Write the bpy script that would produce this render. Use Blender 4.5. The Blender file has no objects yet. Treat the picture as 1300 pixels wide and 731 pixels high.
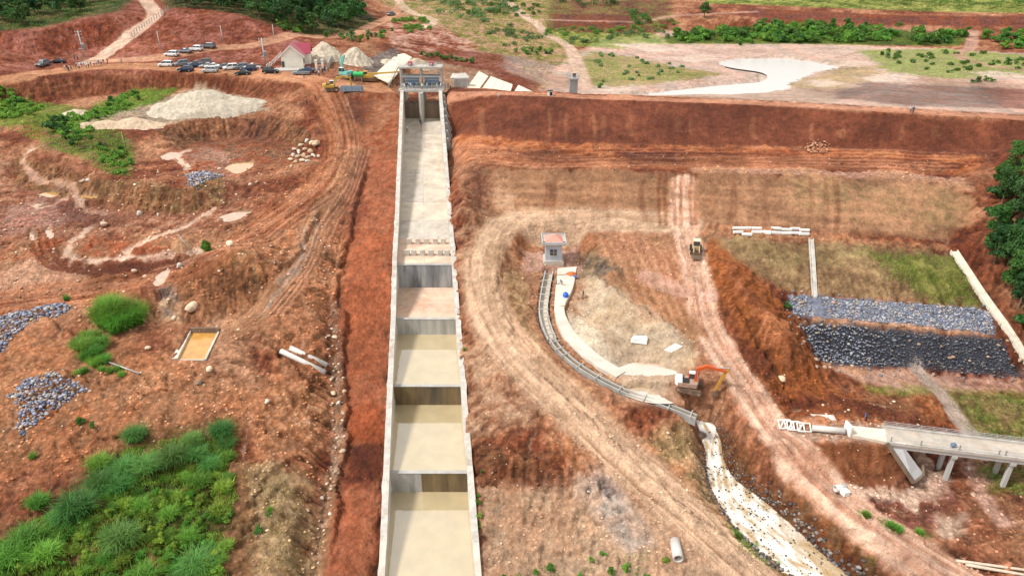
import bpy, bmesh, math, random
import numpy as np
from mathutils import Vector, Matrix
from mathutils.geometry import delaunay_2d_cdt

random.seed(7)
SC = bpy.context.scene
COL = SC.collection
RAD = math.radians

# ------------------------------------------------------------------ camera
CAM_H, PITCH, FPX = 40.0, RAD(27.0), 900.0
cam_data = bpy.data.cameras.new("camera")
cam_data.sensor_fit = 'HORIZONTAL'
cam_data.sensor_width = 36.0
cam_data.lens = FPX / 1300.0 * 36.0
cam_data.clip_start = 0.5
cam_data.clip_end = 9000.0
cam = bpy.data.objects.new("camera", cam_data)
cam.location = (0, 0, CAM_H)
cam.rotation_euler = (RAD(90) - PITCH, 0, 0)
COL.objects.link(cam)
SC.camera = cam

# ------------------------------------------------------------------ sky and sun (bright overcast)
SUN_EL, SUN_AZ = RAD(52), RAD(-104)         # sun high, from the left
world = bpy.data.worlds.new("World")
SC.world = world
world.use_nodes = True
wn, wl = world.node_tree.nodes, world.node_tree.links
wn.clear()
w_out = wn.new('ShaderNodeOutputWorld')
w_bg = wn.new('ShaderNodeBackground')
w_sky = wn.new('ShaderNodeTexSky')
w_sky.sky_type = 'NISHITA'
w_sky.sun_disc = False
w_sky.sun_elevation = SUN_EL
w_sky.sun_rotation = SUN_AZ
w_sky.dust_density = 3.0
w_mix = wn.new('ShaderNodeMix')
w_mix.data_type = 'RGBA'
w_mix.inputs[0].default_value = 0.80       # cloud cover
w_mix.inputs[7].default_value = (10.6, 10.2, 9.7, 1)
wl.new(w_sky.outputs[0], w_mix.inputs[6])
wl.new(w_mix.outputs[2], w_bg.inputs[0])
w_bg.inputs[1].default_value = 0.085
wl.new(w_bg.outputs[0], w_out.inputs[0])

sun_d = bpy.data.lights.new("sun", 'SUN')
sun_d.energy = 3.2
sun_d.angle = RAD(10)
sun_d.color = (1.0, 0.95, 0.88)
sun = bpy.data.objects.new("sun", sun_d)
sdir = Vector((math.sin(SUN_AZ) * math.cos(SUN_EL), math.cos(SUN_AZ) * math.cos(SUN_EL), math.sin(SUN_EL)))
sun.rotation_euler = sdir.to_track_quat('Z', 'Y').to_euler()
COL.objects.link(sun)

SC.view_settings.view_transform = 'Standard'
SC.view_settings.look = 'None'
SC.view_settings.gamma = 1.0
SC.view_settings.use_curve_mapping = False
SC.view_settings.exposure = 0.45

# ------------------------------------------------------------------ helpers: pixels of the survey photograph -> ground points
SP, CP = math.sin(PITCH), math.cos(PITCH)
def ray(px, py):
    a, b = (px - 650.0) / FPX, (365.5 - py) / FPX
    return (a, CP + b * SP, -SP + b * CP)
def U(px, py, z):
    """point at height z seen at survey pixel px,py"""
    d = ray(px, py)
    t = (z - CAM_H) / d[2]
    return (d[0] * t, d[1] * t, z)
def pix(x, y, z):
    dz = z - CAM_H
    dep = y * CP - dz * SP
    return (650 + FPX * x / dep, 365.5 - FPX * (y * SP + dz * CP) / dep)

# ------------------------------------------------------------------ helpers: noise
_rs = np.random.RandomState(11)
_perm = _rs.permutation(512)
_perm = np.concatenate([_perm, _perm])
_ga = _rs.rand(512) * 2 * np.pi
_gx, _gy = np.cos(_ga), np.sin(_ga)
def pn(x, y, seed=0):
    x = np.asarray(x, float) + seed * 17.31
    y = np.asarray(y, float) + seed * 9.77
    xi, yi = np.floor(x).astype(int), np.floor(y).astype(int)
    xf, yf = x - xi, y - yi
    u = xf * xf * xf * (xf * (xf * 6 - 15) + 10)
    v = yf * yf * yf * (yf * (yf * 6 - 15) + 10)
    def g(ix, iy, dx, dy):
        h = _perm[(_perm[ix & 511] + iy) & 511]
        return _gx[h] * dx + _gy[h] * dy
    a = g(xi, yi, xf, yf); b = g(xi + 1, yi, xf - 1, yf)
    c = g(xi, yi + 1, xf, yf - 1); d = g(xi + 1, yi + 1, xf - 1, yf - 1)
    return ((a + u * (b - a)) * (1 - v) + (c + u * (d - c)) * v) * 1.5
def fbm(x, y, octv=4, seed=0, gain=0.5):
    s, a = 0, 1.0
    for i in range(octv):
        s = s + a * pn(x * 2 ** i, y * 2 ** i, seed + i * 3)
        a *= gain
    return s
def smooth(t):
    t = np.clip(t, 0, 1)
    return t * t * (3 - 2 * t)

# ------------------------------------------------------------------ helpers: materials
def new_mat(name):
    m = bpy.data.materials.new(name)
    m.use_nodes = True
    nt = m.node_tree
    nt.nodes.clear()
    out = nt.nodes.new('ShaderNodeOutputMaterial')
    bs = nt.nodes.new('ShaderNodeBsdfPrincipled')
    nt.links.new(bs.outputs[0], out.inputs[0])
    return m, nt, bs, out
MATS = {}
def mat(name, color, rough=0.8, metal=0.0, var=0.25, scale=3.0, bump=0.0, dirt=None, dirt_amt=0.0, streak=False, spec=0.4):
    """procedural painted / concrete / metal surface: colour varied by two noises, optional dirt and vertical streaks"""
    if name in MATS: return MATS[name]
    m, nt, bs, out = new_mat(name)
    N, L = nt.nodes, nt.links
    tc = N.new('ShaderNodeTexCoord')
    n1 = N.new('ShaderNodeTexNoise'); n1.inputs['Scale'].default_value = scale; n1.inputs['Detail'].default_value = 6; n1.inputs['Roughness'].default_value = 0.65
    mp = N.new('ShaderNodeMapping')
    if streak: mp.inputs['Scale'].default_value = (1.0, 1.0, 0.12)
    L.new(tc.outputs['Object'], mp.inputs[0]); L.new(mp.outputs[0], n1.inputs['Vector'])
    rp = N.new('ShaderNodeMapRange'); rp.inputs[1].default_value = 0.25; rp.inputs[2].default_value = 0.75
    rp.inputs[3].default_value = 1 - var; rp.inputs[4].default_value = 1 + var
    L.new(n1.outputs[0], rp.inputs[0])
    mx = N.new('ShaderNodeMix'); mx.data_type = 'RGBA'; mx.blend_type = 'MULTIPLY'; mx.inputs[0].default_value = 1
    mx.inputs[6].default_value = (*color, 1)
    L.new(rp.outputs[0], mx.inputs[7])
    last = mx.outputs[2]
    if dirt is not None:
        n2 = N.new('ShaderNodeTexNoise'); n2.inputs['Scale'].default_value = scale * 0.45; n2.inputs['Detail'].default_value = 8; n2.inputs['Roughness'].default_value = 0.7
        L.new(mp.outputs[0], n2.inputs['Vector'])
        r2 = N.new('ShaderNodeMapRange'); r2.inputs[1].default_value = 0.62 - 0.3 * dirt_amt; r2.inputs[2].default_value = 0.78 - 0.2 * dirt_amt
        L.new(n2.outputs[0], r2.inputs[0])
        m2 = N.new('ShaderNodeMix'); m2.data_type = 'RGBA'; m2.inputs[7].default_value = (*dirt, 1)
        L.new(r2.outputs[0], m2.inputs[0]); L.new(last, m2.inputs[6]); last = m2.outputs[2]
    L.new(last, bs.inputs['Base Color'])
    bs.inputs['Roughness'].default_value = rough
    bs.inputs['Metallic'].default_value = metal
    bs.inputs['Specular IOR Level'].default_value = spec
    if bump:
        bp = N.new('ShaderNodeBump'); bp.inputs['Strength'].default_value = bump; bp.inputs['Distance'].default_value = 0.05
        L.new(n1.outputs[0], bp.inputs['Height']); L.new(bp.outputs[0], bs.inputs['Normal'])
    MATS[name] = m
    return m

# ------------------------------------------------------------------ helpers: objects
def tag(o, label=None, cat=None, group=None, kind=None):
    if label: o['label'] = label
    if cat: o['category'] = cat
    if group: o['group'] = group
    if kind: o['kind'] = kind
    return o
def link(name, me, parent=None, loc=None, rz=0.0, scale=None):
    o = bpy.data.objects.new(name, me)
    COL.objects.link(o)
    if parent: o.parent = parent
    if loc is not None: o.location = loc
    if rz: o.rotation_euler = (0, 0, rz)
    if scale is not None: o.scale = scale if hasattr(scale, '__len__') else (scale,) * 3
    return o
def empty(name, loc, rz=0.0, label=None, cat=None, group=None):
    o = bpy.data.objects.new(name, None)
    o.empty_display_size = 0.3
    COL.objects.link(o)
    o.location = loc
    o.rotation_euler = (0, 0, rz)
    return tag(o, label, cat, group)
def copy_tree(o, parent=None):
    c = o.copy()
    COL.objects.link(c)
    if parent: c.parent = parent
    for ch in list(o.children):
        copy_tree(ch, c)
    return c
class MB:
    """collects boxes, bars, prisms and tubes and links them as one mesh object"""
    def __init__(s): s.v, s.f = [], []
    def add(s, vs, fs):
        b = len(s.v); s.v += [tuple(v) for v in vs]; s.f += [tuple(b + i for i in f) for f in fs]; return s
    def box(s, c, d, rz=0.0, rx=0.0, ry=0.0):
        R = Matrix.Rotation(rz, 3, 'Z') @ Matrix.Rotation(ry, 3, 'Y') @ Matrix.Rotation(rx, 3, 'X')
        vs = []
        for z in (-.5, .5):
            for x, y in ((-.5, -.5), (.5, -.5), (.5, .5), (-.5, .5)):
                vs.append(Vector(c) + R @ Vector((x * d[0], y * d[1], z * d[2])))
        return s.add(vs, [(3, 2, 1, 0), (4, 5, 6, 7), (0, 1, 5, 4), (1, 2, 6, 5), (2, 3, 7, 6), (3, 0, 4, 7)])
    def hexa(s, p):          # 8 points: bottom 4 ccw, top 4 ccw
        return s.add(p, [(3, 2, 1, 0), (4, 5, 6, 7), (0, 1, 5, 4), (1, 2, 6, 5), (2, 3, 7, 6), (3, 0, 4, 7)])
    def prism(s, poly, z0, z1):
        n = len(poly)
        vs = [(x, y, z0) for x, y in poly] + [(x, y, z1) for x, y in poly]
        fs = [tuple(range(n - 1, -1, -1)), tuple(range(n, 2 * n))] + [(i, (i + 1) % n, n + (i + 1) % n, n + i) for i in range(n)]
        return s.add(vs, fs)
    def extr_x(s, prof, x0, x1):      # profile in y,z swept along x
        n = len(prof)
        vs = [(x0, y, z) for y, z in prof] + [(x1, y, z) for y, z in prof]
        fs = [tuple(range(n - 1, -1, -1)), tuple(range(n, 2 * n))] + [(i, (i + 1) % n, n + (i + 1) % n, n + i) for i in range(n)]
        return s.add(vs, fs)
    def extr_y(s, prof, y0, y1):      # profile in x,z swept along y
        n = len(prof)
        vs = [(x, y0, z) for x, z in prof] + [(x, y1, z) for x, z in prof]
        fs = [tuple(range(n)), tuple(range(2 * n - 1, n - 1, -1))] + [(i, n + i, n + (i + 1) % n, (i + 1) % n) for i in range(n)]
        return s.add(vs, fs)
    def tube(s, a, b, r0, r1=None, n=8, cap=True):
        r1 = r0 if r1 is None else r1
        a, b = Vector(a), Vector(b)
        q = (b - a).to_track_quat('Z', 'Y')
        vs = []
        for p, r in ((a, r0), (b, r1)):
            for i in range(n):
                t = 2 * math.pi * i / n
                vs.append(p + q @ Vector((r * math.cos(t), r * math.sin(t), 0)))
        fs = [(i, (i + 1) % n, n + (i + 1) % n, n + i) for i in range(n)]
        if cap: fs += [tuple(range(n - 1, -1, -1)), tuple(range(n, 2 * n))]
        return s.add(vs, fs)
    def bar(s, a, b, w, h):
        a, b = Vector(a), Vector(b)
        d = b - a
        L = d.length
        R = d.to_track_quat('X', 'Z').to_matrix()
        vs = []
        for x in (0, L):
            for y, z in ((-w / 2, -h / 2), (w / 2, -h / 2), (w / 2, h / 2), (-w / 2, h / 2)):
                vs.append(a + R @ Vector((x, y, z)))
        return s.add(vs, [(0, 3, 2, 1), (4, 5, 6, 7), (0, 1, 5, 4), (1, 2, 6, 5), (2, 3, 7, 6), (3, 0, 4, 7)])
    def mesh(s, name, m=None, smooth_sh=False, bevel=0.0):
        me = bpy.data.meshes.new(name)
        me.from_pydata(s.v, [], s.f)
        if bevel:
            bm = bmesh.new(); bm.from_mesh(me)
            bmesh.ops.bevel(bm, geom=list(bm.edges), offset=bevel, segments=1, affect='EDGES', clamp_overlap=True)
            bm.to_mesh(me); bm.free()
        if m: me.materials.append(m)
        if smooth_sh: me.polygons.foreach_set('use_smooth', [True] * len(me.polygons))
        me.update()
        return me
    def build(s, name, m, parent=None, smooth_sh=False, bevel=0.0, loc=None, rz=0.0):
        return link(name, s.mesh(name, m, smooth_sh, bevel), parent, loc, rz)
# ================================================================== spillway axis (survey line of the two walls)
def XL(Y): return -0.1033 * Y - 9.32
def XR(Y): return -0.1142 * Y + 2.52
WT = 0.80                                    # wall thickness
WALL_TOP = [(40, -33.5), (63.2, -31.5), (78.2, -28.0), (94.5, -24.4), (110.9, -21.2), (123.7, -16.4), (134.5, -14.9), (198.0, 0.3), (206, 0.3)]
def wall_top(Y): return float(np.interp(Y, [a for a, b in WALL_TOP], [b for a, b in WALL_TOP]))

# ================================================================== terrain: survey break lines -> triangulated surface
BL = [
 # dam crest, upstream edge / downstream edge, berm lines
 [(571,110,0),(640,115,0),(760,120,0),(900,125,0),(1040,131,0),(1160,138,0),(1300,146,0),(1500,158,0.2)],
 [(571,118,0),(640,121,0),(760,126,0),(900,131,0),(1040,138,0),(1160,145,0),(1300,154,0),(1500,166,0.2)],
 [(580,174,-6),(700,181,-6),(870,184,-6),(1040,186,-5.8),(1180,190,-5.6),(1262,196,-5.2)],
 [(650,197,-6.6),(780,191,-6.5),(900,193,-6.4),(1040,195,-6.4),(1180,201,-6.2),(1240,206,-6)],
 [(600,204,-7.6),(660,203,-7.4),(780,211,-7.3),(900,210,-7.3),(1040,212,-7.2),(1160,216,-7.1),(1225,222,-7)],
 [(600,212,-7.8),(660,209,-7.5),(780,216,-7.4),(870,219,-7.4),(1000,221,-7.3),(1120,225,-7.2),(1200,233,-7.3),(1236,248,-7.8),(1234,275,-10.3),(1206,304,-13.0)],
 [(612,268,-12.8),(660,273,-12.7),(760,280,-12.5),(870,284,-12.5),(1000,291,-12.5),(1120,299,-12.7),(1196,307,-13.0)],
 [(690,279,-13),(770,285,-13),(850,293,-13.1),(1000,302,-13.2),(1100,308,-13.3),(1204,316,-13.6)],
 [(1000,371,-17.6),(1130,380,-18),(1256,393,-18.6)],
 [(1006,399,-19.6),(1140,412,-20),(1264,426,-20.5)],
 [(1012,407,-19.9),(1140,418,-20.2),(1272,431,-20.8)],
 [(1042,455,-25.4),(1160,467,-25.6),(1298,480,-25.9)],
 # right abutment drain and hillside
 [(1212,320,-13.6),(1250,378,-17.8),(1285,425,-20.6),(1318,485,-26)],
 [(1245,300,-11),(1275,360,-15.3),(1320,430,-20.2),(1400,500,-25)],
 [(1264,190,-4.8),(1264,240,-6.8),(1285,300,-10)],
 # valve pit and the pad in front of it
 [(650,303,-14.8),(663,287,-13.7),(700,283,-13.3),(738,288,-13.5),(757,308,-14.8),(756,330,-16.5)],
 [(662,347,-18.6),(666,315,-17.3),(690,305,-17.0),(733,309,-17.2),(742,325,-17.8),(740,345,-18.6)],
 [(676,360,-19.2),(680,400,-20.6),(700,440,-22),(745,475,-23.2),(800,505,-24.2),(868,524,-25)],
 [(742,362,-19.2),(756,400,-20.4),(790,440,-21.6),(850,470,-22.6)],
 [(668,362,-18.6),(668,400,-19.8),(688,443,-21.2),(735,482,-22.5),(795,514,-23.6),(858,536,-24.6)],
 # haul track left of the valve pit
 [(640,286,-13.4),(612,330,-15.9),(618,380,-18.2),(645,430,-20.4),(698,490,-22.9),(760,550,-25.4),(840,620,-27.9),(910,680,-29.5),(985,745,-30.9)],
 # haul track right of the pad
 [(862,292,-13.1),(880,345,-15.6),(888,380,-17.5),(902,420,-19.5),(936,480,-22.4),(982,550,-25),(1036,610,-26.6),(1106,665,-27.6),(1206,731,-28.6),(1330,800,-29.5)],
 [(905,330,-14.6),(918,370,-16.6),(935,420,-19.2),(968,475,-22.2),(1012,545,-24.9),(1070,610,-26.6),(1140,668,-27.8),(1260,738,-28.7)],
 # red spoil mound against the rock toe
 [(930,345,-14.6),(955,375,-15.6),(985,405,-17.0),(1010,435,-18.8),(1036,463,-22.6)],
 [(958,440,-20),(990,475,-22.6),(1040,482,-24.6)],
 # stream
 [(868,530,-25),(880,575,-27.4),(882,600,-28.5),(892,634,-29.6),(925,685,-31),(968,722,-31.7),(1040,775,-32.4)],
 [(882,533,-28.6),(896,570,-30.1),(898,598,-30.8),(908,632,-31.6),(945,682,-32.6),(990,720,-33.1),(1080,785,-33.8)],
 [(903,538,-28.6),(914,558,-29.6),(919,585,-30.5),(935,612,-31.2),(968,636,-31.9),(1000,662,-32.4),(1054,713,-33.1),(1130,768,-33.8)],
 [(922,522,-24.4),(940,560,-25.7),(962,592,-26.5),(1005,630,-27.3),(1055,672,-28.1),(1112,714,-28.8),(1180,762,-29.5)],
 # bridge approach bank
 [(985,536,-24.4),(1060,541,-23.9),(1122,546,-23.5)],
 [(990,556,-24.6),(1060,562,-24.0),(1128,567,-23.6)],
 [(1018,607,-27.2),(1060,617,-27.7),(1110,622,-28),(1150,616,-28.1),(1172,600,-28)],
 [(1128,567,-23.6),(1148,590,-25.6),(1165,605,-27.9)],
 [(1122,546,-23.5),(1175,552,-27.2)],
 [(1000,520,-25.2),(1060,528,-25.6),(1120,535,-26.4),(1180,545,-27.2)],
 # left: crest road and slopes
 [(-150,112,0),(0,103,0.2),(60,97,0.4),(100,93,0.5),(170,90,0.5),(250,92,0.5),(330,98,0.3),(400,110,-0.1),(450,116,-0.1),(503,116,0)],
 [(-150,103,0.4),(0,95,0.8),(60,84,0.9),(110,78,1.1),(170,77,1.1),(250,78,1.2),(320,82,1.1)],
 [(-150,140,-4),(0,130,-4.2),(60,128,-4.6),(110,122,-4.5),(170,113,-3.6),(230,110,-3.6),(300,118,-3.6),(350,128,-3.2)],
 [(-150,75,5),(0,60,5),(40,70,3),(90,70,1.8),(140,68,2.4)],
 [(130,74,1.5),(210,71,2.2),(270,62,3.2),(330,56,4.2),(400,48,3.2),(440,46,2.6),(478,32,2.8),(500,18,3.8)],
 [(-150,50,10),(0,42,9),(60,38,9),(110,26,11),(150,18,12),(170,5,13.2),(165,-15,15)],
 [(138,66,2.8),(165,46,6),(183,34,8),(197,20,10.4),(188,5,12.4),(176,-12,14.2)],
 [(207,24,10.2),(215,14,12),(250,13,12),(300,22,10.5),(350,36,7.6),(380,46,5)],
 # left: ramp road and lower benches
 [(380,116,-0.8),(425,158,-4.9),(432,200,-8),(402,240,-11),(330,290,-14),(250,330,-16),(100,373,-18),(-60,398,-19)],
 [(420,120,-1),(452,158,-5),(456,200,-8.4),(428,245,-11.4),(398,285,-13.6),(375,340,-16.6),(335,395,-19)],
 [(20,190,-8),(80,200,-8),(130,225,-8.7),(190,236,-9),(240,240,-9.6),(268,230,-9.8),(320,212,-9.6)],
 [(195,166,-6.2),(240,156,-6),(300,149,-5.6),(350,148,-5.1),(388,160,-5.4),(402,182,-6.9)],
 [(225,190,-9.0),(250,179,-9.3),(300,175,-9.3),(345,175,-8.9),(376,184,-8.8),(384,200,-9.2)],
 [(20,236,-12.5),(60,240,-12.5),(100,255,-13),(160,268,-13.5),(230,272,-13.2),(285,262,-12.6)],
 [(205,372,-17),(222,345,-14.8),(252,322,-12.9),(285,313,-12.3),(325,325,-13.6),(345,345,-15.8)],
 [(200,405,-20),(225,414,-20.2),(262,414,-20.2),(300,405,-19.8),(325,385,-18.8)],
 # left: ditch along the spillway berm
 [(468,190,-8.2),(455,250,-12.6),(443,300,-15.8),(430,380,-19.4),(438,480,-23.8),(442,560,-26.6),(430,640,-29.3),(415,740,-31.6)],
 [(458,200,-8.8),(446,255,-13.4),(432,310,-17),(420,385,-20.6),(427,480,-25.0),(430,560,-27.7),(416,640,-30.5),(398,745,-32.8)],
 [(405,330,-16.6),(398,420,-20.4),(388,500,-23.2),(396,560,-25.6),(372,640,-27.6),(350,740,-29.4)],
 # upstream
 [(600,112,-1),(660,121,-2.2),(720,124,-6)],
 [(700,30,-2.4),(800,27,-2.6)],
 [(690,45,-5.6),(800,42,-6)],
 [(850,56,-8.2),(1000,54,-8.2),(1200,60,-8.2),(1300,66,-8.0),(1450,75,-7.5)],
 [(850,38,-5.5),(1000,36,-5.6),(1200,42,-5.4)],
 [(850,20,-0.4),(1000,26,-2),(1150,31,-2.8),(1300,33,-2.8),(1450,36,-2.4)],
 [(940,8,2.0),(1060,13,1),(1200,19,0),(1300,20,0),(1450,22,0.5)],
]
PTS = [
 (620,440,-21.6),(625,500,-24.0),(650,545,-25.2),(640,585,-26.6),(690,590,-26.2),(640,605,-28.4),(690,612,-28.2),(640,650,-30.0),(700,690,-30.6),(790,690,-29.8),(770,640,-28.8),
 (620,731,-32),(720,740,-31.8),(850,740,-31),(840,575,-26.8),(800,545,-25.4),(885,485,-22.8),(925,500,-23.2),(820,467,-23.0),(800,420,-20.8),(820,360,-17.8),(780,330,-15.8),(840,330,-15.4),(860,400,-19.4),(870,440,-20.8),(770,370,-18.6),
 (955,330,-14.7),(1000,335,-15.2),(1100,345,-15.5),(1200,358,-16),(595,330,-15.6),(640,380,-18.4),(670,440,-21),(592,260,-11),(588,225,-8.8),
 (1100,490,-25.9),(1170,500,-26.2),(1260,505,-26.6),(1340,500,-26.8),(1220,545,-27.2),(1300,540,-27),(1250,600,-28.2),(1300,600,-28),(1200,590,-28.4),(1080,645,-28.2),(1130,650,-28.8),(1190,655,-29.2),(1240,650,-28.6),(1300,660,-28.2),(1260,700,-28.2),(1320,720,-28),(1420,600,-27),(1420,720,-27),
 (1300,210,-4),(1300,260,-6.5),(1300,330,-12.5),(1380,330,-10),(1420,240,-2),(1500,400,-12),(1420,430,-17),(1380,180,-1.5),
 (430,130,-1.6),(470,140,-3.2),(495,150,-4),(485,170,-6.2),(330,230,-10.2),(300,198,-9.5),(200,150,-6),(120,160,-6),(60,160,-6.4),(0,165,-7),(100,190,-7.5),(30,150,-5.5),
 (0,250,-13),(0,290,-14),(50,320,-15.6),(100,310,-14.6),(160,300,-14.2),(220,305,-14),(280,285,-13.2),(20,345,-16.8),(80,350,-16.8),(150,345,-16.2),
 (0,400,-18.6),(60,395,-18.4),(130,370,-17.6),(180,380,-17.8),(100,430,-20),(0,440,-19.8),(180,440,-20.2),(150,480,-21.2),(60,480,-20.8),(0,520,-21.6),(100,540,-22.8),(200,520,-22.4),(210,470,-20.9),(300,450,-20.8),(330,430,-20),(310,490,-22.2),(350,470,-22),(320,550,-24.2),(340,600,-25.4),(250,560,-24),(150,580,-24.2),
 (0,600,-24),(100,620,-25.2),(220,620,-25.8),(310,650,-27.2),(0,680,-26.4),(120,700,-27.2),(240,720,-28.4),(320,740,-29.2),(0,760,-28.4),(150,790,-29.4),(-120,600,-23),(-120,450,-19),(-120,330,-15),(-120,230,-10),(-150,720,-26.5),
 (340,95,0.9),(430,98,0.4),(345,75,1.4),(430,80,1.1),(480,95,0.2),(400,62,2.6),(460,70,1.4),(500,75,-0.6),(520,60,-0.2),(560,40,1),(600,60,-3),(560,78,-4),(620,85,-5),(660,100,-5.5),(700,110,-6.5),(480,50,2.4),(440,62,2.0),(420,38,4.0),(380,20,8),(440,15,6.2),(300,5,12.5),(240,0,14),(60,12,13),(0,10,13.8),(100,-2,14.8),(520,0,4.6),(600,10,2.2),(640,30,-1),(700,70,-6.6),(660,55,-4.4),(760,70,-8),(700,5,1.6),(800,5,1.6),(780,90,-8.8),(850,95,-8.8),(900,92,-9.0),(940,97,-9.3),
 (700,100,-8),(740,112,-9),(820,112,-9.6),(900,118,-9.8),(1000,116,-9.6),(900,70,-9.4),(1050,75,-9.2),(1000,95,-10.2),(960,85,-10.2),(1100,110,-8.6),(1200,115,-8.2),(1150,90,-8.6),(1250,100,-8.2),(1400,120,-7.5),(1100,70,-9),(1230,75,-8.4),(1320,85,-8),
 (900,0,3.2),(1050,0,3.6),(1300,2,3.6),(1500,8,4),(350,-15,14),(600,-20,6),(900,-20,7),(1200,-20,7),(1600,-10,8),(-200,-20,19),(-250,30,13),(-250,90,3),(-260,200,-6),(-260,350,-13),(-260,560,-20),(-250,760,-26),
 (1600,100,-4),(1600,200,2),(1600,330,-5),(1600,480,-14),(1560,620,-20),(1560,780,-26),
 (620,820,-34),(850,830,-33.2),(1000,830,-33),(300,830,-31.5),(0,850,-30.5),(1250,830,-30),(1450,840,-28),(-250,880,-29.5),
]
vv, ee = [], []
for line in BL:
    b = len(vv)
    vv += [U(*p) for p in line]
    ee += [(b + i, b + i + 1) for i in range(len(line) - 1)]
vv += [U(*p) for p in PTS]
# ground following both sides of the spillway walls, and under the channel
def berm(Y, off): return wall_top(Y) - off
for side in (0, 1):
    b = len(vv)
    ys = [40, 55, 63.2, 70, 78.2, 86, 94.5, 102, 110.9, 117, 123.7, 134.5, 150, 165, 180, 192]
    for Y in ys:
        x = XL(Y) - WT * 0.5 if side == 0 else XR(Y) + WT * 0.5
        vv.append((x, Y, berm(Y, 0.35 if side == 0 or Y < 155 else 0.35 + 5.5 * min(1, (Y - 155) / 15))))
    ee += [(b + i, b + i + 1) for i in range(len(ys) - 1)]
for Y in (199.5, 207, 216, 230):                     # approach channel floor behind the gates
    vv += [(XL(Y) - 0.3, Y, -4.0), (XR(Y) + 0.3, Y, -4.0)]
for x, y, z in ((-700, 900, 60), (-250, 620, 34), (0, 620, 22), (250, 620, 26), (0, 900, 40), (700, 900, 60), (-700, 300, 20), (700, 300, 20), (-500, 30, -20), (500, 30, -20), (0, 20, -36), (450, 520, 14), (-450, 520, 34)):
    vv.append((x, y, z))
tv, te, tf, ov, oe, of = delaunay_2d_cdt([Vector(v[:2]) for v in vv], ee, [], 0, 1e-4)
known = [(i, [vv[k] for k in o]) for i, o in enumerate(ov)]
TZ = np.zeros(len(tv))
allv = np.array(vv)
for i, o in known:
    if o: TZ[i] = np.mean([k[2] for k in o])
    else:
        d = (allv[:, 0] - tv[i].x) ** 2 + (allv[:, 1] - tv[i].y) ** 2
        k = np.argsort(d)[:3]; w = 1 / (d[k] + 1e-3)
        TZ[i] = (allv[k, 2] * w).sum() / w.sum()
# rasterise to a half metre survey grid
GS = 0.5
GX0, GY0, GNX, GNY = -330.0, 40.0, 1320, 1000
GZ = np.full((GNY, GNX), -10.0)
for f in tf:
    (x0, y0), (x1, y1), (x2, y2) = [tuple(tv[i]) for i in f]
    z0, z1, z2 = [TZ[i] for i in f]
    ia = max(0, int((min(x0, x1, x2) - GX0) / GS)); ib = min(GNX, int((max(x0, x1, x2) - GX0) / GS) + 2)
    ja = max(0, int((min(y0, y1, y2) - GY0) / GS)); jb = min(GNY, int((max(y0, y1, y2) - GY0) / GS) + 2)
    if ia >= ib or ja >= jb: continue
    gx = GX0 + GS * np.arange(ia, ib)[None, :]; gy = GY0 + GS * np.arange(ja, jb)[:, None]
    den = (y1 - y2) * (x0 - x2) + (x2 - x1) * (y0 - y2)
    if abs(den) < 1e-9: continue
    a = ((y1 - y2) * (gx - x2) + (x2 - x1) * (gy - y2)) / den
    b = ((y2 - y0) * (gx - x2) + (x0 - x2) * (gy - y2)) / den
    c = 1 - a - b
    m = (a >= -1e-6) & (b >= -1e-6) & (c >= -1e-6)
    GZ[ja:jb, ia:ib][m] = (a * z0 + b * z1 + c * z2)[m]
def blur(Z, n):
    for _ in range(n):
        P = np.pad(Z, 1, mode='edge')
        Z = (P[:-2, 1:-1] + P[2:, 1:-1] + P[1:-1, :-2] + P[1:-1, 2:] + 2 * P[1:-1, 1:-1]) / 6
    return Z
GZ = blur(GZ, 3)
yy = np.clip((GY0 + GS * np.arange(GNY) - 200) / 150, 0, 1)[:, None]
GZ = GZ * (1 - yy) + blur(GZ, 14) * yy
def gsample(G, x, y):
    fx = np.clip((np.asarray(x) - GX0) / GS, 0, GNX - 1.001); fy = np.clip((np.asarray(y) - GY0) / GS, 0, GNY - 1.001)
    ix, iy = fx.astype(int), fy.astype(int)
    u, v = fx - ix, fy - iy
    return (G[iy, ix] * (1 - u) + G[iy, ix + 1] * u) * (1 - v) + (G[iy + 1, ix] * (1 - u) + G[iy + 1, ix + 1] * u) * v
GGY, GGX = np.gradient(GZ, GS)
def P(px, py):
    """ground point seen at survey pixel"""
    d = ray(px, py)
    t = np.linspace(45, 560, 2600) / d[1]
    x, y, z = d[0] * t, d[1] * t, CAM_H + d[2] * t
    h = gsample(GZ, x, y)
    k = np.argmax(z < h)
    if k == 0: k = len(t) - 1
    a, b = t[k - 1], t[k]
    fa, fb = z[k - 1] - h[k - 1], z[k] - h[k]
    tt = a + (b - a) * (fa / (fa - fb + 1e-9))
    return (d[0] * tt, d[1] * tt, float(gsample(GZ, d[0] * tt, d[1] * tt)))

# ------------------------------------------------------------------ terrain vertices (dense near, coarse far)
NR, NC = 830, 980
tt = np.linspace(0, 1, NR)
p_ = -0.45
RY = (50.0 ** p_ + tt * (440.0 ** p_ - 50.0 ** p_)) ** (1 / p_)
CS = np.linspace(-1, 1, NC)
VX = (CS[None, :] * (0.80 * RY[:, None] + 36)).ravel()
VY = np.repeat(RY, NC)
N_V = NR * NC
VZ = gsample(GZ, VX, VY)
SGX, SGY = gsample(GGX, VX, VY), gsample(GGY, VX, VY)
SL = np.hypot(SGX, SGY)
DX, DY = SGX / (SL + 1e-6), SGY / (SL + 1e-6)
near = np.clip(1.4 - VY / 220.0, 0.25, 1)
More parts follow.
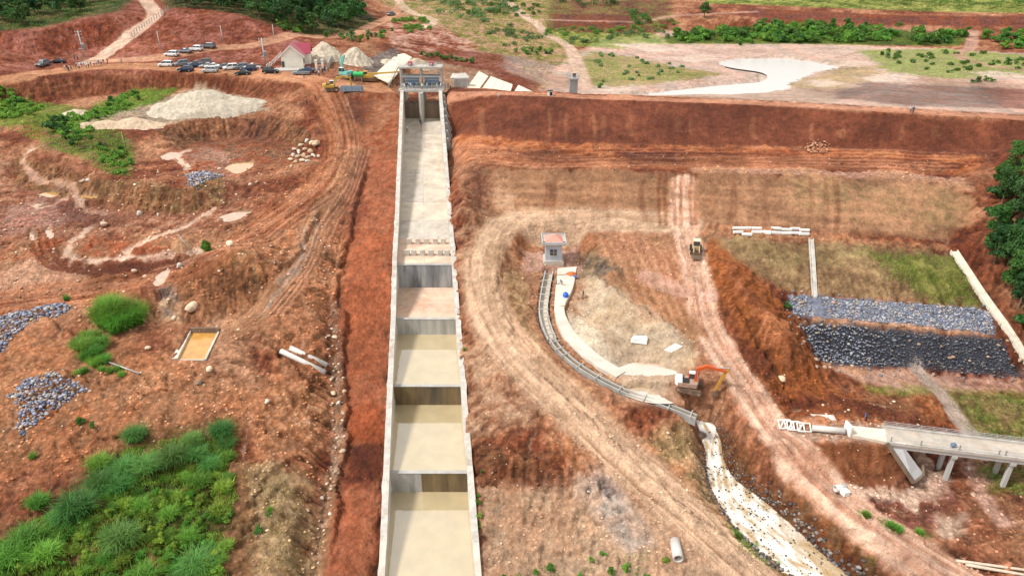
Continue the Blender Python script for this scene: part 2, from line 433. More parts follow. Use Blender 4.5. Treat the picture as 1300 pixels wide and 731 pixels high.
# long-wave relief, clods and eroded runnels down the slopes
N1 = fbm(VX / 9, VY / 9, 4, 1)
N2 = fbm(VX / 2.2, VY / 2.2, 4, 5)
N3 = fbm(VX / 0.7, VY / 0.7, 3, 9)
N4 = fbm(VX / 28, VY / 28, 3, 13)
RILL = np.zeros(N_V)
for k in range(-7, 8):
    RILL += pn((VX + DX * k * 0.45) / 0.8, (VY + DY * k * 0.45) / 0.8, 21) + 0.5 * pn((VX + DX * k * 0.45) / 2.1, (VY + DY * k * 0.45) / 2.1, 27)
RILL /= 15.0
RILL = np.clip(RILL * 2.2, -1, 1)
steep = smooth((SL - 0.12) / 0.45)
REL = np.ones(N_V)                            # roughness of the relief, lowered on graded faces and flats
def bbox(w, mrg):
    return np.where((VX > w[:, 0].min() - mrg) & (VX < w[:, 0].max() + mrg) & (VY > w[:, 1].min() - mrg) & (VY < w[:, 1].max() + mrg))[0]
def W(pts): return np.array([P(*p)[:2] for p in pts])
def seg_d(w, x, y, closed):
    best = np.full(len(x), 1e9); arc = np.zeros(len(x)); sgn = np.zeros(len(x)); s0 = 0.0
    n = len(w)
    for i in range(n if closed else n - 1):
        a, b = w[i], w[(i + 1) % n]
        d = b - a; L = np.hypot(*d) + 1e-9
        t = np.clip(((x - a[0]) * d[0] + (y - a[1]) * d[1]) / L ** 2, 0, 1)
        qx, qy = x - a[0] - t * d[0], y - a[1] - t * d[1]
        dd = np.hypot(qx, qy)
        m = dd < best
        best[m] = dd[m]; arc[m] = s0 + t[m] * L
        sgn[m] = np.sign(d[0] * qy - d[1] * qx)[m]
        s0 += L
    return best, arc, sgn
def inside(w, x, y):
    r = np.zeros(len(x), bool)
    n = len(w)
    for i in range(n):
        (x0, y0), (x1, y1) = w[i], w[(i + 1) % n]
        c = ((y0 > y) != (y1 > y)) & (x < (x1 - x0) * (y - y0) / (y1 - y0 + 1e-12) + x0)
        r ^= c
    return r
def curve(w, n=4):
    """catmull-rom refinement of a world polyline"""
    w = np.asarray(w, float)
    q = np.vstack([2 * w[0] - w[1], w, 2 * w[-1] - w[-2]])
    out = []
    for i in range(1, len(q) - 2):
        for k in range(n):
            t = k / n
            out.append(0.5 * ((2 * q[i]) + (-q[i - 1] + q[i + 1]) * t + (2 * q[i - 1] - 5 * q[i] + 4 * q[i + 1] - q[i + 2]) * t ** 2 + (-q[i - 1] + 3 * q[i] - 3 * q[i + 1] + q[i + 2]) * t ** 3))
    out.append(q[-2])
    return np.array(out)
def region(pts, feather=1.5, rag=1.5, world=None):
    """indices and soft weight of a ragged-edged area of ground"""
    w = W(pts) if world is None else np.asarray(world)
    ix = bbox(w, feather + rag * 1.5)
    x, y = VX[ix], VY[ix]
    d, _, _ = seg_d(w, x, y, True)
    d = np.where(inside(w, x, y), d, -d)
    d = d + rag * (0.7 * N2[ix] + 0.6 * N1[ix])
    return ix, smooth(d / (2 * feather) + 0.5)
def stroke(pts, width, feather=0.6, rag=0.3, n=5):
    w = curve(W(pts), n)
    ix = bbox(w, width + feather + rag * 2 + 1)
    d, s, sg = seg_d(w, VX[ix], VY[ix], False)
    dd = d + rag * (N2[ix] * 0.7 + N3[ix] * 0.3)
    a = smooth((width / 2 + feather / 2 - dd) / feather)
    k = a > 0.001
    return ix[k], a[k], s[k], (d * sg)[k]
# ================================================================== ground colours: soils, tracks, sand, turf (albedo of the material itself)
RED, DRED, ORANGE = np.array((.31, .088, .043)), np.array((.155, .045, .027)), np.array((.44, .175, .08))
TAN, PALE, PINK = np.array((.46, .25, .145)), np.array((.62, .43, .32)), np.array((.56, .34, .265))
BROWN, OLIVE, SAND = np.array((.27, .14, .08)), np.array((.27, .20, .10)), np.array((.44, .37, .28))
GREY, GRASS, YGRASS = np.array((.27, .26, .25)), np.array((.10, .17, .03)), np.array((.27, .29, .08))
STONE, MUD, PURPLE = np.array((.14, .15, .19)), np.array((.52, .41, .345)), np.array((.24, .095, .075))
VC = np.zeros((N_V, 3))
WET = np.zeros(N_V)
t = smooth(0.5 + 0.45 * N1 + 0.5 * N4)
VC[:] = np.array((.27, .085, .048)) * (1 - t[:, None]) + np.array((.38, .19, .11)) * t[:, None]
def blend(ix, a, c, keep=0.0):
    a = np.asarray(a)[:, None]
    VC[ix] = VC[ix] * (1 - a) + np.asarray(c) * a
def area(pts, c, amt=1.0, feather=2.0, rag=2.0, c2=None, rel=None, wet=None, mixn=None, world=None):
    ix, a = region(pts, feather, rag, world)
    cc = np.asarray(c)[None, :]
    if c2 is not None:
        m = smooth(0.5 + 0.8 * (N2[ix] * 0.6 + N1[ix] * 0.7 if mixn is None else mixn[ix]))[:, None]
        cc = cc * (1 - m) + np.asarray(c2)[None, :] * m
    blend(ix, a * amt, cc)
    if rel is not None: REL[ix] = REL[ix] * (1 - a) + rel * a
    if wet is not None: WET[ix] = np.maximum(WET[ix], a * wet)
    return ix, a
def track(pts, width, c, amt=0.9, ruts=0.5, feather=0.9, rag=0.4, depth=0.10, cut=0.0, c2=None, rel=0.22, seed=31):
    """an earth haul track: packed lighter soil, streaked by wheels along its length"""
    ix, a, s, d = stroke(pts, width, feather, rag)
    fw = np.maximum(1.0, VY[ix] / 110.0)         # no finer than the ground mesh can hold
    st = 1.1 * pn(d / (0.30 * fw), s / 7.0, seed) + 0.7 * pn(d / (0.75 * fw), s / 15.0, seed + 1) + .5 * pn(d / 2.2, s / 30.0, seed + 2)
    m = smooth(0.5 + 0.95 * st)[:, None]
    c = np.asarray(c); c2 = c * 0.58 if c2 is None else np.asarray(c2)
    blend(ix, a * amt, c * (1 - m * ruts) + c2 * m * ruts)
    VZ[ix] -= a * (cut + depth * (0.5 + 0.8 * st))
    REL[ix] = REL[ix] * (1 - a) + rel * a
    return ix, a, s, d
def hit(xy): return xy
# --- large soil zones
area([(-200,60),(60,36),(170,-20),(215,10),(260,10),(380,44),(440,60),(420,100),(340,96),(250,90),(100,92),(-200,108)], RED * .92, 0.85, 3, 2, PURPLE * 1.25)
area([(-200,104),(100,94),(250,92),(400,108),(340,126),(240,112),(110,124),(-200,138)], RED * .8, 0.9, 1.5, 1, DRED)
area([(565,120),(1000,136),(1500,166),(1500,200),(1262,196),(1040,187),(700,182),(578,176)], np.array((.245,.084,.051)), 0.95, 1.0, .6, np.array((.185,.062,.039)), rel=.35, mixn=RILL * .6 + N2 * .5)
area([(575,178),(700,182),(1040,188),(1262,198),(1230,222),(1100,214),(870,216),(760,212),(640,206),(590,208)], RED * 1.05, 0.95, 1.2, 1, ORANGE, rel=.6)
area([(780,192),(1000,196),(1180,203),(1240,210),(1200,215),(1000,211),(800,210)], DRED * 1.1, 0.8, .6, .6)
area([(870,212),(1000,214),(1150,219),(1225,226),(1236,246),(1190,232),(1000,222),(880,220)], PINK, 0.7, .6, 1.0, TAN)
area([(600,212),(760,216),(870,220),(1000,222),(1120,226),(1200,235),(1236,250),(1232,278),(1200,306),(1120,298),(1000,290),(870,284),(760,280),(612,268)], np.array((.33,.185,.112)), 0.95, 1.0, .8, np.array((.27,.145,.085)), rel=.35)
area([(1000,224),(1200,236),(1236,252),(1225,290),(1120,290),(1000,262)], OLIVE * 1.2, 0.55, 2, 3, TAN * .9)
area([(600,268),(760,280),(870,284),(870,298),(760,287),(680,280),(620,284)], RED * .85, .9, .8, .8)
area([(880,286),(1200,310),(1204,318),(1000,303),(880,298)], TAN * .95, .8, .8, .8, ORANGE)
area([(890,300),(1000,304),(1206,318),(1256,392),(1130,380),(1000,370),(930,335)], np.array((.26,.165,.095)), 0.95, 1.0, 1.0, np.array((.30,.20,.11)), rel=.6)
area([(1100,318),(1215,324),(1255,390),(1180,384),(1140,350)], GRASS * 1.3, 0.75, 2, 3, YGRASS * .7)
area([(905,304),(1000,310),(1100,320),(1060,340),(960,330)], OLIVE * .9, 0.6, 2, 3)
# rock toe, two benches of stone with a strip of earth between
area([(1000,372),(1256,394),(1264,425),(1140,412),(1004,399)], STONE * 1.7, 1, .5, .5, STONE * 1.2, rel=.3)
area([(1004,399),(1140,412),(1264,426),(1272,431),(1140,419),(1010,408)], TAN, .8, .5, .8)
area([(1012,407),(1272,431),(1300,480),(1160,467),(1040,456)], STONE * .75, 1, .5, .5, STONE * .5, rel=.3)
# spoil mound, toe flats
area([(900,300),(935,330),(985,370),(1010,400),(1042,465),(1080,500),(1120,530),(1000,530),(960,480),(925,400),(890,340)], np.array((.37,.135,.055)), .95, 1.5, 1.5, np.array((.27,.09,.04)))
area([(960,398),(1000,412),(1010,432),(975,440)], ORANGE * 1.15, .8, 1, 1)
area([(1042,458),(1160,468),(1300,481),(1340,500),(1250,498),(1150,500),(1090,484)], PINK * 1.05, .95, 1, 1, TAN, rel=.5)
area([(1200,478),(1330,490),(1320,498),(1240,494)], PURPLE, .7, 1.5, 1)
area([(1095,488),(1180,492),(1200,498),(1150,505),(1100,497)], YGRASS, .8, 1, 1.5, OLIVE)
area([(1200,492),(1330,496),(1400,560),(1240,560),(1215,530)], YGRASS * .9, .9, 2, 2, OLIVE * .9)
area([(1080,500),(1200,505),(1230,548),(1130,545),(1000,525),(990,505)], RED, .85, 1.5, 1.5, ORANGE * .8)
area([(1100,500),(1150,500),(1165,530),(1120,530)], BROWN, .7, 1.5, 1.5)
area([(985,532),(1130,540),(1130,568),(990,560)], PALE * .85, .85, .8, .8, ORANGE)
area([(985,562),(1130,568),(1160,606),(1110,622),(1020,608)], np.array((.26,.10,.05)), .95, .8, .5, np.array((.21,.085,.045)), rel=.4)
area([(1025,612),(1110,624),(1165,606),(1200,590),(1215,640),(1170,680),(1090,650)], np.array((.24,.10,.06)), .95, 1.2, 1.0, PURPLE)
area([(1040,612),(1110,624),(1150,618),(1172,600),(1180,612),(1166,634),(1162,652),(1150,642),(1142,632),(1100,632),(1060,626)], PALE * 1.1, .9, .5, .8)
area([(1170,560),(1205,600),(1215,600),(1190,640),(1160,628),(1165,600),(1150,570)], PALE, .8, .7, 1.2, PINK)
area([(1215,590),(1240,640),(1260,668),(1280,690),(1330,700),(1330,600),(1250,560)], np.array((.28,.115,.07)), .8, 1.5, 1.5, BROWN)
area([(1205,560),(1235,555),(1260,590),(1290,600),(1255,620),(1225,600)], PINK * 1.05, .9, .8, 1.0, RED)
area([(1190,655),(1225,655),(1225,680),(1195,682)], PALE, .9, .8, .8)
area([(1225,600),(1240,600),(1262,640),(1290,668),(1270,668),(1245,645)], PINK, .7, .8, 1.0)
area([(1235,585),(1330,590),(1330,625),(1260,625)], GRASS * 1.2, .7, 1.5, 2, OLIVE)
# pad and pit of the valve house
area([(600,286),(650,284),(760,290),(870,300),(890,380),(900,420),(930,500),(920,525),(868,530),(790,512),(730,480),(690,445),(660,400),(648,340)], TAN * 1.0, .95, 1.5, 1.5, np.array((.34,.165,.10)), rel=.75)
area([(650,286),(700,282),(760,300),(760,340),(665,345),(648,310)], np.array((.40,.20,.12)), .9, 1, 1, ORANGE * .9, mixn=RILL)
area([(732,312),(744,345),(700,345),(664,345),(664,318)], PINK, .8, .8, 1)
area([(745,345),(800,380),(870,420),(880,450),(850,468),(790,440),(755,400)], np.array((.60,.47,.34)), .9, 1.5, 1.5, np.array((.42,.29,.18)), rel=.5, wet=.35)
area([(742,348),(800,375),(868,425),(878,452),(858,478),(848,506),(800,500),(770,470),(735,440),(722,400)], np.array((.62,.49,.35)), .75, 1.5, 2.0, np.array((.46,.33,.21)), rel=.4, wet=.3)
area([(735,318),(775,330),(800,352),(790,372),(760,350),(738,352)], GREY * .6, .8, 1, 1.5, OLIVE)
area([(720,395),(760,420),(775,448),(800,465),(780,470),(735,440),(718,415)], np.array((.62,.51,.38)), .9, .8, .8, wet=.4)
area([(712,398),(722,420),(745,450),(770,462),(765,468),(735,452),(712,420)], GREY * .75, .8, .4, .4)
# between spillway and the haul track
area([(590,215),(640,225),(650,290),(620,330),(618,400),(640,440),(690,500),(680,540),(600,560),(592,420),(582,300)], np.array((.34,.17,.105)), .9, 2, 2, np.array((.44,.275,.175)), rel=.8)
area([(645,330),(665,350),(672,410),(700,460),(745,500),(735,520),(690,480),(640,420),(628,360)], np.array((.40,.26,.14)), .9, 1, 1, np.array((.30,.18,.10)), mixn=RILL)
area([(600,560),(700,575),(700,612),(604,616)], BROWN, .85, 1, 1, RED * .9)
area([(604,616),(700,612),(780,620),(860,660),(960,740),(850,800),(610,800)], np.array((.56,.38,.25)), .95, 2, 2, np.array((.42,.25,.155)), rel=.75)
area([(690,520),(770,545),(860,600),(890,650),(850,650),(780,600),(700,585)], ORANGE * 1.05, .7, 2, 2, TAN)
area([(735,615),(775,590),(800,640),(830,690),(800,705),(760,660)], np.array((.40,.38,.36)), .75, 1, 1.6, PALE * .8)
area([(815,560),(880,545),(905,620),(940,670),(990,715),(960,715),(900,660),(860,610)], OLIVE * 1.25, .85, 1.5, 1.5, np.array((.40,.26,.14)))
area([(930,672),(985,708),(1010,722),(985,724),(940,695)], GRASS * 1.3, .9, .8, .8)
# stream banks
area([(905,530),(925,522),(944,562),(966,594),(1008,632),(1058,674),(1115,716),(1180,765),(1075,740),(1000,662),(968,636),(919,585)], np.array((.30,.12,.055)), .95, .8, .8, BROWN * .8, mixn=RILL)
area([(1030,668),(1090,700),(1160,745),(1130,760),(1060,712)], np.array((.16,.10,.055)), .85, 1.2, 1.5, GRASS)
# spillway berm, left bank
area([(470,112),(508,116),(500,330),(494,440),(487,560),(478,660),(470,780),(405,780),(425,640),(440,560),(436,480),(428,385),(445,290),(465,195),(445,150)], np.array((.42,.165,.095)), .95, 1.0, 1.0, np.array((.32,.11,.062)), rel=.5)
area([(700,500),(820,560),(900,640),(880,660),(800,600),(690,540)], np.array((.54,.35,.22)), .6, 2, 3, ORANGE)
area([(430,300),(500,290),(494,400),(488,480),(440,478),(428,385)], np.array((.38,.12,.06)), .6, 2, 2)
area([(443,562),(488,560),(484,610),(436,620)], DRED, .85, .8, .6)
area([(437,520),(489,516),(488,560),(442,562)], RED * 1.15, .8, 1, .6)
area([(405,110),(505,118),(502,200),(470,192),(452,160),(425,130)], RED * .95, .8, 2, 2, np.array((.30,.15,.09)))
# ditch with pale stones
area([(418,385),(430,385),(436,480),(440,560),(425,640),(405,745),(385,745),(405,640),(418,560),(416,480)], np.array((.45,.33,.24)), .75, .6, .8, BROWN)
# left bank fields of spoil
area([(330,300),(430,260),(440,330),(420,400),(420,560),(395,640),(380,745),(320,745),(300,640),(330,540),(350,460),(310,420)], np.array((.37,.20,.115)), .85, 2, 2, np.array((.42,.17,.085)), mixn=RILL)
area([(310,600),(360,590),(400,640),(390,745),(320,745)], np.array((.44,.31,.18)), .85, 2, 2, OLIVE, mixn=RILL)
area([(330,500),(410,500),(400,570),(340,580)], np.array((.33,.12,.055)), .8, 2, 2, np.array((.40,.24,.14)), mixn=RILL)
area([(-200,440),(100,420),(250,470),(340,480),(330,560),(250,560),(150,580),(0,600),(-200,620)], np.array((.45,.23,.125)), .85, 3, 3, np.array((.36,.15,.075)))
area([(200,400),(225,345),(270,312),(330,325),(345,350),(320,395),(300,410)], np.array((.42,.24,.13)), .9, 1.5, 1.5, np.array((.33,.14,.07)), mixn=RILL)
area([(198,375),(215,350),(235,380),(230,408),(205,405)], GREY * .9, .7, 1, 1.2, np.array((.45,.33,.2)))
area([(270,405),(320,395),(335,440),(320,490),(270,480),(265,440)], np.array((.46,.25,.15)), .8, 2, 2)
area([(-200,190),(60,200),(130,226),(230,240),(290,210),(320,240),(280,290),(160,300),(60,310),(-200,320)], np.array((.30,.115,.07)), .85, 2, 2, np.array((.36,.20,.13)))
area([(0,262),(60,250),(140,275),(60,290),(0,300)], PINK * .8, .7, 1.5, 2, PURPLE * 1.3, wet=.5)
area([(20,196),(130,226),(240,240),(280,215),(290,258),(230,272),(160,268),(100,255),(20,236)], np.array((.30,.15,.085)), .9, .8, 1, OLIVE * .9, mixn=RILL)
area([(-200,310),(60,300),(200,310),(230,330),(100,370),(-200,395)], np.array((.45,.25,.15)), .8, 2, 2, RED)
area([(190,130),(250,105),(330,125),(340,140),(270,150),(200,160),(100,165),(95,150),(140,135)], SAND * .9, .9, 1, 1.2, np.array((.40,.29,.2)))
area([(198,166),(240,157),(300,150),(350,149),(388,161),(400,182),(378,186),(345,176),(300,176),(250,180),(225,192)], np.array((.20,.09,.05)), .9, .8, 1, np.array((.30,.17,.10)), mixn=RILL)
area([(225,192),(250,181),(300,177),(345,177),(376,186),(384,205),(300,215),(250,212)], np.array((.34,.19,.12)), .8, 1.5, 1.5, RED * .8)
area([(210,195),(265,185),(300,195),(320,210),(300,225),(250,222)], np.array((.5,.30,.22)), .7, 1.5, 1.5, RED)
area([(60,165),(130,160),(170,180),(165,225),(140,222),(100,195),(60,190)], GRASS * .9, .8, 1.5, 2, OLIVE * .7)
area([(0,110),(60,130),(110,140),(170,112),(225,112),(200,130),(120,150),(90,165),(40,160),(0,160)], GRASS * 1.1, .85, 2, 2, YGRASS * .8)
area([(-200,690),(20,675),(60,650),(110,605),(160,560),(260,540),(300,545),(305,640),(310,745),(-200,760)], GRASS * .75, .9, 2, 3, BROWN * .8)
area([(0,340),(40,330),(110,345),(160,360),(60,372),(0,372)], np.array((.58,.34,.22)), .7, 1.5, 1.5)
# upstream: hills, mud flats
area([(-300,45),(0,40),(60,34),(110,22),(150,15),(170,0),(160,-40),(-300,-60)], GRASS * .8, 1, 2, 1.5, OLIVE * .6)
area([(215,12),(250,10),(310,20),(385,44),(450,40),(480,26),(440,0),(440,-40),(200,-40),(205,0)], GRASS * .7, 1, 2, 1.5, OLIVE * .6)
area([(480,0),(700,-30),(720,60),(760,70),(760,112),(690,112),(640,90),(600,75),(540,30)], YGRASS * .9, .9, 3, 4, np.array((.42,.25,.16)))
area([(495,30),(560,35),(610,60),(600,78),(500,62)], RED * .95, .9, 2, 2, PINK * .9)
area([(560,60),(640,70),(690,105),(650,118),(600,92),(540,72)], RED * .9, .9, 2, 2, PURPLE)
area([(640,70),(700,78),(720,100),(690,108),(640,90)], PINK, .7, 2, 2, GREY * .7)
area([(700,0),(850,0),(850,40),(780,45),(690,42)], PURPLE, .8, 3, 3, YGRASS * .5)
area([(700,18),(800,20),(800,36),(705,34)], PURPLE * .9, .9, 1.5, 1.5, RED * .7)
area([(760,50),(850,40),(900,55),(1000,54),(1200,62),(1300,68),(1500,80),(1500,158),(1300,146),(1040,131),(760,120),(690,116),(700,90)], MUD, .95, 3, 2, PINK, rel=.35)
for pts, c in (([(1060,78),(1110,84),(1130,100),(1080,108),(1040,100)], OLIVE * 1.2), ([(1010,112),(1060,108),(1100,118),(1060,126)], np.array((.30,.20,.15))), ([(1150,95),(1230,98),(1300,108),(1300,125),(1200,118)], np.array((.34,.22,.16))), ([(1240,110),(1320,115),(1320,140),(1260,136)], PURPLE), ([(880,62),(960,60),(1010,64),(940,70),(890,70)], np.array((.44,.30,.24))), ([(1020,62),(1080,60),(1100,68),(1050,72)], np.array((.46,.34,.28))), ([(690,92),(740,100),(760,112),(700,112)], np.array((.36,.22,.16)))):
    area(pts, c, .75, 2.5, 3.5)
for ln in ([(770,62),(820,66),(880,72),(930,74)], [(800,70),(850,78),(900,80)], [(1060,74),(1100,66),(1180,64)], [(1000,120),(1060,114),(1140,112)], [(1130,96),(1200,98),(1300,106)]):
    track(ln, 2.0, np.array((.34,.22,.17)), .6, .4, 1.5, 1.5, depth=.1)
area([(750,65),(800,72),(860,85),(920,94),(880,102),(780,110),(740,108),(730,80)], YGRASS * .9, .9, 2, 4, OLIVE)
area([(700,40),(830,42),(850,55),(790,62),(720,58)], GRASS * 1.6, .8, 2, 3, YGRASS)
area([(900,38),(1000,30),(1130,36),(1230,44),(1220,58),(1000,56),(850,56),(840,48)], GRASS, .9, 1.5, 1.5)
area([(940,10),(1150,20),(1300,22),(1500,26),(1500,36),(1300,34),(1150,32),(1000,28),(930,20)], PURPLE, .95, 1.5, 1, RED * .75)
area([(860,-20),(1500,-20),(1500,18),(1300,17),(1150,14),(1000,8),(900,5)], GRASS * 1.2, .9, 2, 2, YGRASS)
area([(1090,64),(1200,62),(1300,70),(1320,95),(1200,100),(1130,92)], YGRASS * .9, .75, 3, 3, GRASS * 1.4)
area([(1100,104),(1180,108),(1260,112),(1270,138),(1150,135),(1080,126),(1000,125)], np.array((.26,.13,.10)), .8, 3, 3, GREY * .55)
area([(820,118),(1000,112),(1060,118),(1060,132),(900,126)], np.array((.42,.30,.23)), .7, 2, 2)
area([(1000,98),(1060,98),(1080,112),(1000,112),(990,106)], OLIVE * 1.4, .7, 2, 2)
area([(410,60),(480,58),(500,75),(480,108),(430,100),(400,100)], np.array((.40,.17,.10)), .8, 2, 1.5, BROWN)
area([(455,80),(500,60),(510,70),(478,98)], GREY * .7, .8, 1, 1)
area([(505,72),(545,78),(620,90),(640,110),(575,112),(540,95)], np.array((.48,.36,.25)), .7, 1.5, 1.5, BROWN)
for q_ in ([(1085,98),(1120,94),(1170,97),(1150,102),(1110,104)], [(1228,92),(1262,90),(1310,96),(1300,100),(1250,97)], [(1015,104),(1050,101),(1075,106),(1040,110)], [(765,114),(800,111),(820,117),(785,120)], [(1055,82),(1085,77),(1115,80),(1090,87)], [(850,73),(890,69),(915,75),(880,80)], [(780,56),(830,56),(870,64),(820,66)]):
    area(q_, PALE * 1.15, .85, 2.0, 3.0, MUD, wet=.9, rel=.15)
# --- haul tracks and roads
ROADS = []
def road(*a, **k):
    r = track(*a, **k); ROADS.append((r[0], r[1])); return r
road([(-100,106),(0,101),(60,92),(110,86),(170,84),(250,87),(330,92),(400,102),(450,110),(505,113)], 9, np.array((.50,.25,.14)), .9, .4, 1.5, .5, depth=.06)
road([(110,80),(165,46),(183,34),(197,20),(188,5),(176,-12)], 5.5, PALE, .95, .25, 1.0, .3, depth=.05)
road([(120,78),(210,72),(270,62),(330,56),(400,47),(440,46),(478,30),(500,18),(508,4)], 5, np.array((.50,.27,.17)), .9, .3, 1.0, .3, depth=.05)
road([(400,104),(428,150),(434,190),(410,232),(340,285),(250,328),(120,368),(-60,396)], 8, np.array((.44,.20,.11)), .85, .7, 2, .8, depth=.3, c2=np.array((.27,.085,.045)))
road([(448,190),(432,235),(402,280),(378,340),(330,400),(270,425)], 5, np.array((.45,.24,.14)), .8, .7, 1.5, .8, depth=.25)
road([(572,122),(640,118.5),(760,123.5),(900,128.5),(1040,135),(1160,142),(1300,150),(1480,161)], 4.4, np.array((.50,.24,.15)), .9, .3, .8, .2, depth=.04)
road([(590,190),(660,200),(780,205),(900,206),(1040,206),(1180,212)], 7, np.array((.45,.20,.115)), .7, .7, 2, 1, depth=.2)
road([(870,284),(700,278),(640,283),(614,330),(618,380),(645,430),(698,490),(760,550),(840,620),(910,680),(985,745)], 7.0, np.array((.66,.44,.29)), .93, .7, 2, .6, depth=.25)
road([(868,230),(868,284),(878,320),(886,360),(892,395),(912,440),(945,485),(985,548),(1040,608),(1106,661),(1210,728),(1320,792)], 5.0, np.array((.74,.49,.36)), .97, .7, 1.2, .5, depth=.2, c2=np.array((.46,.23,.14)))
for x in (838, 846, 858, 866, 878, 884):
    track([(x, 220), (x - 2, 250), (x, 284)], .7, RED * .75, .6, .3, .4, .1)
track([(640,300),(622,340),(630,400),(665,440),(720,500)], 2.2, np.array((.56,.36,.23)), .7, .7, 1, .4)
track([(820,350),(870,370),(900,375)], 3, PINK, .8, .5, 1, .4)
track([(780,350),(830,380),(875,410),(890,420)], 3.0, np.array((.42,.22,.12)), .8, .8, 1, .4)
road([(1165,470),(1195,500),(1215,530),(1235,555)], 2.6, MUD * .95, .9, .3, .8, .4, depth=.05)
road([(640,0),(665,20),(690,40),(720,58),(732,80),(738,95),(742,112)], 5.5, np.array((.58,.40,.30)), .95, .3, 1.5, .6, depth=.05)
track([(505,0),(520,15),(550,25),(540,35)], 5, PALE, .9, .3, 1, .5)
road([(1235,40),(1232,60),(1218,70),(1240,80),(1300,90)], 5, np.array((.42,.25,.19)), .9, .3, 1, .4, depth=.05)
track([(690,25),(800,28),(860,20),(960,15)], 3, PINK * .7, .8, .3, 1, .4)
track([(960,30),(1100,36),(1200,40)], 3, np.array((.38,.2,.15)), .8, .3, 1, .4)
for dx in (0, 9, 20, 28):                    # deep wheel ruts in the clay pit
    track([(38 + dx, 290), (44 + dx, 318), (58 + dx, 336), (90 + dx * .8, 345 - dx * .2), (150, 346 - dx * .25), (220, 332 - dx * .3)], [.7, .6, .75, .6][(0, 9, 20, 28).index(dx)], RED * .7, .7, .3, .3, .12, depth=.3)
# runnels of pale silt washed into the pit
for ln in ([(40,190),(30,205),(45,225),(70,232),(95,240),(98,252),(110,266),(140,272)], [(95,245),(80,255),(60,262),(40,262)], [(118,286),(100,300),(84,318),(92,332)],
           [(270,265),(240,285),(200,300),(165,318),(150,325)], [(250,318),(200,326),(150,328),(100,332)], [(240,190),(225,200),(240,215)]):
    track(ln, 1.5, PALE * 1.15, .9, .4, .8, 1.1, depth=.15)
for ln in ([(375,350),(400,300),(398,262)], [(350,360),(380,330),(388,290)], [(330,400),(372,345),(385,310)]):
    track(ln, .5, MUD * .85, .6, .5, .6, .5, depth=.12)
# dark wet clay beside the runnels and at the foot of the cuts
for pts in ([(60,255),(130,262),(180,275),(150,290),(80,285)], [(60,320),(120,335),(240,325),(250,335),(130,352),(60,342)], [(448,195),(470,195),(455,250),(440,250)], [(440,255),(462,250),(450,300),(432,300)], [(430,120),(470,130),(460,160),(440,150)], [(300,150),(345,150),(340,185),(300,180)], [(415,385),(430,385),(436,470),(428,480)],
            [(780,190),(860,196),(880,206),(800,205)], [(640,196),(700,188),(760,200),(700,208)], [(590,215),(625,215),(620,262),(600,262)], [(930,430),(975,440),(990,480),(960,480)], [(985,500),(1060,505),(1120,525),(1010,525)], [(1060,505),(1130,520),(1190,545),(1120,535)]):
    area(pts, DRED, .6, 1.5, 2.5, wet=.3)
# fans of wheel marks
for k in range(9):
    o = k * 5.5 + float(np.random.RandomState(k + 400).uniform(-4, 4))
    track([(404 + o * .6, 108), (424 + o * .55, 150), (428 + o * .6, 190), (400 + o * .9, 236), (330 + o * 1.1, 288 - o * .1), (240 + o, 330 - o * .2), (110 + o, 371 - o * .3), (-60, 398 - o * .35)], .5, np.array((.24,.075,.04)) if k % 2 else np.array((.50,.27,.17)), .55, .3, .3, .25, depth=.16, seed=60 + k)
for k in range(7):
    o = k * 4.5
    track([(455 + o * .5, 190), (438 + o * .6, 240), (405 + o * .8, 285), (382 + o * .7, 340), (335 + o * .9, 398)], .4, np.array((.25,.08,.045)) if k % 2 else np.array((.50,.29,.19)), .5, .3, .3, .25, depth=.14, seed=70 + k)
for k in range(7):
    o = float(np.random.RandomState(k + 200).uniform(-24, 24))
    track([(620 + o, 300), (616 + o, 350), (640 + o, 420), (698 + o * 1.1, 488 - o * .2), (762 + o, 548 - o * .4), (842 + o, 618 - o * .5), (912 + o, 676 - o * .5), (990 + o, 745 - o * .4)], .4, np.array((.30,.15,.085)) if k % 2 else np.array((.60,.40,.27)), .5, .3, .3, .2, depth=.14, seed=80 + k)
for k in range(6):
    o = float(np.random.RandomState(k + 300).uniform(-13, 13))
    track([(872 + o, 300), (886 + o, 360), (893 + o, 398), (913 + o, 441), (946 + o, 486), (986 + o, 549), (1041 + o, 608 - o * .3), (1107 + o, 661 - o * .4), (1211 + o, 728 - o * .4)], .4, np.array((.33,.13,.075)) if k % 2 else np.array((.64,.42,.31)), .5, .3, .3, .2, depth=.14, seed=90 + k)
for k in range(16):
    x0 = 760 + k * 7
    track([(x0, 300 + (k % 4) * 4), (x0 + 16, 335), (x0 + 34 - k, 372), (x0 + 60 - k * 2.2, 410)], .45, np.array((.30,.13,.075)) if k % 2 else TAN * 1.15, .4, .3, .3, .3, depth=.12, seed=110 + k)
for k in range(12):
    yk = 188 + k * 2.1
    track([(585, yk + 4), (680, yk + 2 + (k % 3)), (800, yk), (950, yk + 1 - (k % 2) * 2), (1100, yk + 2), (1215, yk + 6)], .5, DRED if k % 2 else np.array((.50,.26,.16)), .4, .3, .35, .35, depth=.12, seed=130 + k)
# banks of the brook below the haul road, and the brown cut between them
area([(905,534),(922,526),(942,562),(962,594),(1003,632),(1052,674),(1110,718),(1170,765),(1100,750),(1054,713),(1000,662),(968,636),(935,612),(916,575)], np.array((.24,.085,.04)), .95, .5, .5, np.array((.16,.09,.05)), rel=1.0, mixn=RILL + .5 * N2)
area([(1010,655),(1060,692),(1120,738),(1100,750),(1052,708),(1005,668)], np.array((.10,.10,.04)), .8, .8, 1.2, np.array((.14,.07,.04)))
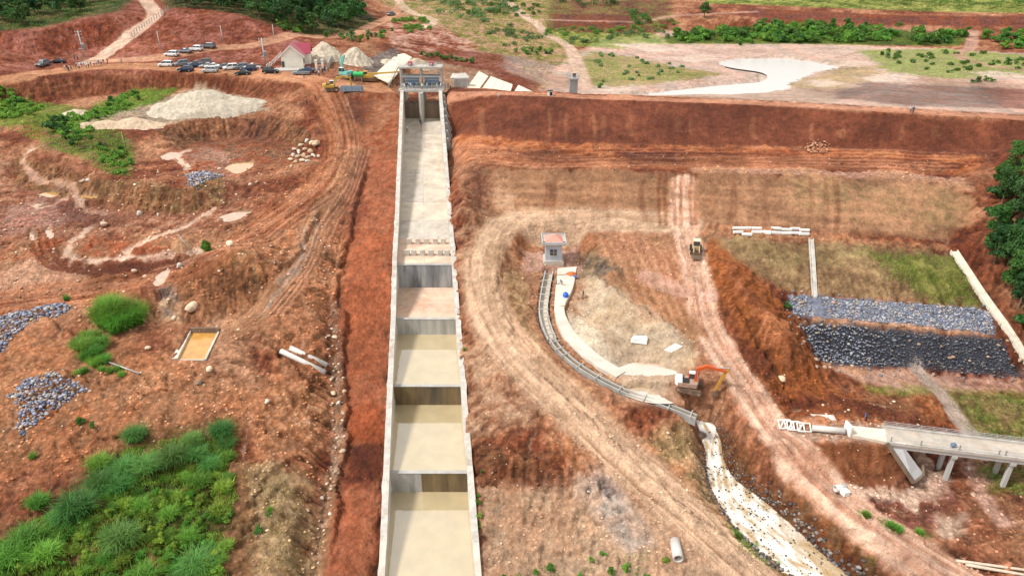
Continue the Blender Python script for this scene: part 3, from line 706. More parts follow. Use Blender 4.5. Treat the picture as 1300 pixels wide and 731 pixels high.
# dark faces of the cuts
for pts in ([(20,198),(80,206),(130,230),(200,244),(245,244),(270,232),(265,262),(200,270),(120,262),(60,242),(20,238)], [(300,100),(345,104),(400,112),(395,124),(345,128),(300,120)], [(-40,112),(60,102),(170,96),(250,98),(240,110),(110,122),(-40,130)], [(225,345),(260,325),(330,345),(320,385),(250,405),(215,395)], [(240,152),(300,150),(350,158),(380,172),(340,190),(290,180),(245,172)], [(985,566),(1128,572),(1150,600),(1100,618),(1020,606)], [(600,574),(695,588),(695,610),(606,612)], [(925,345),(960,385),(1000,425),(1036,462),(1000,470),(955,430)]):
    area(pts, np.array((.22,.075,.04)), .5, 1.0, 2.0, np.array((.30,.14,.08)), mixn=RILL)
# compaction lines across the dam faces
for k, (f0, f1) in enumerate(((0.25, .5), (.45, .6), (.7, .5), (.88, .6))):
    l = [((1 - f0) * a[0] + f0 * b[0], (1 - f0) * a[1] + f0 * b[1]) for a, b in (((620, 214), (625, 270)), ((760, 218), (760, 280)), ((900, 221), (900, 285)), ((1050, 224), (1050, 294)), ((1190, 234), (1180, 303)))]
    track(l, 1.2, TAN * .95, .35 * f1 * 2, .3, .8, .3, depth=.05)
rs2 = np.random.RandomState(3)
for k in range(70):                          # dozer marks running down the two faces
    x = rs2.uniform(610, 1215); up = rs2.rand() < .45
    y0, y1 = (130 + (x - 570) * .05, 180) if up else (222 + max(0, x - 1000) * .08, 275 + (x - 700) * .05)
    c = TAN * .9 if rs2.rand() < .5 else DRED
    track([(x, y0 + rs2.uniform(0, 12)), (x + rs2.uniform(-3, 3), (y0 + y1) / 2), (x + rs2.uniform(-3, 3), y1 - rs2.uniform(0, 15))], rs2.uniform(.5, 1.6), c, .16 + .14 * rs2.rand(), .2, .6, .2, depth=.03)
# ================================================================== relief, water hollows and the ground meshes
# mounds of sand, gravel and soil are modelled separately; here the ground itself
CL = np.clip(fbm(VX / 1.1, VY / 1.1, 4, 41, .6), -1, 1.5)
PATCH = smooth(.5 + 1.2 * fbm(VX / 17, VY / 17, 2, 51)) * np.clip(REL, 0, 1)
VZ += REL * (0.50 * N1 * near + 0.17 * N2 + 0.07 * N3 * near + .12 * np.abs(CL) * near) + steep * REL * (0.36 * RILL)
# slumped steps: small scarps where the loose fill has been cut and has slipped
q = (VZ + .8 * N1 + .3 * N2) / 1.5
f_ = q - np.floor(q)
VZ += PATCH * 1.5 * .55 * (smooth((f_ - .36) / .28) - f_) * np.clip(SL * 4, 0, 1)
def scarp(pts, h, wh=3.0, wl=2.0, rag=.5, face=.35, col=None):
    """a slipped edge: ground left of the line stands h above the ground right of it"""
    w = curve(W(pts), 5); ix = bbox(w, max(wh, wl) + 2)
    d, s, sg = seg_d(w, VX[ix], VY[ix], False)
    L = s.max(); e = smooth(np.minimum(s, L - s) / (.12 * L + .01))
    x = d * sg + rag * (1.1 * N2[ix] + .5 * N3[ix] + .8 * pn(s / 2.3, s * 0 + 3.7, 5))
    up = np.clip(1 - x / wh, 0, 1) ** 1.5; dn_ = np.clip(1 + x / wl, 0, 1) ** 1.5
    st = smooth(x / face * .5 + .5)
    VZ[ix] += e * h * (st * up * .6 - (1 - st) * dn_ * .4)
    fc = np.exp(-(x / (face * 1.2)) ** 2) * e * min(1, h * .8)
    blend(ix, fc * .5, np.array((.12, .04, .025)) if col is None else np.array(col))  # dark line painted along the edge, standing in for the scarp's shadow
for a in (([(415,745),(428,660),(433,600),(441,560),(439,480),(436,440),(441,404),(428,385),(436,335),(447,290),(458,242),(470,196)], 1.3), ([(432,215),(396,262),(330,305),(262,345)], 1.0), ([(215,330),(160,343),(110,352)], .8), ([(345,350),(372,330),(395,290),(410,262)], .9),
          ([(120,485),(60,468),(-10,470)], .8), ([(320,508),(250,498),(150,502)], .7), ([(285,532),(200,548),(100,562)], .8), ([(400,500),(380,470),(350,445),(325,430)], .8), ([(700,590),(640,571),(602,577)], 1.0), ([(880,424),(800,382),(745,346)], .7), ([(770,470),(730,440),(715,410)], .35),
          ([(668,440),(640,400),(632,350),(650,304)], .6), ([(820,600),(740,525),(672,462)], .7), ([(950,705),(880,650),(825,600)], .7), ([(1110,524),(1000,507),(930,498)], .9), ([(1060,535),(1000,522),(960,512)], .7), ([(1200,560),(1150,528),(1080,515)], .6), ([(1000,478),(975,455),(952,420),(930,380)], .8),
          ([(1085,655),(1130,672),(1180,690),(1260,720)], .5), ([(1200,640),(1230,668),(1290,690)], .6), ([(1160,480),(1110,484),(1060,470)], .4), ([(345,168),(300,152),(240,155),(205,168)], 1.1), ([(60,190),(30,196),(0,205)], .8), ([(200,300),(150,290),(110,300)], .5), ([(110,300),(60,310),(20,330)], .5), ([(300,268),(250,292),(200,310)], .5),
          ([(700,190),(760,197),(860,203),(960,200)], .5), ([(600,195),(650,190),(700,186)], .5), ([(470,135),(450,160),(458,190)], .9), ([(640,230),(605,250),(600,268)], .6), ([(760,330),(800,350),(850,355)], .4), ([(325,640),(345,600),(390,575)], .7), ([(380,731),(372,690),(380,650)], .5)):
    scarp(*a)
rk = np.random.RandomState(9)
for k in range(46):                          # many lesser slips and windrows across the worked ground
    cx, cy = (rk.uniform(0, 440), rk.uniform(190, 620)) if k < 26 else (rk.uniform(600, 1290), rk.uniform(480, 720))
    if 200 < cx < 300 and 415 < cy < 470: continue
    an = rk.uniform(-.5, .5); l = rk.uniform(18, 55)
    p_l = [(cx + l * t_, cy + l * t_ * math.tan(an) * .5 + rk.uniform(-4, 4)) for t_ in (1, .4, -.3, -1)]
    if k >= 26 and any(870 < q_[0] < 1110 and 520 < q_[1] for q_ in p_l): continue
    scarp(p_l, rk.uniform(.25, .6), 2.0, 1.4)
# run-off: water routed down the finished surface cuts gullies and leaves pale silt in them
Zr = (gsample(GZ, VX, VY) + .30 * N1 + .10 * N2 + .12 * RILL * steep).reshape(NR, NC)
best = np.zeros((NR, NC)); down = np.arange(N_V).reshape(NR, NC).copy(); ids = np.arange(N_V).reshape(NR, NC)
X2, Y2 = VX.reshape(NR, NC), VY.reshape(NR, NC)
for dj in (-1, 0, 1):
    for di in (-1, 0, 1):
        if dj == 0 and di == 0: continue
        a_ = (slice(max(0, -dj), NR - max(0, dj)), slice(max(0, -di), NC - max(0, di)))
        b_ = (slice(max(0, dj), NR - max(0, -dj)), slice(max(0, di), NC - max(0, -di)))
        g_ = (Zr[a_] - Zr[b_]) / (np.hypot(X2[a_] - X2[b_], Y2[a_] - Y2[b_]) + 1e-6)
        m_ = g_ > best[a_]
        best[a_] = np.where(m_, g_, best[a_]); down[a_] = np.where(m_, ids[b_], down[a_])
cell = ((0.80 * VY + 36) * 2 / NC) * np.repeat(np.gradient(RY), NC)
acc = cell.tolist(); dn = down.ravel().tolist()
for i in np.argsort(-Zr.ravel()).tolist():
    j = dn[i]
    if j != i: acc[j] += acc[i]
FLOW = np.log10(np.array(acc) / cell.clip(.02) + 1)
FLOW = blur(FLOW.reshape(NR, NC), 1).ravel()
gul = smooth((FLOW - 1.05) / 1.1) * np.clip(REL * 1.3, 0, 1) * np.clip(1.6 - VY / 170, 0, 1)
VZ -= .2 * gul
# soil tint follows the runnels, the clods and the washed silt
tone = 1 + REL * (0.32 * RILL * steep + 0.24 * N2 + 0.18 * N3 + .22 * CL) + 0.10 * N4 + .18 * N1
VC *= np.clip(tone, .42, 1.8)[:, None]
lum = (VC @ np.array((.3, .6, .1)))[:, None]
VC[:] = VC * np.clip((lum / .215) ** .62, .46, 1.1) * .9          # contrast curve put into the soil colour: dark tones pulled darker than pale ones
lum = (VC @ np.array((.3, .6, .1)))[:, None]
VC[:] = np.clip(lum + (VC - lum) * np.clip(1.28 - lum * .8, .98, 1.2), .012, .9)
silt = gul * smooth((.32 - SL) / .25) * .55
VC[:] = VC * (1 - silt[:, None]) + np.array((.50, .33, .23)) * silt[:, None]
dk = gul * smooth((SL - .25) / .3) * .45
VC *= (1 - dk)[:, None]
def hollow(w, depth=0.25, feather=0.6, rag=0.5, color=None, ring=None, z=None):
    """lower the ground inside outline w below a water level, with a low lip round it"""
    ix, a = region(None, feather, rag, w)
    if z is None: z = float(np.percentile(VZ[ix[a > .6]], 30)) if (a > .6).any() else float(VZ[ix].mean())
    ib, ab = region(None, feather * 3 + 1.0, rag, w)
    lip = ab > 0.02
    VZ[ib[lip]] = np.maximum(VZ[ib[lip]], z + 0.07)
    if ring is not None: blend(ib, ab * .7, ring)
    VZ[ix] = VZ[ix] * (1 - a) + (z - depth) * a
    if color is not None: blend(ix, a, color)
    WET[ib] = np.maximum(WET[ib], ab * .5)
    return z
def flatten(pts, z=None, feather=1.5):
    ix, a = region(pts, feather, .2)
    z = float(np.median(VZ[ix[a > .6]])) if z is None else z
    VZ[ix] = VZ[ix] * (1 - a * .93) + z * a * .93
def water_mat(name, c, mirror=.3, rough=.03, var=.12, scale=.35, bump=.02, bscale=2.5, top=1.0):
    m, nt, bs, out = new_mat(name)
    N, L = nt.nodes, nt.links
    tc = N.new('ShaderNodeTexCoord')
    n = N.new('ShaderNodeTexNoise'); n.inputs['Scale'].default_value = scale; n.inputs['Detail'].default_value = 5
    L.new(tc.outputs['Object'], n.inputs['Vector'])
    mr = N.new('ShaderNodeMapRange'); mr.inputs[1].default_value = .3; mr.inputs[2].default_value = .7; mr.inputs[3].default_value = 1 - var; mr.inputs[4].default_value = 1 + var
    L.new(n.outputs[0], mr.inputs[0])
    mx = N.new('ShaderNodeMix'); mx.data_type = 'RGBA'; mx.blend_type = 'MULTIPLY'; mx.inputs[0].default_value = 1; mx.inputs[6].default_value = (*c, 1)
    L.new(mr.outputs[0], mx.inputs[7]); L.new(mx.outputs[2], bs.inputs['Base Color'])
    bs.inputs['Roughness'].default_value = .4; bs.inputs['Specular IOR Level'].default_value = .1
    gl = N.new('ShaderNodeBsdfGlossy'); gl.inputs['Color'].default_value = (1, 1, 1, 1); gl.inputs['Roughness'].default_value = rough
    lw = N.new('ShaderNodeLayerWeight'); lw.inputs[0].default_value = .25
    ml = N.new('ShaderNodeMapRange'); ml.inputs[3].default_value = mirror; ml.inputs[4].default_value = top
    L.new(lw.outputs['Fresnel'], ml.inputs[0])
    ms = N.new('ShaderNodeMixShader')
    L.new(ml.outputs[0], ms.inputs[0]); L.new(bs.outputs[0], ms.inputs[1]); L.new(gl.outputs[0], ms.inputs[2]); L.new(ms.outputs[0], out.inputs[0])
    n2 = N.new('ShaderNodeTexNoise'); n2.inputs['Scale'].default_value = bscale; n2.inputs['Detail'].default_value = 3
    L.new(tc.outputs['Object'], n2.inputs['Vector'])
    bp = N.new('ShaderNodeBump'); bp.inputs['Strength'].default_value = bump; bp.inputs['Distance'].default_value = .2
    L.new(n2.outputs[0], bp.inputs['Height']); L.new(bp.outputs[0], gl.inputs['Normal'])
    return m
M_POOL = water_mat('silt_pool_water', (.46, .375, .225), .22, var=.10, bump=.05, bscale=1.2)
M_MILK = water_mat('milky_puddle_water', (.56, .45, .32), .12, top=.5)
M_TANW = water_mat('tan_puddle_water', (.46, .30, .19), .05, top=.3, var=.25, scale=.8)
M_ORANGE = water_mat('orange_puddle_water', (.50, .26, .06), .12, top=.4, var=.2, scale=.6)
M_LAKE = water_mat('reservoir_water', (.56, .48, .40), .30, top=.75, rough=.22, bump=.01, var=.06, scale=.05)
WATERS = []
def puddle(name, w, m, margin=0.5, depth=.3, ring=None, rag=.5, color=(.4, .28, .17), feather=.6, z=None):
    z = hollow(w, depth, feather, rag, np.array(color), ring, z)
    c = w.mean(0)
    d = w - c
    w2 = c + d * (1 + margin / np.hypot(*d.T)[:, None])
    me = bpy.data.meshes.new(name)
    me.from_pydata([(x - c[0], y - c[1], 0) for x, y in w2], [], [tuple(range(len(w2)))])
    me.materials.append(m)
    o = link(name, me, None, (c[0], c[1], z))
    return tag(o, kind='structure')
def pud(pts, m, **k):
    w = W(pts)
    return puddle('puddle', curve(np.vstack([w, w[:1]]), 4)[:-1], m, **k)
wl_ = np.array([U(x, y, -10.0)[:2] for x, y in [(790,126),(815,120),(850,115),(885,111),(950,102),(960,95),(930,89),(910,81),(940,75),(990,74),(1030,78),(1066,86),(1030,92),(1010,102),(996,112),(960,121),(900,130),(840,131)]])
puddle('reservoir', curve(np.vstack([wl_, wl_[:1]]), 4)[:-1], M_LAKE, 5.0, .6, ring=np.array((.42, .30, .24)), rag=3.0, color=MUD, feather=2.5, z=-10.0)
flatten([(778,454),(836,450),(866,464),(862,480),(800,484),(780,480)])
flatten([(786,488),(820,484),(846,500),(858,516),(826,518),(796,508)], None, .8)
pud([(786,468),(797,459),(818,456),(836,459),(856,468),(852,474),(828,477),(805,478),(790,476)], M_MILK, ring=PALE)
pud([(792,492),(815,488),(832,497),(842,508),(850,514),(828,512),(800,503)], M_MILK, ring=PALE)
pud([(205,198),(216,194),(228,196),(226,201),(210,203)], M_TANW)
pud([(286,213),(296,207),(320,205),(318,212),(300,220)], M_ORANGE)
pud([(48,247),(62,242),(74,244),(66,250)], M_ORANGE)
pud([(104,247),(118,246),(122,250),(108,253)], M_ORANGE)
pud([(36,292),(42,290),(47,302),(41,304)], M_TANW, rag=.2)
pud([(56,288),(62,287),(67,300),(62,302)], M_TANW, rag=.2)
pud([(195,360),(202,348),(214,343),(210,352),(200,364)], M_TANW, rag=.2)
pud([(280,275),(300,268),(318,266),(312,274),(290,282)], M_TANW)
pud([(1200,560),(1215,556),(1222,566),(1208,568)], M_TANW)
flatten([(852,476),(875,468),(905,480),(912,498),(885,504),(858,494)])
flatten([(690,318),(720,318),(722,345),(688,345)], None, .8)
# stony brook below the culvert
STREAM_L = [(882,533,-28.6),(896,570,-30.1),(898,598,-30.8),(908,632,-31.6),(945,682,-32.6),(990,720,-33.1),(1080,785,-33.8)]
STREAM_R = [(903,538,-28.6),(914,558,-29.6),(919,585,-30.5),(935,612,-31.2),(968,636,-31.9),(1000,662,-32.4),(1054,713,-33.1),(1130,768,-33.8)]

# faces, without those under the spillway channel
II = (np.arange(NR - 1)[:, None] * NC + np.arange(NC - 1)[None, :]).ravel()
QUADS = np.stack([II, II + 1, II + NC + 1, II + NC], 1)
fx, fy = VX[QUADS].mean(1), VY[QUADS].mean(1)
hole = (fx > XL(fy) - WT * .35) & (fx < XR(fy) + WT * .35) & (fy < 199)
LABEL = np.zeros(N_V, int)
def setl(pts, k, world=None):
    w = W(pts) if world is None else world
    ix = bbox(w, .1); LABEL[ix[inside(w, VX[ix], VY[ix])]] = k
setl([(568,119),(760,126),(1040,138),(1300,154),(1500,166),(1500,200),(1262,196),(1238,246),(1234,276),(1206,306),(1212,320),(1256,392),(1298,480),(1160,467),(1040,456),(1002,372),(900,300),(870,284),(660,273),(600,270),(588,215)], 1)
setl([(760,52),(850,50),(900,56),(1000,54),(1200,62),(1290,68),(1300,140),(1040,128),(760,117),(690,110),(700,90)], 2)
setl([(-250,95),(0,90),(60,80),(140,68),(210,70),(270,60),(330,54),(400,45),(480,20),(520,-30),(-250,-60)], 3)
for ix, a in ROADS: LABEL[ix[a > .5]] = 4
FL = LABEL[QUADS[:, 0]]

def ground_material():
    m, nt, bs, out = new_mat('earth')
    N, L = nt.nodes, nt.links
    at = N.new('ShaderNodeAttribute'); at.attribute_name = 'soil'
    wt = N.new('ShaderNodeAttribute'); wt.attribute_name = 'wet'
    tc = N.new('ShaderNodeTexCoord')
    def noise(sc, det=6, r=.6):
        n = N.new('ShaderNodeTexNoise'); n.inputs['Scale'].default_value = sc; n.inputs['Detail'].default_value = det; n.inputs['Roughness'].default_value = r
        L.new(tc.outputs['Object'], n.inputs['Vector']); return n
    n1, n2 = noise(.55, 9, .68), noise(4.5, 6, .7)
    def mr(src, a, b, c, d):
        q = N.new('ShaderNodeMapRange'); q.inputs[1].default_value = a; q.inputs[2].default_value = b; q.inputs[3].default_value = c; q.inputs[4].default_value = d
        L.new(src, q.inputs[0]); return q.outputs[0]
    def mul(c, f):
        x = N.new('ShaderNodeMix'); x.data_type = 'RGBA'; x.blend_type = 'MULTIPLY'; x.inputs[0].default_value = 1
        L.new(c, x.inputs[6]); L.new(f, x.inputs[7]); return x.outputs[2]
    c = mul(at.outputs['Color'], mr(n1.outputs[0], .3, .7, .62, 1.36))
    c = mul(c, mr(n2.outputs[0], .3, .72, .70, 1.32))
    # crumbs: warped cells with crisp edges
    n3 = noise(1.2, 5, .65)
    wv = N.new('ShaderNodeMix'); wv.data_type = 'VECTOR'; wv.inputs[0].default_value = .35
    L.new(tc.outputs['Object'], wv.inputs[4]); L.new(n3.outputs['Color'], wv.inputs[5])
    cr = N.new('ShaderNodeTexVoronoi'); cr.inputs['Scale'].default_value = 2.2; cr.feature = 'F1'
    L.new(wv.outputs[1], cr.inputs['Vector'])
    cb_ = N.new('ShaderNodeAttribute'); cb_.attribute_name = 'crumb'
    cm_ = N.new('ShaderNodeMix'); cm_.data_type = 'FLOAT'; cm_.inputs[2].default_value = 1.0
    L.new(cb_.outputs['Fac'], cm_.inputs[0]); L.new(mr(cr.outputs['Distance'], .1, .62, 1.15, .74), cm_.inputs[3])
    c = mul(c, cm_.outputs[0])
    n5 = noise(.11, 4, .6)
    c = mul(c, mr(n5.outputs[0], .35, .65, .86, 1.12))
    # scattered pale pebbles and dark clods
    vo = N.new('ShaderNodeTexVoronoi'); vo.inputs['Scale'].default_value = 1.6; vo.inputs['Randomness'].default_value = 1
    L.new(tc.outputs['Object'], vo.inputs['Vector'])
    pb = mr(vo.outputs['Distance'], .06, .13, 1, 0)
    gate = mr(n1.outputs[0], .5, .62, 0, .75)
    g2 = N.new('ShaderNodeMath'); g2.operation = 'MULTIPLY'; L.new(pb, g2.inputs[0]); L.new(gate, g2.inputs[1])
    px = N.new('ShaderNodeMix'); px.data_type = 'RGBA'; px.inputs[7].default_value = (.56, .42, .30, 1)
    L.new(g2.outputs[0], px.inputs[0]); L.new(c, px.inputs[6])
    L.new(px.outputs[2], bs.inputs['Base Color'])
    L.new(mr(wt.outputs['Fac'], 0, 1, .95, .28), bs.inputs['Roughness'])
    bs.inputs['Specular IOR Level'].default_value = .25
    ad = N.new('ShaderNodeMath'); ad.operation = 'MULTIPLY_ADD'; ad.inputs[1].default_value = .35
    L.new(n2.outputs[0], ad.inputs[0]); L.new(n1.outputs[0], ad.inputs[2])
    a2 = N.new('ShaderNodeMath'); a2.operation = 'MULTIPLY_ADD'; a2.inputs[1].default_value = -.28
    L.new(cr.outputs['Distance'], a2.inputs[0]); L.new(ad.outputs[0], a2.inputs[2])
    bp = N.new('ShaderNodeBump'); bp.inputs['Strength'].default_value = 1.0; bp.inputs['Distance'].default_value = .8
    L.new(a2.outputs[0], bp.inputs['Height']); L.new(bp.outputs[0], bs.inputs['Normal'])
    return m
M_EARTH = ground_material()
def ground_object(name, sel, **k):
    q = QUADS[sel]
    if not len(q): return
    used, inv = np.unique(q, return_inverse=True)
    me = bpy.data.meshes.new(name)
    me.vertices.add(len(used)); me.loops.add(q.size); me.polygons.add(len(q))
    me.vertices.foreach_set('co', np.stack([VX[used], VY[used], VZ[used]], 1).astype(np.float32).ravel())
    me.loops.foreach_set('vertex_index', inv.reshape(-1).astype(np.int32))
    me.polygons.foreach_set('loop_start', (np.arange(len(q)) * 4).astype(np.int32))
    me.polygons.foreach_set('use_smooth', np.ones(len(q), bool))
    me.update(calc_edges=True)
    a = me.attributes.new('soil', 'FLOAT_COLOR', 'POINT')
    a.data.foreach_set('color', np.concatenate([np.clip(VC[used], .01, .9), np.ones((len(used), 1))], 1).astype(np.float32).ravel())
    b = me.attributes.new('wet', 'FLOAT', 'POINT')
    b.data.foreach_set('value', WET[used].astype(np.float32))
    d_ = me.attributes.new('crumb', 'FLOAT', 'POINT')
    d_.data.foreach_set('value', np.clip(REL[used] * 1.2 - .15, 0, 1).astype(np.float32))
    me.materials.append(M_EARTH)
    o = link(name, me)
    return tag(o, kind='structure', **k)
def build_ground():
    for k, nm in ((0, 'ground'), (1, 'dam_embankment'), (2, 'mud_flat'), (3, 'hillside'), (4, 'dirt_road')):
        ground_object(nm, (~hole) & (FL == k))
    # plain ground round the surveyed strip
    xs, ys_ = np.arange(-320, 321, 8.0), np.arange(8, 446, 6.0)
    gx, gy = np.meshgrid(xs, ys_)
    ex = .80 * np.maximum(gy, 50) + 36
    z = gsample(GZ, gx, np.maximum(gy, 44)) - .35 + .6 * fbm(gx / 14, gy / 14, 3, 88)
    n_ = len(xs); I3 = (np.arange(len(ys_) - 1)[:, None] * n_ + np.arange(n_ - 1)[None]).ravel()
    Q3 = np.stack([I3, I3 + 1, I3 + n_ + 1, I3 + n_], 1)
    out3 = ((np.abs(gx) > ex - 6) | (gy < 54)).ravel()
    Q3 = Q3[out3[Q3].all(1)]
    Q3 = Q3[~((gy.ravel()[Q3].max(1) > 50.5) & (np.abs(gx.ravel()[Q3]).max(1) < ex.ravel()[Q3].min(1) - 1))]
    zf = z.ravel(); cov = (np.abs(gx) < ex).ravel() & (gy.ravel() > 50); zf[cov] -= 1.2
    ch = (gx.ravel() > XL(gy.ravel()) - 9) & (gx.ravel() < XR(gy.ravel()) + 9) & (gy.ravel() < 56); zf[ch] = np.minimum(zf[ch], -37)
    me = bpy.data.meshes.new('ground')
    me.from_pydata(np.stack([gx.ravel(), gy.ravel(), zf], 1).tolist(), [], Q3.tolist())
    me.polygons.foreach_set('use_smooth', [True] * len(Q3))
    me.materials.append(mat('outer_earth', (.24, .10, .06), .95, var=.4, scale=.12, bump=.4, dirt=(.09, .15, .035), dirt_amt=.5))
    tag(link('ground', me), kind='structure')
    # the land beyond, out to the horizon
    me = bpy.data.meshes.new('far_terrain')
    vs, fs = [], []
    ys = [434, 470, 520, 600, 720, 900, 1200, 1700, 2600, 4200, 6500]
    nx = 60
    for j, y in enumerate(ys):
        for i in range(nx + 1):
            s = -1 + 2 * i / nx
            x = s * (y * 1.5 + 260)
            base = float(gsample(GZ, x, y)) if y < 530 else None
            hill = 14 + (y - 434) * .045 * (1 if y < 900 else .6) + 10 * math.sin(x / 130 + y / 90) + 16 * math.sin(x / 290 - y / 230)
            t_ = min(1, max(0, (y - 440) / 160))
            z = (float(gsample(GZ, max(-325, min(325, x)), min(y, 520))) * (1 - t_) + hill * t_) - (1.2 if j == 0 else 0)
            vs.append((x, y, z))
    for j in range(len(ys) - 1):
        for i in range(nx):
            a = j * (nx + 1) + i
            fs.append((a, a + 1, a + nx + 2, a + nx + 1))
    me.from_pydata(vs, [], fs)
    me.polygons.foreach_set('use_smooth', [True] * len(fs))
    me.materials.append(mat('far_land', (.12, .15, .05), .95, var=.6, scale=.02, dirt=(.33, .14, .09), dirt_amt=.3))
    tag(link('far_terrain', me), kind='structure')
def GZ_at(x, y):
    """finished ground height, bilinear on the terrain vertices"""
    r = np.interp(y, RY, np.arange(NR)); j = int(min(r, NR - 2)); v = r - j
    def row(jj):
        c = (x / (0.80 * RY[jj] + 36) + 1) * .5 * (NC - 1)
        i = int(min(max(c, 0), NC - 2)); u = min(max(c - i, 0), 1)
        return VZ[jj * NC + i] * (1 - u) + VZ[jj * NC + i + 1] * u
    return float(row(j) * (1 - v) + row(j + 1) * v)
def G(px, py, sink=0.0):
    """point on the finished ground seen at survey pixel px,py"""
    x, y, z = P(px, py)
    d = ray(px, py)
    for _ in range(3):                       # walk along the sight line to the finished surface
        h = GZ_at(x, y)
        x, y, z = U(px, py, h)
    return Vector((x, y, GZ_at(x, y) - sink))
def GW(x, y, sink=0.0): return Vector((x, y, GZ_at(x, y) - sink))
# ================================================================== spillway channel
C_NEW = mat('pale_concrete', (.50, .46, .40), .85, var=.28, scale=.5, bump=.15, dirt=(.30, .22, .15), dirt_amt=.35)
C_CAP = mat('capping_concrete', (.44, .42, .385), .85, var=.3, scale=.8, bump=.15, dirt=(.30, .24, .18), dirt_amt=.35)
C_GREY = mat('grey_concrete', (.36, .355, .34), .85, var=.25, scale=.6, bump=.15)
C_WALL_BLUE = mat('stained_blue_grey_concrete', (.30, .31, .32), .8, var=.55, scale=.9, dirt=(.10, .105, .12), dirt_amt=.55, streak=True)
C_WALL_GREY = mat('streaked_grey_concrete', (.36, .35, .32), .8, var=.4, scale=.9, dirt=(.17, .17, .17), dirt_amt=.35, streak=True)
C_WALL_BROWN = mat('algae_streaked_concrete', (.15, .105, .05), .7, var=.55, scale=.9, dirt=(.05, .045, .04), dirt_amt=.5, streak=True)
C_SLAB = mat('chute_slab_concrete', (.50, .44, .36), .85, var=.3, scale=.35, bump=.1, dirt=(.36, .27, .20), dirt_amt=.35)
C_SLAB2 = mat('chute_slab_concrete_grey', (.44, .40, .345), .85, var=.3, scale=.5, bump=.1, dirt=(.34, .26, .20), dirt_amt=.3)
C_MUDSLAB = mat('silted_slab', (.56, .42, .32), .85, var=.3, scale=.3, dirt=(.42, .22, .14), dirt_amt=.4)
C_DARK = mat('dark_concrete', (.17, .12, .085), .7, var=.5, scale=.7, dirt=(.08, .06, .05), dirt_amt=.4, streak=True)

spill = empty('spillway', (XL(110), 110, -25), 0, 'long stepped concrete spillway channel running down from the gates past silty pools', 'spillway')
SB = Vector(spill.location)
def sp(mb, name, m, parent=None, **k):
    """build in world coordinates under the spillway"""
    off = SB if parent is None else Vector((0, 0, 0))
    mb.v = [tuple(Vector(v) - SB) for v in mb.v]
    return mb.build(name, m, spill if parent is None else parent, **k)
FLOOR = [(40, -35), (78.2, -35), (78.21, -31.5), (94.5, -31.5), (94.51, -28), (110.9, -28), (110.91, -23.4), (123.7, -22.9), (123.71, -18.0), (134.5, -17.2), (198, -7.7), (206, -7.7)]
def floor_z(Y): return float(np.interp(Y, [a for a, b in FLOOR], [b for a, b in FLOOR]))
wall_st = [44, 52, 60, 68, 78.2, 86.3, 94.5, 102.7, 110.9, 117.3, 123.7, 134.5, 144, 154, 164, 174, 184, 197]
for side in (0, 1):
    X = XL if side == 0 else XR
    sg = -1 if side == 0 else 1
    for a, b in zip(wall_st[:-1], wall_st[1:]):
        a2, b2 = a + .012, b - .012
        mb = MB()
        zb = min(floor_z(a + .1), floor_z(b - .1)) - .6
        cr = []
        for Y in (a2, b2):
            zt = wall_top(Y)
            x = X(Y)
            cr.append(((x, Y, zb), (x + sg * WT, Y, zb), (x + sg * WT, Y, zt), (x, Y, zt)))
        (p0, p1, p2, p3), (q0, q1, q2, q3) = cr
        mb.add([p0, p1, p2, p3, q0, q1, q2, q3], [(0, 1, 2, 3), (7, 6, 5, 4), (0, 4, 5, 1), (1, 5, 6, 2), (2, 6, 7, 3), (3, 7, 4, 0)])
        o = sp(mb, 'side_wall', C_NEW)
        # capping beam, cast a little proud and uneven on the earth side
        mb = MB(); n = 7
        rw = [random.uniform(.0, .05) + (.12 if random.random() < .12 else 0) for _ in range(n)]
        vs = []
        for i in range(n):
            Y = a2 + (b2 - a2) * i / (n - 1); zt = wall_top(Y); x = X(Y)
            j = rw[i]
            vs += [(x - sg * .06, Y, zt - .22), (x + sg * (WT + j), Y, zt - .22), (x + sg * (WT + j), Y, zt + .09), (x - sg * .06, Y, zt + .09)]
        fs = [(0, 1, 2, 3), tuple(4 * (n - 1) + k for k in (3, 2, 1, 0))]
        for i in range(n - 1):
            k = 4 * i
            fs += [(k, k + 4, k + 5, k + 1), (k + 1, k + 5, k + 6, k + 2), (k + 2, k + 6, k + 7, k + 3), (k + 3, k + 7, k + 4, k)]
        mb.add(vs, fs)
        mb.v = [tuple(Vector(v) - SB) for v in mb.v]
        mb.build('capping_beam', C_CAP, o)
# chute floor in cast bays, silted lower bay, dry basin
def bay(a, b, m, name='floor_slab', z0=None, z1=None, gap=.02, x0=0, x1=1):
    mb = MB(); vs = []
    for Y, z in ((a + gap, floor_z(a + .02) if z0 is None else z0), (b - gap, floor_z(b - .02) if z1 is None else z1)):
        xa, xb = XL(Y) + .01, XR(Y) - .01
        l, r = xa + (xb - xa) * x0 + (gap if x0 > 0 else 0), xa + (xb - xa) * x1 - (gap if x1 < 1 else 0)
        vs += [(l, Y, z - .5), (r, Y, z - .5), (r, Y, z), (l, Y, z)]
    mb.add(vs, [(0, 1, 2, 3), (7, 6, 5, 4), (0, 4, 5, 1), (1, 5, 6, 2), (2, 6, 7, 3), (3, 7, 4, 0)])
    return sp(mb, name, m)
for a, b in zip((134.5, 142, 150, 158, 166, 176, 187), (142, 150, 158, 166, 176, 187, 197.9)):
    for h in (0, .5):
        bay(a, b, C_SLAB if random.random() < .6 else C_SLAB2, x0=h, x1=h + .5, gap=.04)
bay(124.3, 129.2, C_MUDSLAB, x0=0, x1=.5); bay(124.3, 129.2, C_MUDSLAB, x0=.5, x1=1); bay(129.2, 134.5, C_MUDSLAB)
bay(111.6, 123.65, C_MUDSLAB)
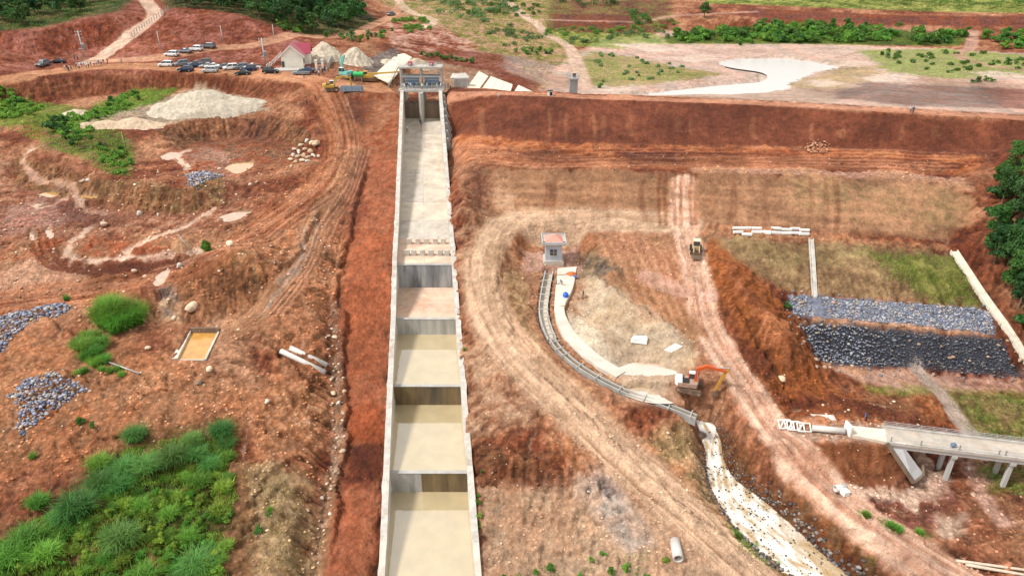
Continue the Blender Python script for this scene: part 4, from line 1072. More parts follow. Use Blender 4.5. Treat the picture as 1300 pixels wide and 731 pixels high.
for a, b in ((44, 77.5), (78.9, 93.8), (95.2, 110.2)):
    bay(a, b, C_DARK, name='basin_floor')
# drop walls with a sill
for Y, zt, zb, m in ((78.2, -29.45, -35, C_WALL_BROWN), (94.5, -25.88, -31.5, C_WALL_BROWN), (110.9, -22.76, -28, C_WALL_GREY), (123.7, -18.0, -23, C_WALL_BLUE)):
    xa, xb = XL(Y) + .005, XR(Y) - .005
    nb = 5 if Y < 100 else 3
    for i in range(nb):
        a, b = xa + (xb - xa) * i / nb, xa + (xb - xa) * (i + 1) / nb
        mm = m
        if Y < 80 and i in (0, 1): mm = C_WALL_GREY
        mb = MB().hexa([(a + .006, Y, zb), (b - .006, Y, zb), (b - .006, Y + .6, zb), (a + .006, Y + .6, zb), (a + .006, Y, zt - .12), (b - .006, Y, zt - .12), (b - .006, Y + .6, zt - .12), (a + .006, Y + .6, zt - .12)])
        sp(mb, 'drop_wall', mm)
    mb = MB().hexa([(xa, Y - .05, zt - .12), (xb, Y - .05, zt - .12), (xb, Y + .62, zt - .12), (xa, Y + .62, zt - .12), (xa, Y - .05, zt), (xb, Y - .05, zt), (xb, Y + .62, zt), (xa, Y + .62, zt)])
    sp(mb, 'sill', C_GREY, bevel=.03)
# baffle blocks
for k, (row_y, xs) in enumerate(((304, (520, 531, 542, 553, 563)), (316.5, (517, 525.5, 536.5, 547.5, 559, 567.5)))):
    for x in xs:
        X0, Y0, _ = U(x, row_y + 7, -17.7)
        z = floor_z(Y0)
        mb = MB().hexa([(X0 - .48, Y0 - .5, z - .1), (X0 + .48, Y0 - .5, z - .1), (X0 + .48, Y0 + .6, z - .1), (X0 - .48, Y0 + .6, z - .1), (X0 - .46, Y0 - .42, z + 1.15), (X0 + .46, Y0 - .42, z + 1.15), (X0 + .46, Y0 + .1, z + 1.15), (X0 - .46, Y0 + .1, z + 1.15)])
        sp(mb, 'baffle_block', C_CAP if k else C_NEW, bevel=.03)
# silty water standing in the three basins
for nm, a, b, z in (('pool_water', 44, 78.19, -33.0), ('pool_water', 78.82, 94.49, -29.56), ('pool_water', 95.12, 110.89, -25.98)):
    c = ((XL((a + b) / 2) + XR((a + b) / 2)) / 2, (a + b) / 2, z)
    me = bpy.data.meshes.new(nm)
    me.from_pydata([(XL(a) - c[0], a - c[1], 0), (XR(a) - c[0], a - c[1], 0), (XR(b) - c[0], b - c[1], 0), (XL(b) - c[0], b - c[1], 0)], [], [(0, 1, 2, 3)])
    me.materials.append(M_POOL)
    tag(link(nm, me, None, c), kind='structure')
# weir, pier and abutments under the gate bridge
GY = 198.0
gx0, gx1 = XL(GY), XR(GY)
gm = (gx0 + gx1) / 2 + .1
prof = [(GY - .05, -8.4), (GY + 2.4, -8.4), (GY + 2.4, -4.2), (GY + 1.2, -3.5), (GY + .5, -3.6), (GY + .1, -4.6)]
sp(MB().extr_x(prof, gx0, gm - .62), 'weir', C_DARK)  # weir faces coloured dark brown with vertical streaks
sp(MB().extr_x(prof, gm + .62, gx1), 'weir', C_DARK)
pp = [(gm - .6, GY - 2.6), (gm, GY - 3.3), (gm + .6, GY - 2.6), (gm + .6, GY + 6.5), (gm, GY + 7.2), (gm - .6, GY + 6.5)]
sp(MB().prism(pp, -8.6, -.31), 'pier', C_WALL_GREY)
for x, s in ((gx0, -1), (gx1, 1)):
    sp(MB().box((x + s * WT * .5, GY + 4.0, -3.9), (WT, 10.0 - .03, 8.6)), 'abutment_wall', C_NEW)
# buttresses down the outside of the right wall, set into the cut beside the dam
for i in range(7):
    Y = 171.5 + i * 3.9
    x = XR(Y) + WT + .12; zt = wall_top(Y) - .3
    mb = MB()
    th = .85
    vs = [(x - .3, Y, zt), (x + .5, Y, zt), (x + 2.6, Y, zt - 6.3), (x - .3, Y, zt - 6.3)]
    vs += [(a, b + th, c) for a, b, c in vs]
    mb.add(vs, [(3, 2, 1, 0), (4, 5, 6, 7), (0, 1, 5, 4), (1, 2, 6, 5), (2, 3, 7, 6), (3, 0, 4, 7)])
    sp(mb, 'buttress', C_GREY)

# ================================================================== gate bridge over the spillway head
STEEL = mat('galvanised_steel', (.45, .46, .47), .45, .6, var=.2, scale=4)
PAINT_RED = mat('red_paint', (.42, .03, .04), .5, var=.15)
M_BLUE = mat('blue_paint', (.05, .14, .42), .5, var=.2)
M_DARK = mat('dark_rubber', (.02, .02, .022), .8, var=.3)
gb = empty('gate_bridge', (gm, GY, 0), 0, 'concrete gate hoist bridge with railings and raised platform across the spillway head', 'bridge')
def gbp(mb, name, m, parent=None, **k): return mb.build(name, m, parent or gb, **k)
hw = (gx1 - gx0) / 2 + WT
deck = gbp(MB().box((0, 1.6, .0), (2 * hw + 1.2, 5.2, .6)), 'deck', C_CAP, bevel=.04)
gbp(MB().box((0, -1.05, -.12), (2 * hw + .6, .12, .35)), 'edge_beam', C_GREY, deck)
for yy_ in (-.85, 4.05):
    mb = MB()
    for k in range(3): mb.tube((-hw - .4, yy_, .65 + .3 * k), (hw + .4, yy_, .65 + .3 * k), .035, n=6)
    r = gbp(mb, 'railing', STEEL)
    for k in range(9):
        x = -hw - .4 + (2 * hw + .8) * k / 8
        gbp(MB().box((x, yy_, .78), (.09, .09, .98)), 'post', STEEL, r)
cols = [(-hw + .1, .4), (0, .4), (hw - .1, .4), (-hw + .1, 3.0), (0, 3.0), (hw - .1, 3.0)]
for x, y in cols:
    gbp(MB().box((x, y, 3.0), (.42, .42, 5.4)), 'column', C_GREY, bevel=.03)
plat = gbp(MB().box((-.1, 1.7, 5.95), (2 * hw + .7, 3.7, .5)), 'platform', C_CAP, bevel=.04)
for y in (.4, 3.0): gbp(MB().box((0, y, 3.55), (2 * hw - .4, .32, .42)), 'cross_beam', C_GREY)
for y in (-.05, 3.45):
    mb = MB()
    for k in range(3): mb.tube((-hw - .35, y, 6.5 + .3 * k), (hw + .2, y, 6.5 + .3 * k), .03, n=6)
    r = gbp(mb, 'railing', STEEL)
    for k in range(8): gbp(MB().box((-hw - .35 + (2 * hw + .55) * k / 7, y, 6.68), (.07, .07, .95)), 'post', STEEL, r)
for x in (-2.9, 2.9):
    h = gbp(MB().box((x, 1.7, 6.75), (1.15, 1.0, 1.05)), 'hoist', PAINT_RED, bevel=.08)
    gbp(MB().tube((x - 1.4, 1.7, 6.55), (x + 1.4, 1.7, 6.55), .16), 'hoist_shaft', STEEL, h)
    gbp(MB().box((x, .75, 6.75), (.5, .9, .5)), 'hoist_motor', STEEL, h, bevel=.05)
for x0_, x1_ in ((-hw + WT, -.65), (.65, hw - WT)):
    g = gbp(MB().box(((x0_ + x1_) / 2, 2.0, 1.9), (x1_ - x0_ - .2, .22, 2.7)), 'gate_leaf', mat('gate_steel', (.16, .25, .36), .5, .3, var=.3))
    for z in (.9, 1.7, 2.5): gbp(MB().box(((x0_ + x1_) / 2, 1.82, z), (x1_ - x0_ - .3, .14, .16)), 'gate_rib', STEEL, g)
# access stair on the left end
mb = MB()
sx0, sx1 = -hw - 3.9, -hw - .4
st = None
for s_ in (-.55, .55):
    mb.bar((sx0, 1.7 + s_, .35), (sx1, 1.7 + s_, 6.0), .1, .28)
st = gbp(mb, 'stair', C_GREY)
for k in range(14):
    f_ = (k + .5) / 14
    gbp(MB().box((sx0 + (sx1 - sx0) * f_, 1.7, .35 + 5.65 * f_), (.3, 1.1, .06)), 'step', STEEL, st)
for s_ in (-.55, .55):
    gbp(MB().bar((sx0, 1.7 + s_, 1.3), (sx1, 1.7 + s_, 6.95), .05, .05), 'handrail', STEEL, st)
# ================================================================== upstream facing slabs, wing wall, intake tower
def plate(name, corners, th, m, label, cat, group=None, lift=.25, strips=0):
    pts = [Vector(c) for c in corners]
    c = sum(pts, Vector()) / len(pts)
    n = len(pts)
    o = empty(name, c, 0, label, cat, group)
    def piece(q, nm='slab'):
        k = len(q)
        vs = [p - c + Vector((0, 0, lift)) for p in q] + [p - c + Vector((0, 0, lift - th)) for p in q]
        fs = [tuple(range(k)), tuple(range(2 * k - 1, k - 1, -1))] + [(i, k + i, k + (i + 1) % k, (i + 1) % k) for i in range(k)]
        mb = MB(); mb.add(vs, fs); return mb.build(nm, m, o)
    if strips:
        a, b, c_, d = pts
        for i in range(strips):
            f0, f1 = i / strips + .006, (i + 1) / strips - .006
            piece([a.lerp(b, f0), a.lerp(b, f1), d.lerp(c_, f1), d.lerp(c_, f0)])
    else: piece(pts)
    return o
C_FACE = mat('facing_slab_concrete', (.64, .57, .46), .9, var=.15, scale=.3, dirt=(.45, .33, .23), dirt_amt=.15)
def Q(*pp): return [P(*p) for p in pp]
plate('facing_slab', [U(474,97,.1), U(494,106,.1), U(523,74,-.8), U(508,66,-.8)], .35, C_FACE, 'pale striped concrete facing slab on the bank behind the yellow drill rig', 'slab', strips=4)
SLAB_R = 'pale concrete facing slab on the reservoir side of the dam crest'
plate('facing_slab', [U(593,112,-.2), U(606,117,-.3), U(620,98,-1.6), U(608,91.5,-1.6)], .35, C_FACE, SLAB_R + ' next to the gate bridge', 'slab', 'facing slabs by the dam crest', strips=2)
plate('facing_slab', [U(609,117.5,-.3), U(647,121.5,-.5), U(651,108.5,-1.6), U(623,98,-1.6)], .35, C_FACE, SLAB_R + ', widest of the three', 'slab', 'facing slabs by the dam crest', strips=3)
plate('facing_slab', [U(650,121.5,-.5), U(680,123.5,-.6), U(679,119,-.9), U(658,109,-1.6)], .35, C_FACE, SLAB_R + ' tapering to a point', 'slab', 'facing slabs by the dam crest', strips=2)
ww = empty('wing_wall', U(585, 112, -.2), 0, 'grey concrete wing wall with ribs beside the right end of the gate bridge', 'wall')
wb = Vector(ww.location)
MB().box((.2, 1.2, 1.1), (4.2, .5, 2.6), rz=.2).build('wall', C_GREY, ww)
for k in range(3): MB().box((-1.6 + 1.7 * k, .75 + .34 * k, 1.1), (.35, .5, 2.5), rz=.2).build('rib', C_CAP, ww)
MB().hexa([(-3.0, 1.2, 2.2), (2.4, 2.2, 2.2), (1.2, 5.2, 2.9), (-2.6, 4.8, 2.9), (-3.0, 1.2, 2.45), (2.4, 2.2, 2.45), (1.2, 5.2, 3.15), (-2.6, 4.8, 3.15)]).build('cover_slab', C_CAP, ww)
it = empty('intake_tower', (U(728, 95, 2.7)[0], 205, -9.6), 0, 'slender grey concrete intake tower with railed platform standing behind the dam crest', 'tower')
MB().box((0, 0, 5.6), (2.3, 2.3, 11.4)).build('shaft', mat('board_marked_concrete', (.33, .335, .34), .85, var=.3, scale=1.2, streak=True), it)
for k in range(4): MB().box((-.85 + .57 * k, -1.17, 5.6), (.08, .06, 11.2)).build('board_rib', C_GREY, it)
MB().box((0, 0, 11.5), (2.9, 2.9, .35)).build('platform', C_GREY, it)
rl = MB()
for z in (12.1, 12.5):
    for a, b in (((-1.4, -1.4), (1.4, -1.4)), ((1.4, -1.4), (1.4, 1.4)), ((1.4, 1.4), (-1.4, 1.4)), ((-1.4, 1.4), (-1.4, -1.4))): rl.tube((*a, z), (*b, z), .05, n=6)
r = rl.build('railing', STEEL, it)
for a in ((-1.4, -1.4), (0, -1.4), (1.4, -1.4), (1.4, 1.4), (-1.4, 1.4)): MB().box((*a, 12.1), (.12, .12, .9)).build('post', STEEL, r)
MB().box((.2, .2, 12.2), (.9, .7, 1.0)).build('valve_gear', M_DARK, it)
# ================================================================== house beside the crest road
CREAM = mat('cream_render', (.82, .79, .68), .85, var=.1, scale=.6, dirt=(.52, .42, .30), dirt_amt=.1)
ROOF_PINK = mat('faded_red_roof_sheet', (.46, .17, .19), .6, var=.15, scale=.5)
ROOF_RED = mat('dark_red_roof_sheet', (.30, .035, .07), .6, var=.15, scale=.5)
WHITE = mat('white_paint', (.76, .75, .72), .7, var=.1, dirt=(.5, .4, .3), dirt_amt=.1)
GLASS = mat('dark_glass', (.04, .05, .06), .12, var=.1, spec=.8)
WOOD = mat('weathered_timber', (.38, .29, .20), .9, var=.35, scale=2.5, bump=.2)
hp = G(372, 86.5)
house = empty('house', hp, .16, 'cream rendered house with faded red roof and a dark red cross gable', 'house')
L_, Wd, He, Hr = 12.5, 6.4, 3.5, 6.6
wall = MB()
prof = [(-Wd / 2, -.6), (Wd / 2, -.6), (Wd / 2, He), (0, Hr - .15), (-Wd / 2, He)]
wall.extr_y(prof, 0, L_)
w_o = wall.build('wall', CREAM, house)
MB().extr_x([(5.0, -.6), (9.4, -.6), (9.4, He), (7.2, Hr - .9), (5.0, He)], Wd / 2 - 1, Wd / 2 + 1.7).build('wing_wall', CREAM, house)
for s in (-1, 1):
    q = [(0, Hr), (s * (Wd / 2 + .7), He - .35), (s * (Wd / 2 + .7), He - .2), (0, Hr + .15)]
    r = MB().extr_y(q, -.7, L_ + .5).build('roof', ROOF_PINK, house)
    for k in range(9):
        y = -.4 + k * 1.55
        MB().bar((s * .1, y, Hr + .13), (s * (Wd / 2 + .66), y, He - .17), .08, .06).build('roof_rib', ROOF_PINK, r)
    MB().bar((0, -.74, Hr + .02), (s * (Wd / 2 + .74), -.74, He - .32), .06, .3).build('barge_board', WHITE, r)
for s in (-1, 1):
    y0, y1 = 7.2, 7.2 + s * 2.6
    mb = MB()
    xr = Wd / 2 + 2.2
    mb.add([(.4, y0, Hr - .35), (xr, y0, Hr - .55), (xr, y1, He - .15), (2.2, y1, He + .1), (.4, y0, Hr - .2), (xr, y0, Hr - .4), (xr, y1, He + 0), (2.2, y1, He + .25)],
           [(0, 1, 2, 3), (7, 6, 5, 4), (0, 4, 5, 1), (1, 5, 6, 2), (2, 6, 7, 3), (3, 7, 4, 0)])
    mb.build('cross_gable_roof', ROOF_RED, house)
MB().box((0, -.06, 3.35), (Wd + .02, .14, .22)).build('string_course', WHITE, house)
d = MB().box((-2.75, -.05, 1.0), (.75, .12, 2.1)).build('door', GLASS, house)
MB().box((-2.75, -.09, 2.12), (.95, .12, .12)).build('door_frame', WHITE, d)
for y in (1.8, 3.6, 11.0):
    wo = MB().box((Wd / 2 + .03, y, 1.6), (.12, 1.1, 1.3)).build('window', GLASS, house)
    MB().box((Wd / 2 + .07, y, .9), (.2, 1.3, .1)).build('sill', WHITE, wo)
MB().box((0, -2.3, -.35), (11.0, 4.4, .9)).build('terrace', C_CAP, house)
# garden fences: each its own run of posts
def fence(a, b, n, label, m=WHITE, h=1.5, rails=2, name='fence', w=.16):
    a, b = Vector(a), Vector(b)
    o = empty(name, a, 0, label, 'fence')
    for i in range(n):
        p = a.lerp(b, i / (n - 1)); p.z = GZ_at(p.x, p.y)
        MB().box((p - a) + Vector((0, 0, h / 2 - .2)), (w, w, h + .3)).build('post', m, o)
    for r in range(rails):
        mb = MB(); pr = None
        for i in range(n):
            p = a.lerp(b, i / (n - 1)); p.z = GZ_at(p.x, p.y) + h * (.35 + .45 * r)
            if pr is not None: mb.bar(pr - a, p - a, .05, .07)
            pr = p
        mb.build('rail', m, o)
    return o
fence(G(339, 88), G(357, 71), 11, 'white post fence along the left side of the cream house')
fence(G(352, 89.5), G(386, 90.5), 8, 'low white post fence in front of the cream house', h=1.1)
gw = empty('garden_wall', G(417, 88), 0, 'grey block wall closing the yard right of the cream house', 'wall')
a, b = G(417, 88), G(424, 71)
for i in range(8):
    p, q = a.lerp(b, i / 8), a.lerp(b, (i + .97) / 8)
    MB().bar(p - a + Vector((0, 0, .7)), q - a + Vector((0, 0, .7)), .2, 2.0).build('wall_panel', C_GREY, gw)
gp = [G(402, 88), G(410, 87)]
for p in gp:
    t = empty('gate_pillar', p, 0, 'white gate pillar at the yard entrance right of the cream house', 'pillar', 'yard gate pillars')
    MB().box((0, 0, 1.2), (.6, .6, 2.6)).build('shaft', WHITE, t); MB().box((0, 0, 2.6), (.85, .85, .2)).build('cap', WHITE, t)
fence(G(168, 48), G(214, 14), 16, 'line of thin concrete posts beside the pale track climbing the hill', C_GREY, 1.8, 1, w=.22)
# ================================================================== valve house
vb = U(702, 335, -18.7)
vh = empty('valve_house', vb, 0, 'small grey valve house with pink pyramid roof standing in the round pit', 'valve house')
BLUEGREY = mat('blue_grey_render', (.40, .43, .47), .8, var=.12, scale=.8, dirt=(.3, .24, .18), dirt_amt=.1)
MB().box((0, 0, -.1), (3.9, 3.7, 2.6)).build('plinth', C_NEW, vh)
MB().box((0, .1, 3.0), (3.1, 3.1, 3.6)).build('wall', BLUEGREY, vh)
MB().box((0, -.05, 1.32), (3.5, 3.5, .2)).build('ledge', C_CAP, vh)
wv = MB().box((-.05, -1.46, 3.1), (1.3, .1, 1.25)).build('window', GLASS, vh)
MB().box((-.05, -1.53, 3.1), (.08, .06, 1.25)).build('mullion', C_GREY, wv); MB().box((-.05, -1.52, 3.1), (1.3, .05, .08)).build('mullion', C_GREY, wv)
MB().box((-.05, -1.5, 2.42), (1.55, .24, .1)).build('sill', C_CAP, wv)
MB().box((0, .1, 4.62), (3.3, 3.3, .34)).build('band', M_DARK, vh)
MB().box((0, .1, 4.98), (4.6, 4.6, .4)).build('roof_slab', C_CAP, vh, bevel=.04)
for x, y, dx, dy in ((0, -2.12, 4.62, .16), (0, 2.32, 4.62, .16), (-2.23, .1, .16, 4.28), (2.23, .1, .16, 4.28)):
    MB().box((x, y, 5.3), (dx, dy, .3)).build('parapet', BLUEGREY, vh)
mb = MB(); r_ = 1.75
mb.add([(-r_, .1 - r_, 5.19), (r_, .1 - r_, 5.19), (r_, .1 + r_, 5.19), (-r_, .1 + r_, 5.19), (0, .1, 6.35)], [(3, 2, 1, 0), (0, 1, 4), (1, 2, 4), (2, 3, 4), (3, 0, 4)])
mb.build('pyramid_roof', mat('pink_roof_tile', (.60, .26, .20), .8, var=.2, scale=4), vh)
for x in (-1.9, 1.9): MB().box((x, -1.75, 5.3), (.42, .42, .24)).build('roof_vent', M_DARK, vh)
# ================================================================== curved outlet culvert and its apron
cl = curve(np.array([U(*p)[:3] for p in [(697,346,-18.9),(692,372,-19.5),(690,400,-20.5),(701,432,-21.8),(722,456,-22.6),(752,477,-23.3),(795,499,-24.1),(842,515,-24.6),(884,531,-25.3)]]), 6)
cv = empty('outlet_culvert', tuple(cl[0]), 0, 'curved open concrete culvert with cross struts sweeping from the valve house to the brook', 'culvert')
cb = Vector(cl[0])
nrm = np.gradient(cl[:, :2], axis=0); nrm = np.stack([-nrm[:, 1], nrm[:, 0]], 1); nrm /= np.hypot(*nrm.T)[:, None]
def strip(o0, o1, z0, z1, i0, i1, name, m, parent, joints=.02):
    """curved beam between two offsets from the culvert centre line"""
    mb = MB(); vs = []
    for i in range(i0, i1 + 1):
        x, y, z = cl[i]; n = nrm[i]
        for o_, zz in ((o0, z0), (o1, z0), (o1, z1), (o0, z1)): vs.append(Vector((x + n[0] * o_, y + n[1] * o_, z + zz)) - cb)
    k = i1 - i0
    fs = [(0, 1, 2, 3), (4 * k + 3, 4 * k + 2, 4 * k + 1, 4 * k)]
    for i in range(k):
        a = 4 * i
        fs += [(a, a + 4, a + 5, a + 1), (a + 1, a + 5, a + 6, a + 2), (a + 2, a + 6, a + 7, a + 3), (a + 3, a + 7, a + 4, a)]
    mb.add(vs, fs)
    return mb.build(name, m, parent)
NCL = len(cl)
for i in range(0, NCL - 1, 6):
    j = min(i + 6, NCL - 1)
    hw_ = .62 if i < 18 else .34
    strip(hw_, hw_ + .2, -1.0, .42, i, j, 'culvert_wall', C_GREY, cv)
    strip(-hw_ - .2, -hw_, -1.0, .42, i, j, 'culvert_wall', C_GREY, cv)
    strip(-hw_, hw_, -.75, -.45 if i < 18 else .1, i, j, 'culvert_floor', C_SLAB if i < 18 else C_WALL_BROWN, cv)
for i in list(range(1, 22, 2)) + list(range(23, NCL - 1, 4)):
    x, y, z = cl[i]; n = nrm[i]
    MB().bar(Vector((x - n[0] * 1.0, y - n[1] * 1.0, z + .47)) - cb, Vector((x + n[0] * 1.0, y + n[1] * 1.0, z + .47)) - cb, .13, .1).build('strut', C_CAP if i < 22 else C_GREY, cv)
# bed the culvert into the ground
ixc = bbox(cl[:, :2], 6)
dc, ac, _ = seg_d(cl[:, :2], VX[ixc], VY[ixc], False)
al = np.concatenate([[0], np.cumsum(np.hypot(*np.diff(cl[:, :2], axis=0).T))])
zc = np.interp(ac, al, cl[:, 2])
lim = zc + np.where(dc < 1.0, -.9, .25 + np.clip(dc - 1.0, 0, 9) * 1.1)
VZ[ixc] = np.where(dc < 3.2, np.minimum(VZ[ixc], lim), VZ[ixc])
# pale poured apron along the inside of the bend
ap_l = [(708,343),(705,372),(704,398),(712,424),(730,446),(756,466),(782,481)]
ap_r = [(732,341),(727,368),(716,394),(727,420),(745,440),(768,459),(794,474)]
apz = [-18.6, -19.2, -20.2, -21.3, -22.0, -22.7, -23.2]
ap = empty('concrete_apron', U(708, 343, -18.6), 0, 'pale freshly poured concrete apron along the inside of the curved culvert', 'apron')
ab = Vector(ap.location)
la = curve(np.array([U(*p, z) for p, z in zip(ap_l, apz)]), 3); ra = curve(np.array([U(*p, z) for p, z in zip(ap_r, apz)]), 3)
C_POUR = mat('fresh_pour_concrete', (.56, .50, .43), .9, var=.25, scale=.5, dirt=(.46, .35, .26), dirt_amt=.25)
wap = np.vstack([la[:, :2], ra[::-1, :2]])
ixa = bbox(wap, 1.5); ina = inside(wap, VX[ixa], VY[ixa]); da, _, _ = seg_d(wap, VX[ixa], VY[ixa], True)
za = np.interp(VY[ixa], la[::-1, 1], la[::-1, 2]); near_a = ina | (da < 1.2)
VZ[ixa[near_a]] = np.minimum(VZ[ixa[near_a]], za[near_a] + .12)
for i in range(0, len(la) - 1, 3):
    q = list(range(i, min(i + 3, len(la) - 1) + 1))
    vs = []
    for k in q:
        for p in (la[k], ra[k]): vs += [Vector(p) - ab + Vector((0, 0, .45)), Vector(p) - ab + Vector((0, 0, -.3))]
    fs = []
    for k in range(len(q) - 1):
        b_ = 4 * k
        fs += [(b_, b_ + 2, b_ + 6, b_ + 4), (b_ + 2, b_ + 3, b_ + 7, b_ + 6), (b_, b_ + 4, b_ + 5, b_ + 1)]
    fs += [(0, 1, 3, 2), (b_ + 4, b_ + 6, b_ + 7, b_ + 5)]
    mb = MB(); mb.add(vs, fs); mb.build('slab', C_POUR, ap)
def on_apron(px, py, z): return Vector(U(px, py, z + .47))
# loose things lying on the apron
def tarp(name, p, s, m, label, cat, rz=0):
    """crumpled sheet"""
    n = 9; vs, fs = [], []
    rr = random.Random(int(p[0] * 10))
    for j in range(n):
        for i in range(n):
            u, v = i / (n - 1) - .5, j / (n - 1) - .5
            vs.append((u * s[0] * (1 + .25 * math.sin(5 * v)), v * s[1] * (1 + .2 * math.cos(6 * u)), max(.02, s[2] * (1 - 3 * (u * u + v * v)) + rr.uniform(-.08, .08))))
    for j in range(n - 1):
        for i in range(n - 1):
            a = j * n + i; fs.append((a, a + 1, a + n + 1, a + n))
    mb = MB(); mb.add(vs, fs); mb.add([(x, y, 0.0) for x, y, z in vs[:n]], [])
    return tag(link(name, mb.mesh(name, m), None, p, rz), label, cat)
tarp('tarpaulin', on_apron(725, 348, -18.8), (1.7, 1.2, .45), mat('orange_sheet', (.62, .14, .04), .7), 'crumpled orange tarpaulin on the apron by the valve house', 'tarpaulin', .3)
tarp('tarpaulin', on_apron(730.5, 351.5, -18.9), (.8, .6, .25), M_BLUE, 'small blue sheet beside the orange tarpaulin', 'tarpaulin', -.6)
tk = empty('water_drum', on_apron(718, 378, -19.9), 0, 'bright blue plastic drum on the pale apron', 'drum')
BLUE = mat('bright_blue_plastic', (.02, .12, .60), .4, var=.1)
mb = MB(); prof = [(.42, 0), (.5, .12), (.52, .45), (.5, .85), (.38, 1.0), (.2, 1.05)]
for (r0, z0), (r1, z1) in zip(prof[:-1], prof[1:]): mb.tube((0, 0, z0), (0, 0, z1), r0, r1, 14, cap=False)
mb.tube((0, 0, 1.04), (0, 0, 1.06), .2, .2, 14)
mb.build('drum', BLUE, tk, smooth_sh=True); MB().tube((0, 0, 1.06), (0, 0, 1.14), .13, .13, 10).build('lid', M_DARK, tk)
for k, (x, y, z, l, rz) in enumerate(((709,383,-20,2.2,.1),(708,388,-20.1,2.4,-.15),(706,372,-19.6,2.0,.05),(712,349,-18.8,1.6,.1))):
    t = MB().bar((-l / 2, 0, .06), (l / 2, 0, .06), .2, .08).build('timber_plank', WOOD, None, loc=on_apron(x, y, z), rz=rz)
    tag(t, ('timber plank lying across the pale apron beside the blue drum', 'timber plank lying just below the blue drum on the apron', 'timber plank on the apron above the blue drum', 'short timber plank on the apron beside the orange tarpaulin')[k], 'plank')
# ================================================================== slabs and beams stacked about the site
def slab_thing(name, corners, th, m, label, cat, group=None): return plate(name, corners, th, m, label, cat, group, lift=.12)
slab_thing('concrete_slab', [G(842,447), G(852,452), G(867,440), G(857,436)], .2, mat('grey_panel', (.52, .48, .45), .8), 'long grey concrete panel lying flat near the orange excavator', 'panel')
for k in range(3):
    p = G(811, 434); t = MB().box((0.12 * k, .1 * k, .14 + .24 * k), (2.6 - .2 * k, 1.2, .2), rz=-.25 + .08 * k).build('concrete_slab', WHITE, None, loc=p)
    tag(t, ('bottom', 'middle', 'topmost')[k] + ' white concrete slab of the small stack on the pad', 'slab')
rb = random.Random(5)
for k in range(16):
    row = k % 2; x = 936 + (k // 2) * 12.2 + rb.uniform(-1, 1)
    y = 290.5 + (x - 936) * .045 + row * 5 + rb.uniform(-.8, .8)
    p = G(x, y)
    t = MB().box((0, 0, .22 + .05 * row), (1.9, .45, .45), rz=rb.uniform(-.15, .05)).build('concrete_beam', WHITE, None, bevel=.03, loc=p)
    tag(t, 'white precast concrete beam in the row laid out on the dam berm', 'beam', 'precast beams on the dam berm')
# ================================================================== drains down the dam
C_DRAIN = mat('drain_concrete', (.60, .56, .47), .9, var=.2, scale=1.0, dirt=(.42, .32, .22), dirt_amt=.2)
def drain(pts, wdt, depth, label, seg=3.0, m=C_DRAIN, name='drain_channel', lift=.3):
    w = curve(np.array([P(*p) for p in pts]), 8)
    ixd = bbox(w[:, :2], 3); dd, ad, _ = seg_d(w[:, :2], VX[ixd], VY[ixd], False)
    zd = np.interp(ad, np.concatenate([[0], np.cumsum(np.hypot(*np.diff(w[:, :2], axis=0).T))]), w[:, 2])
    VZ[ixd] = np.where(dd < wdt * .5 + .25, np.minimum(VZ[ixd], zd - depth), np.where(dd < wdt * .5 + 1.2, np.clip(VZ[ixd], zd - .2, zd + lift - .05), VZ[ixd]))
    o = empty(name, tuple(w[0]), 0, label, 'drain')
    base = Vector(w[0])
    acc, i0 = 0, 0
    idx = [0]
    for i in range(1, len(w)):
        acc += np.linalg.norm(w[i] - w[i - 1])
        if acc >= seg: idx.append(i); acc = 0
    if idx[-1] != len(w) - 1: idx.append(len(w) - 1)
    for a, b in zip(idx[:-1], idx[1:]):
        A, B = Vector(w[a]) - base, Vector(w[b]) - base
        d = (B - A); s = Vector((-d.y, d.x, 0)).normalized(); d_ = d.normalized() * .02
        A += d_; B -= d_
        up = Vector((0, 0, 1))
        mb = MB()
        th = .16
        for o0, o1, z0, z1 in ((-wdt / 2 - th, -wdt / 2, -depth - .2, lift), (wdt / 2, wdt / 2 + th, -depth - .2, lift), (-wdt / 2, wdt / 2, -depth - .2, lift - depth)):
            mb.hexa([A + s * o0 + up * z0, A + s * o1 + up * z0, B + s * o1 + up * z0, B + s * o0 + up * z0, A + s * o0 + up * z1, A + s * o1 + up * z1, B + s * o1 + up * z1, B + s * o0 + up * z1])
        mb.build('drain_segment', m, o)
    return o
drain([(1211,319),(1230,348),(1252,381),(1275,412),(1298,447),(1318,485)], 1.1, .3, 'wide pale concrete drain running down the tree-covered abutment beside the dam')
drain([(1029.5,304),(1031,325),(1032.5,350),(1034,377)], .6, .25, 'narrow grey concrete chute straight down the grassy dam face', 2.2, C_CAP)
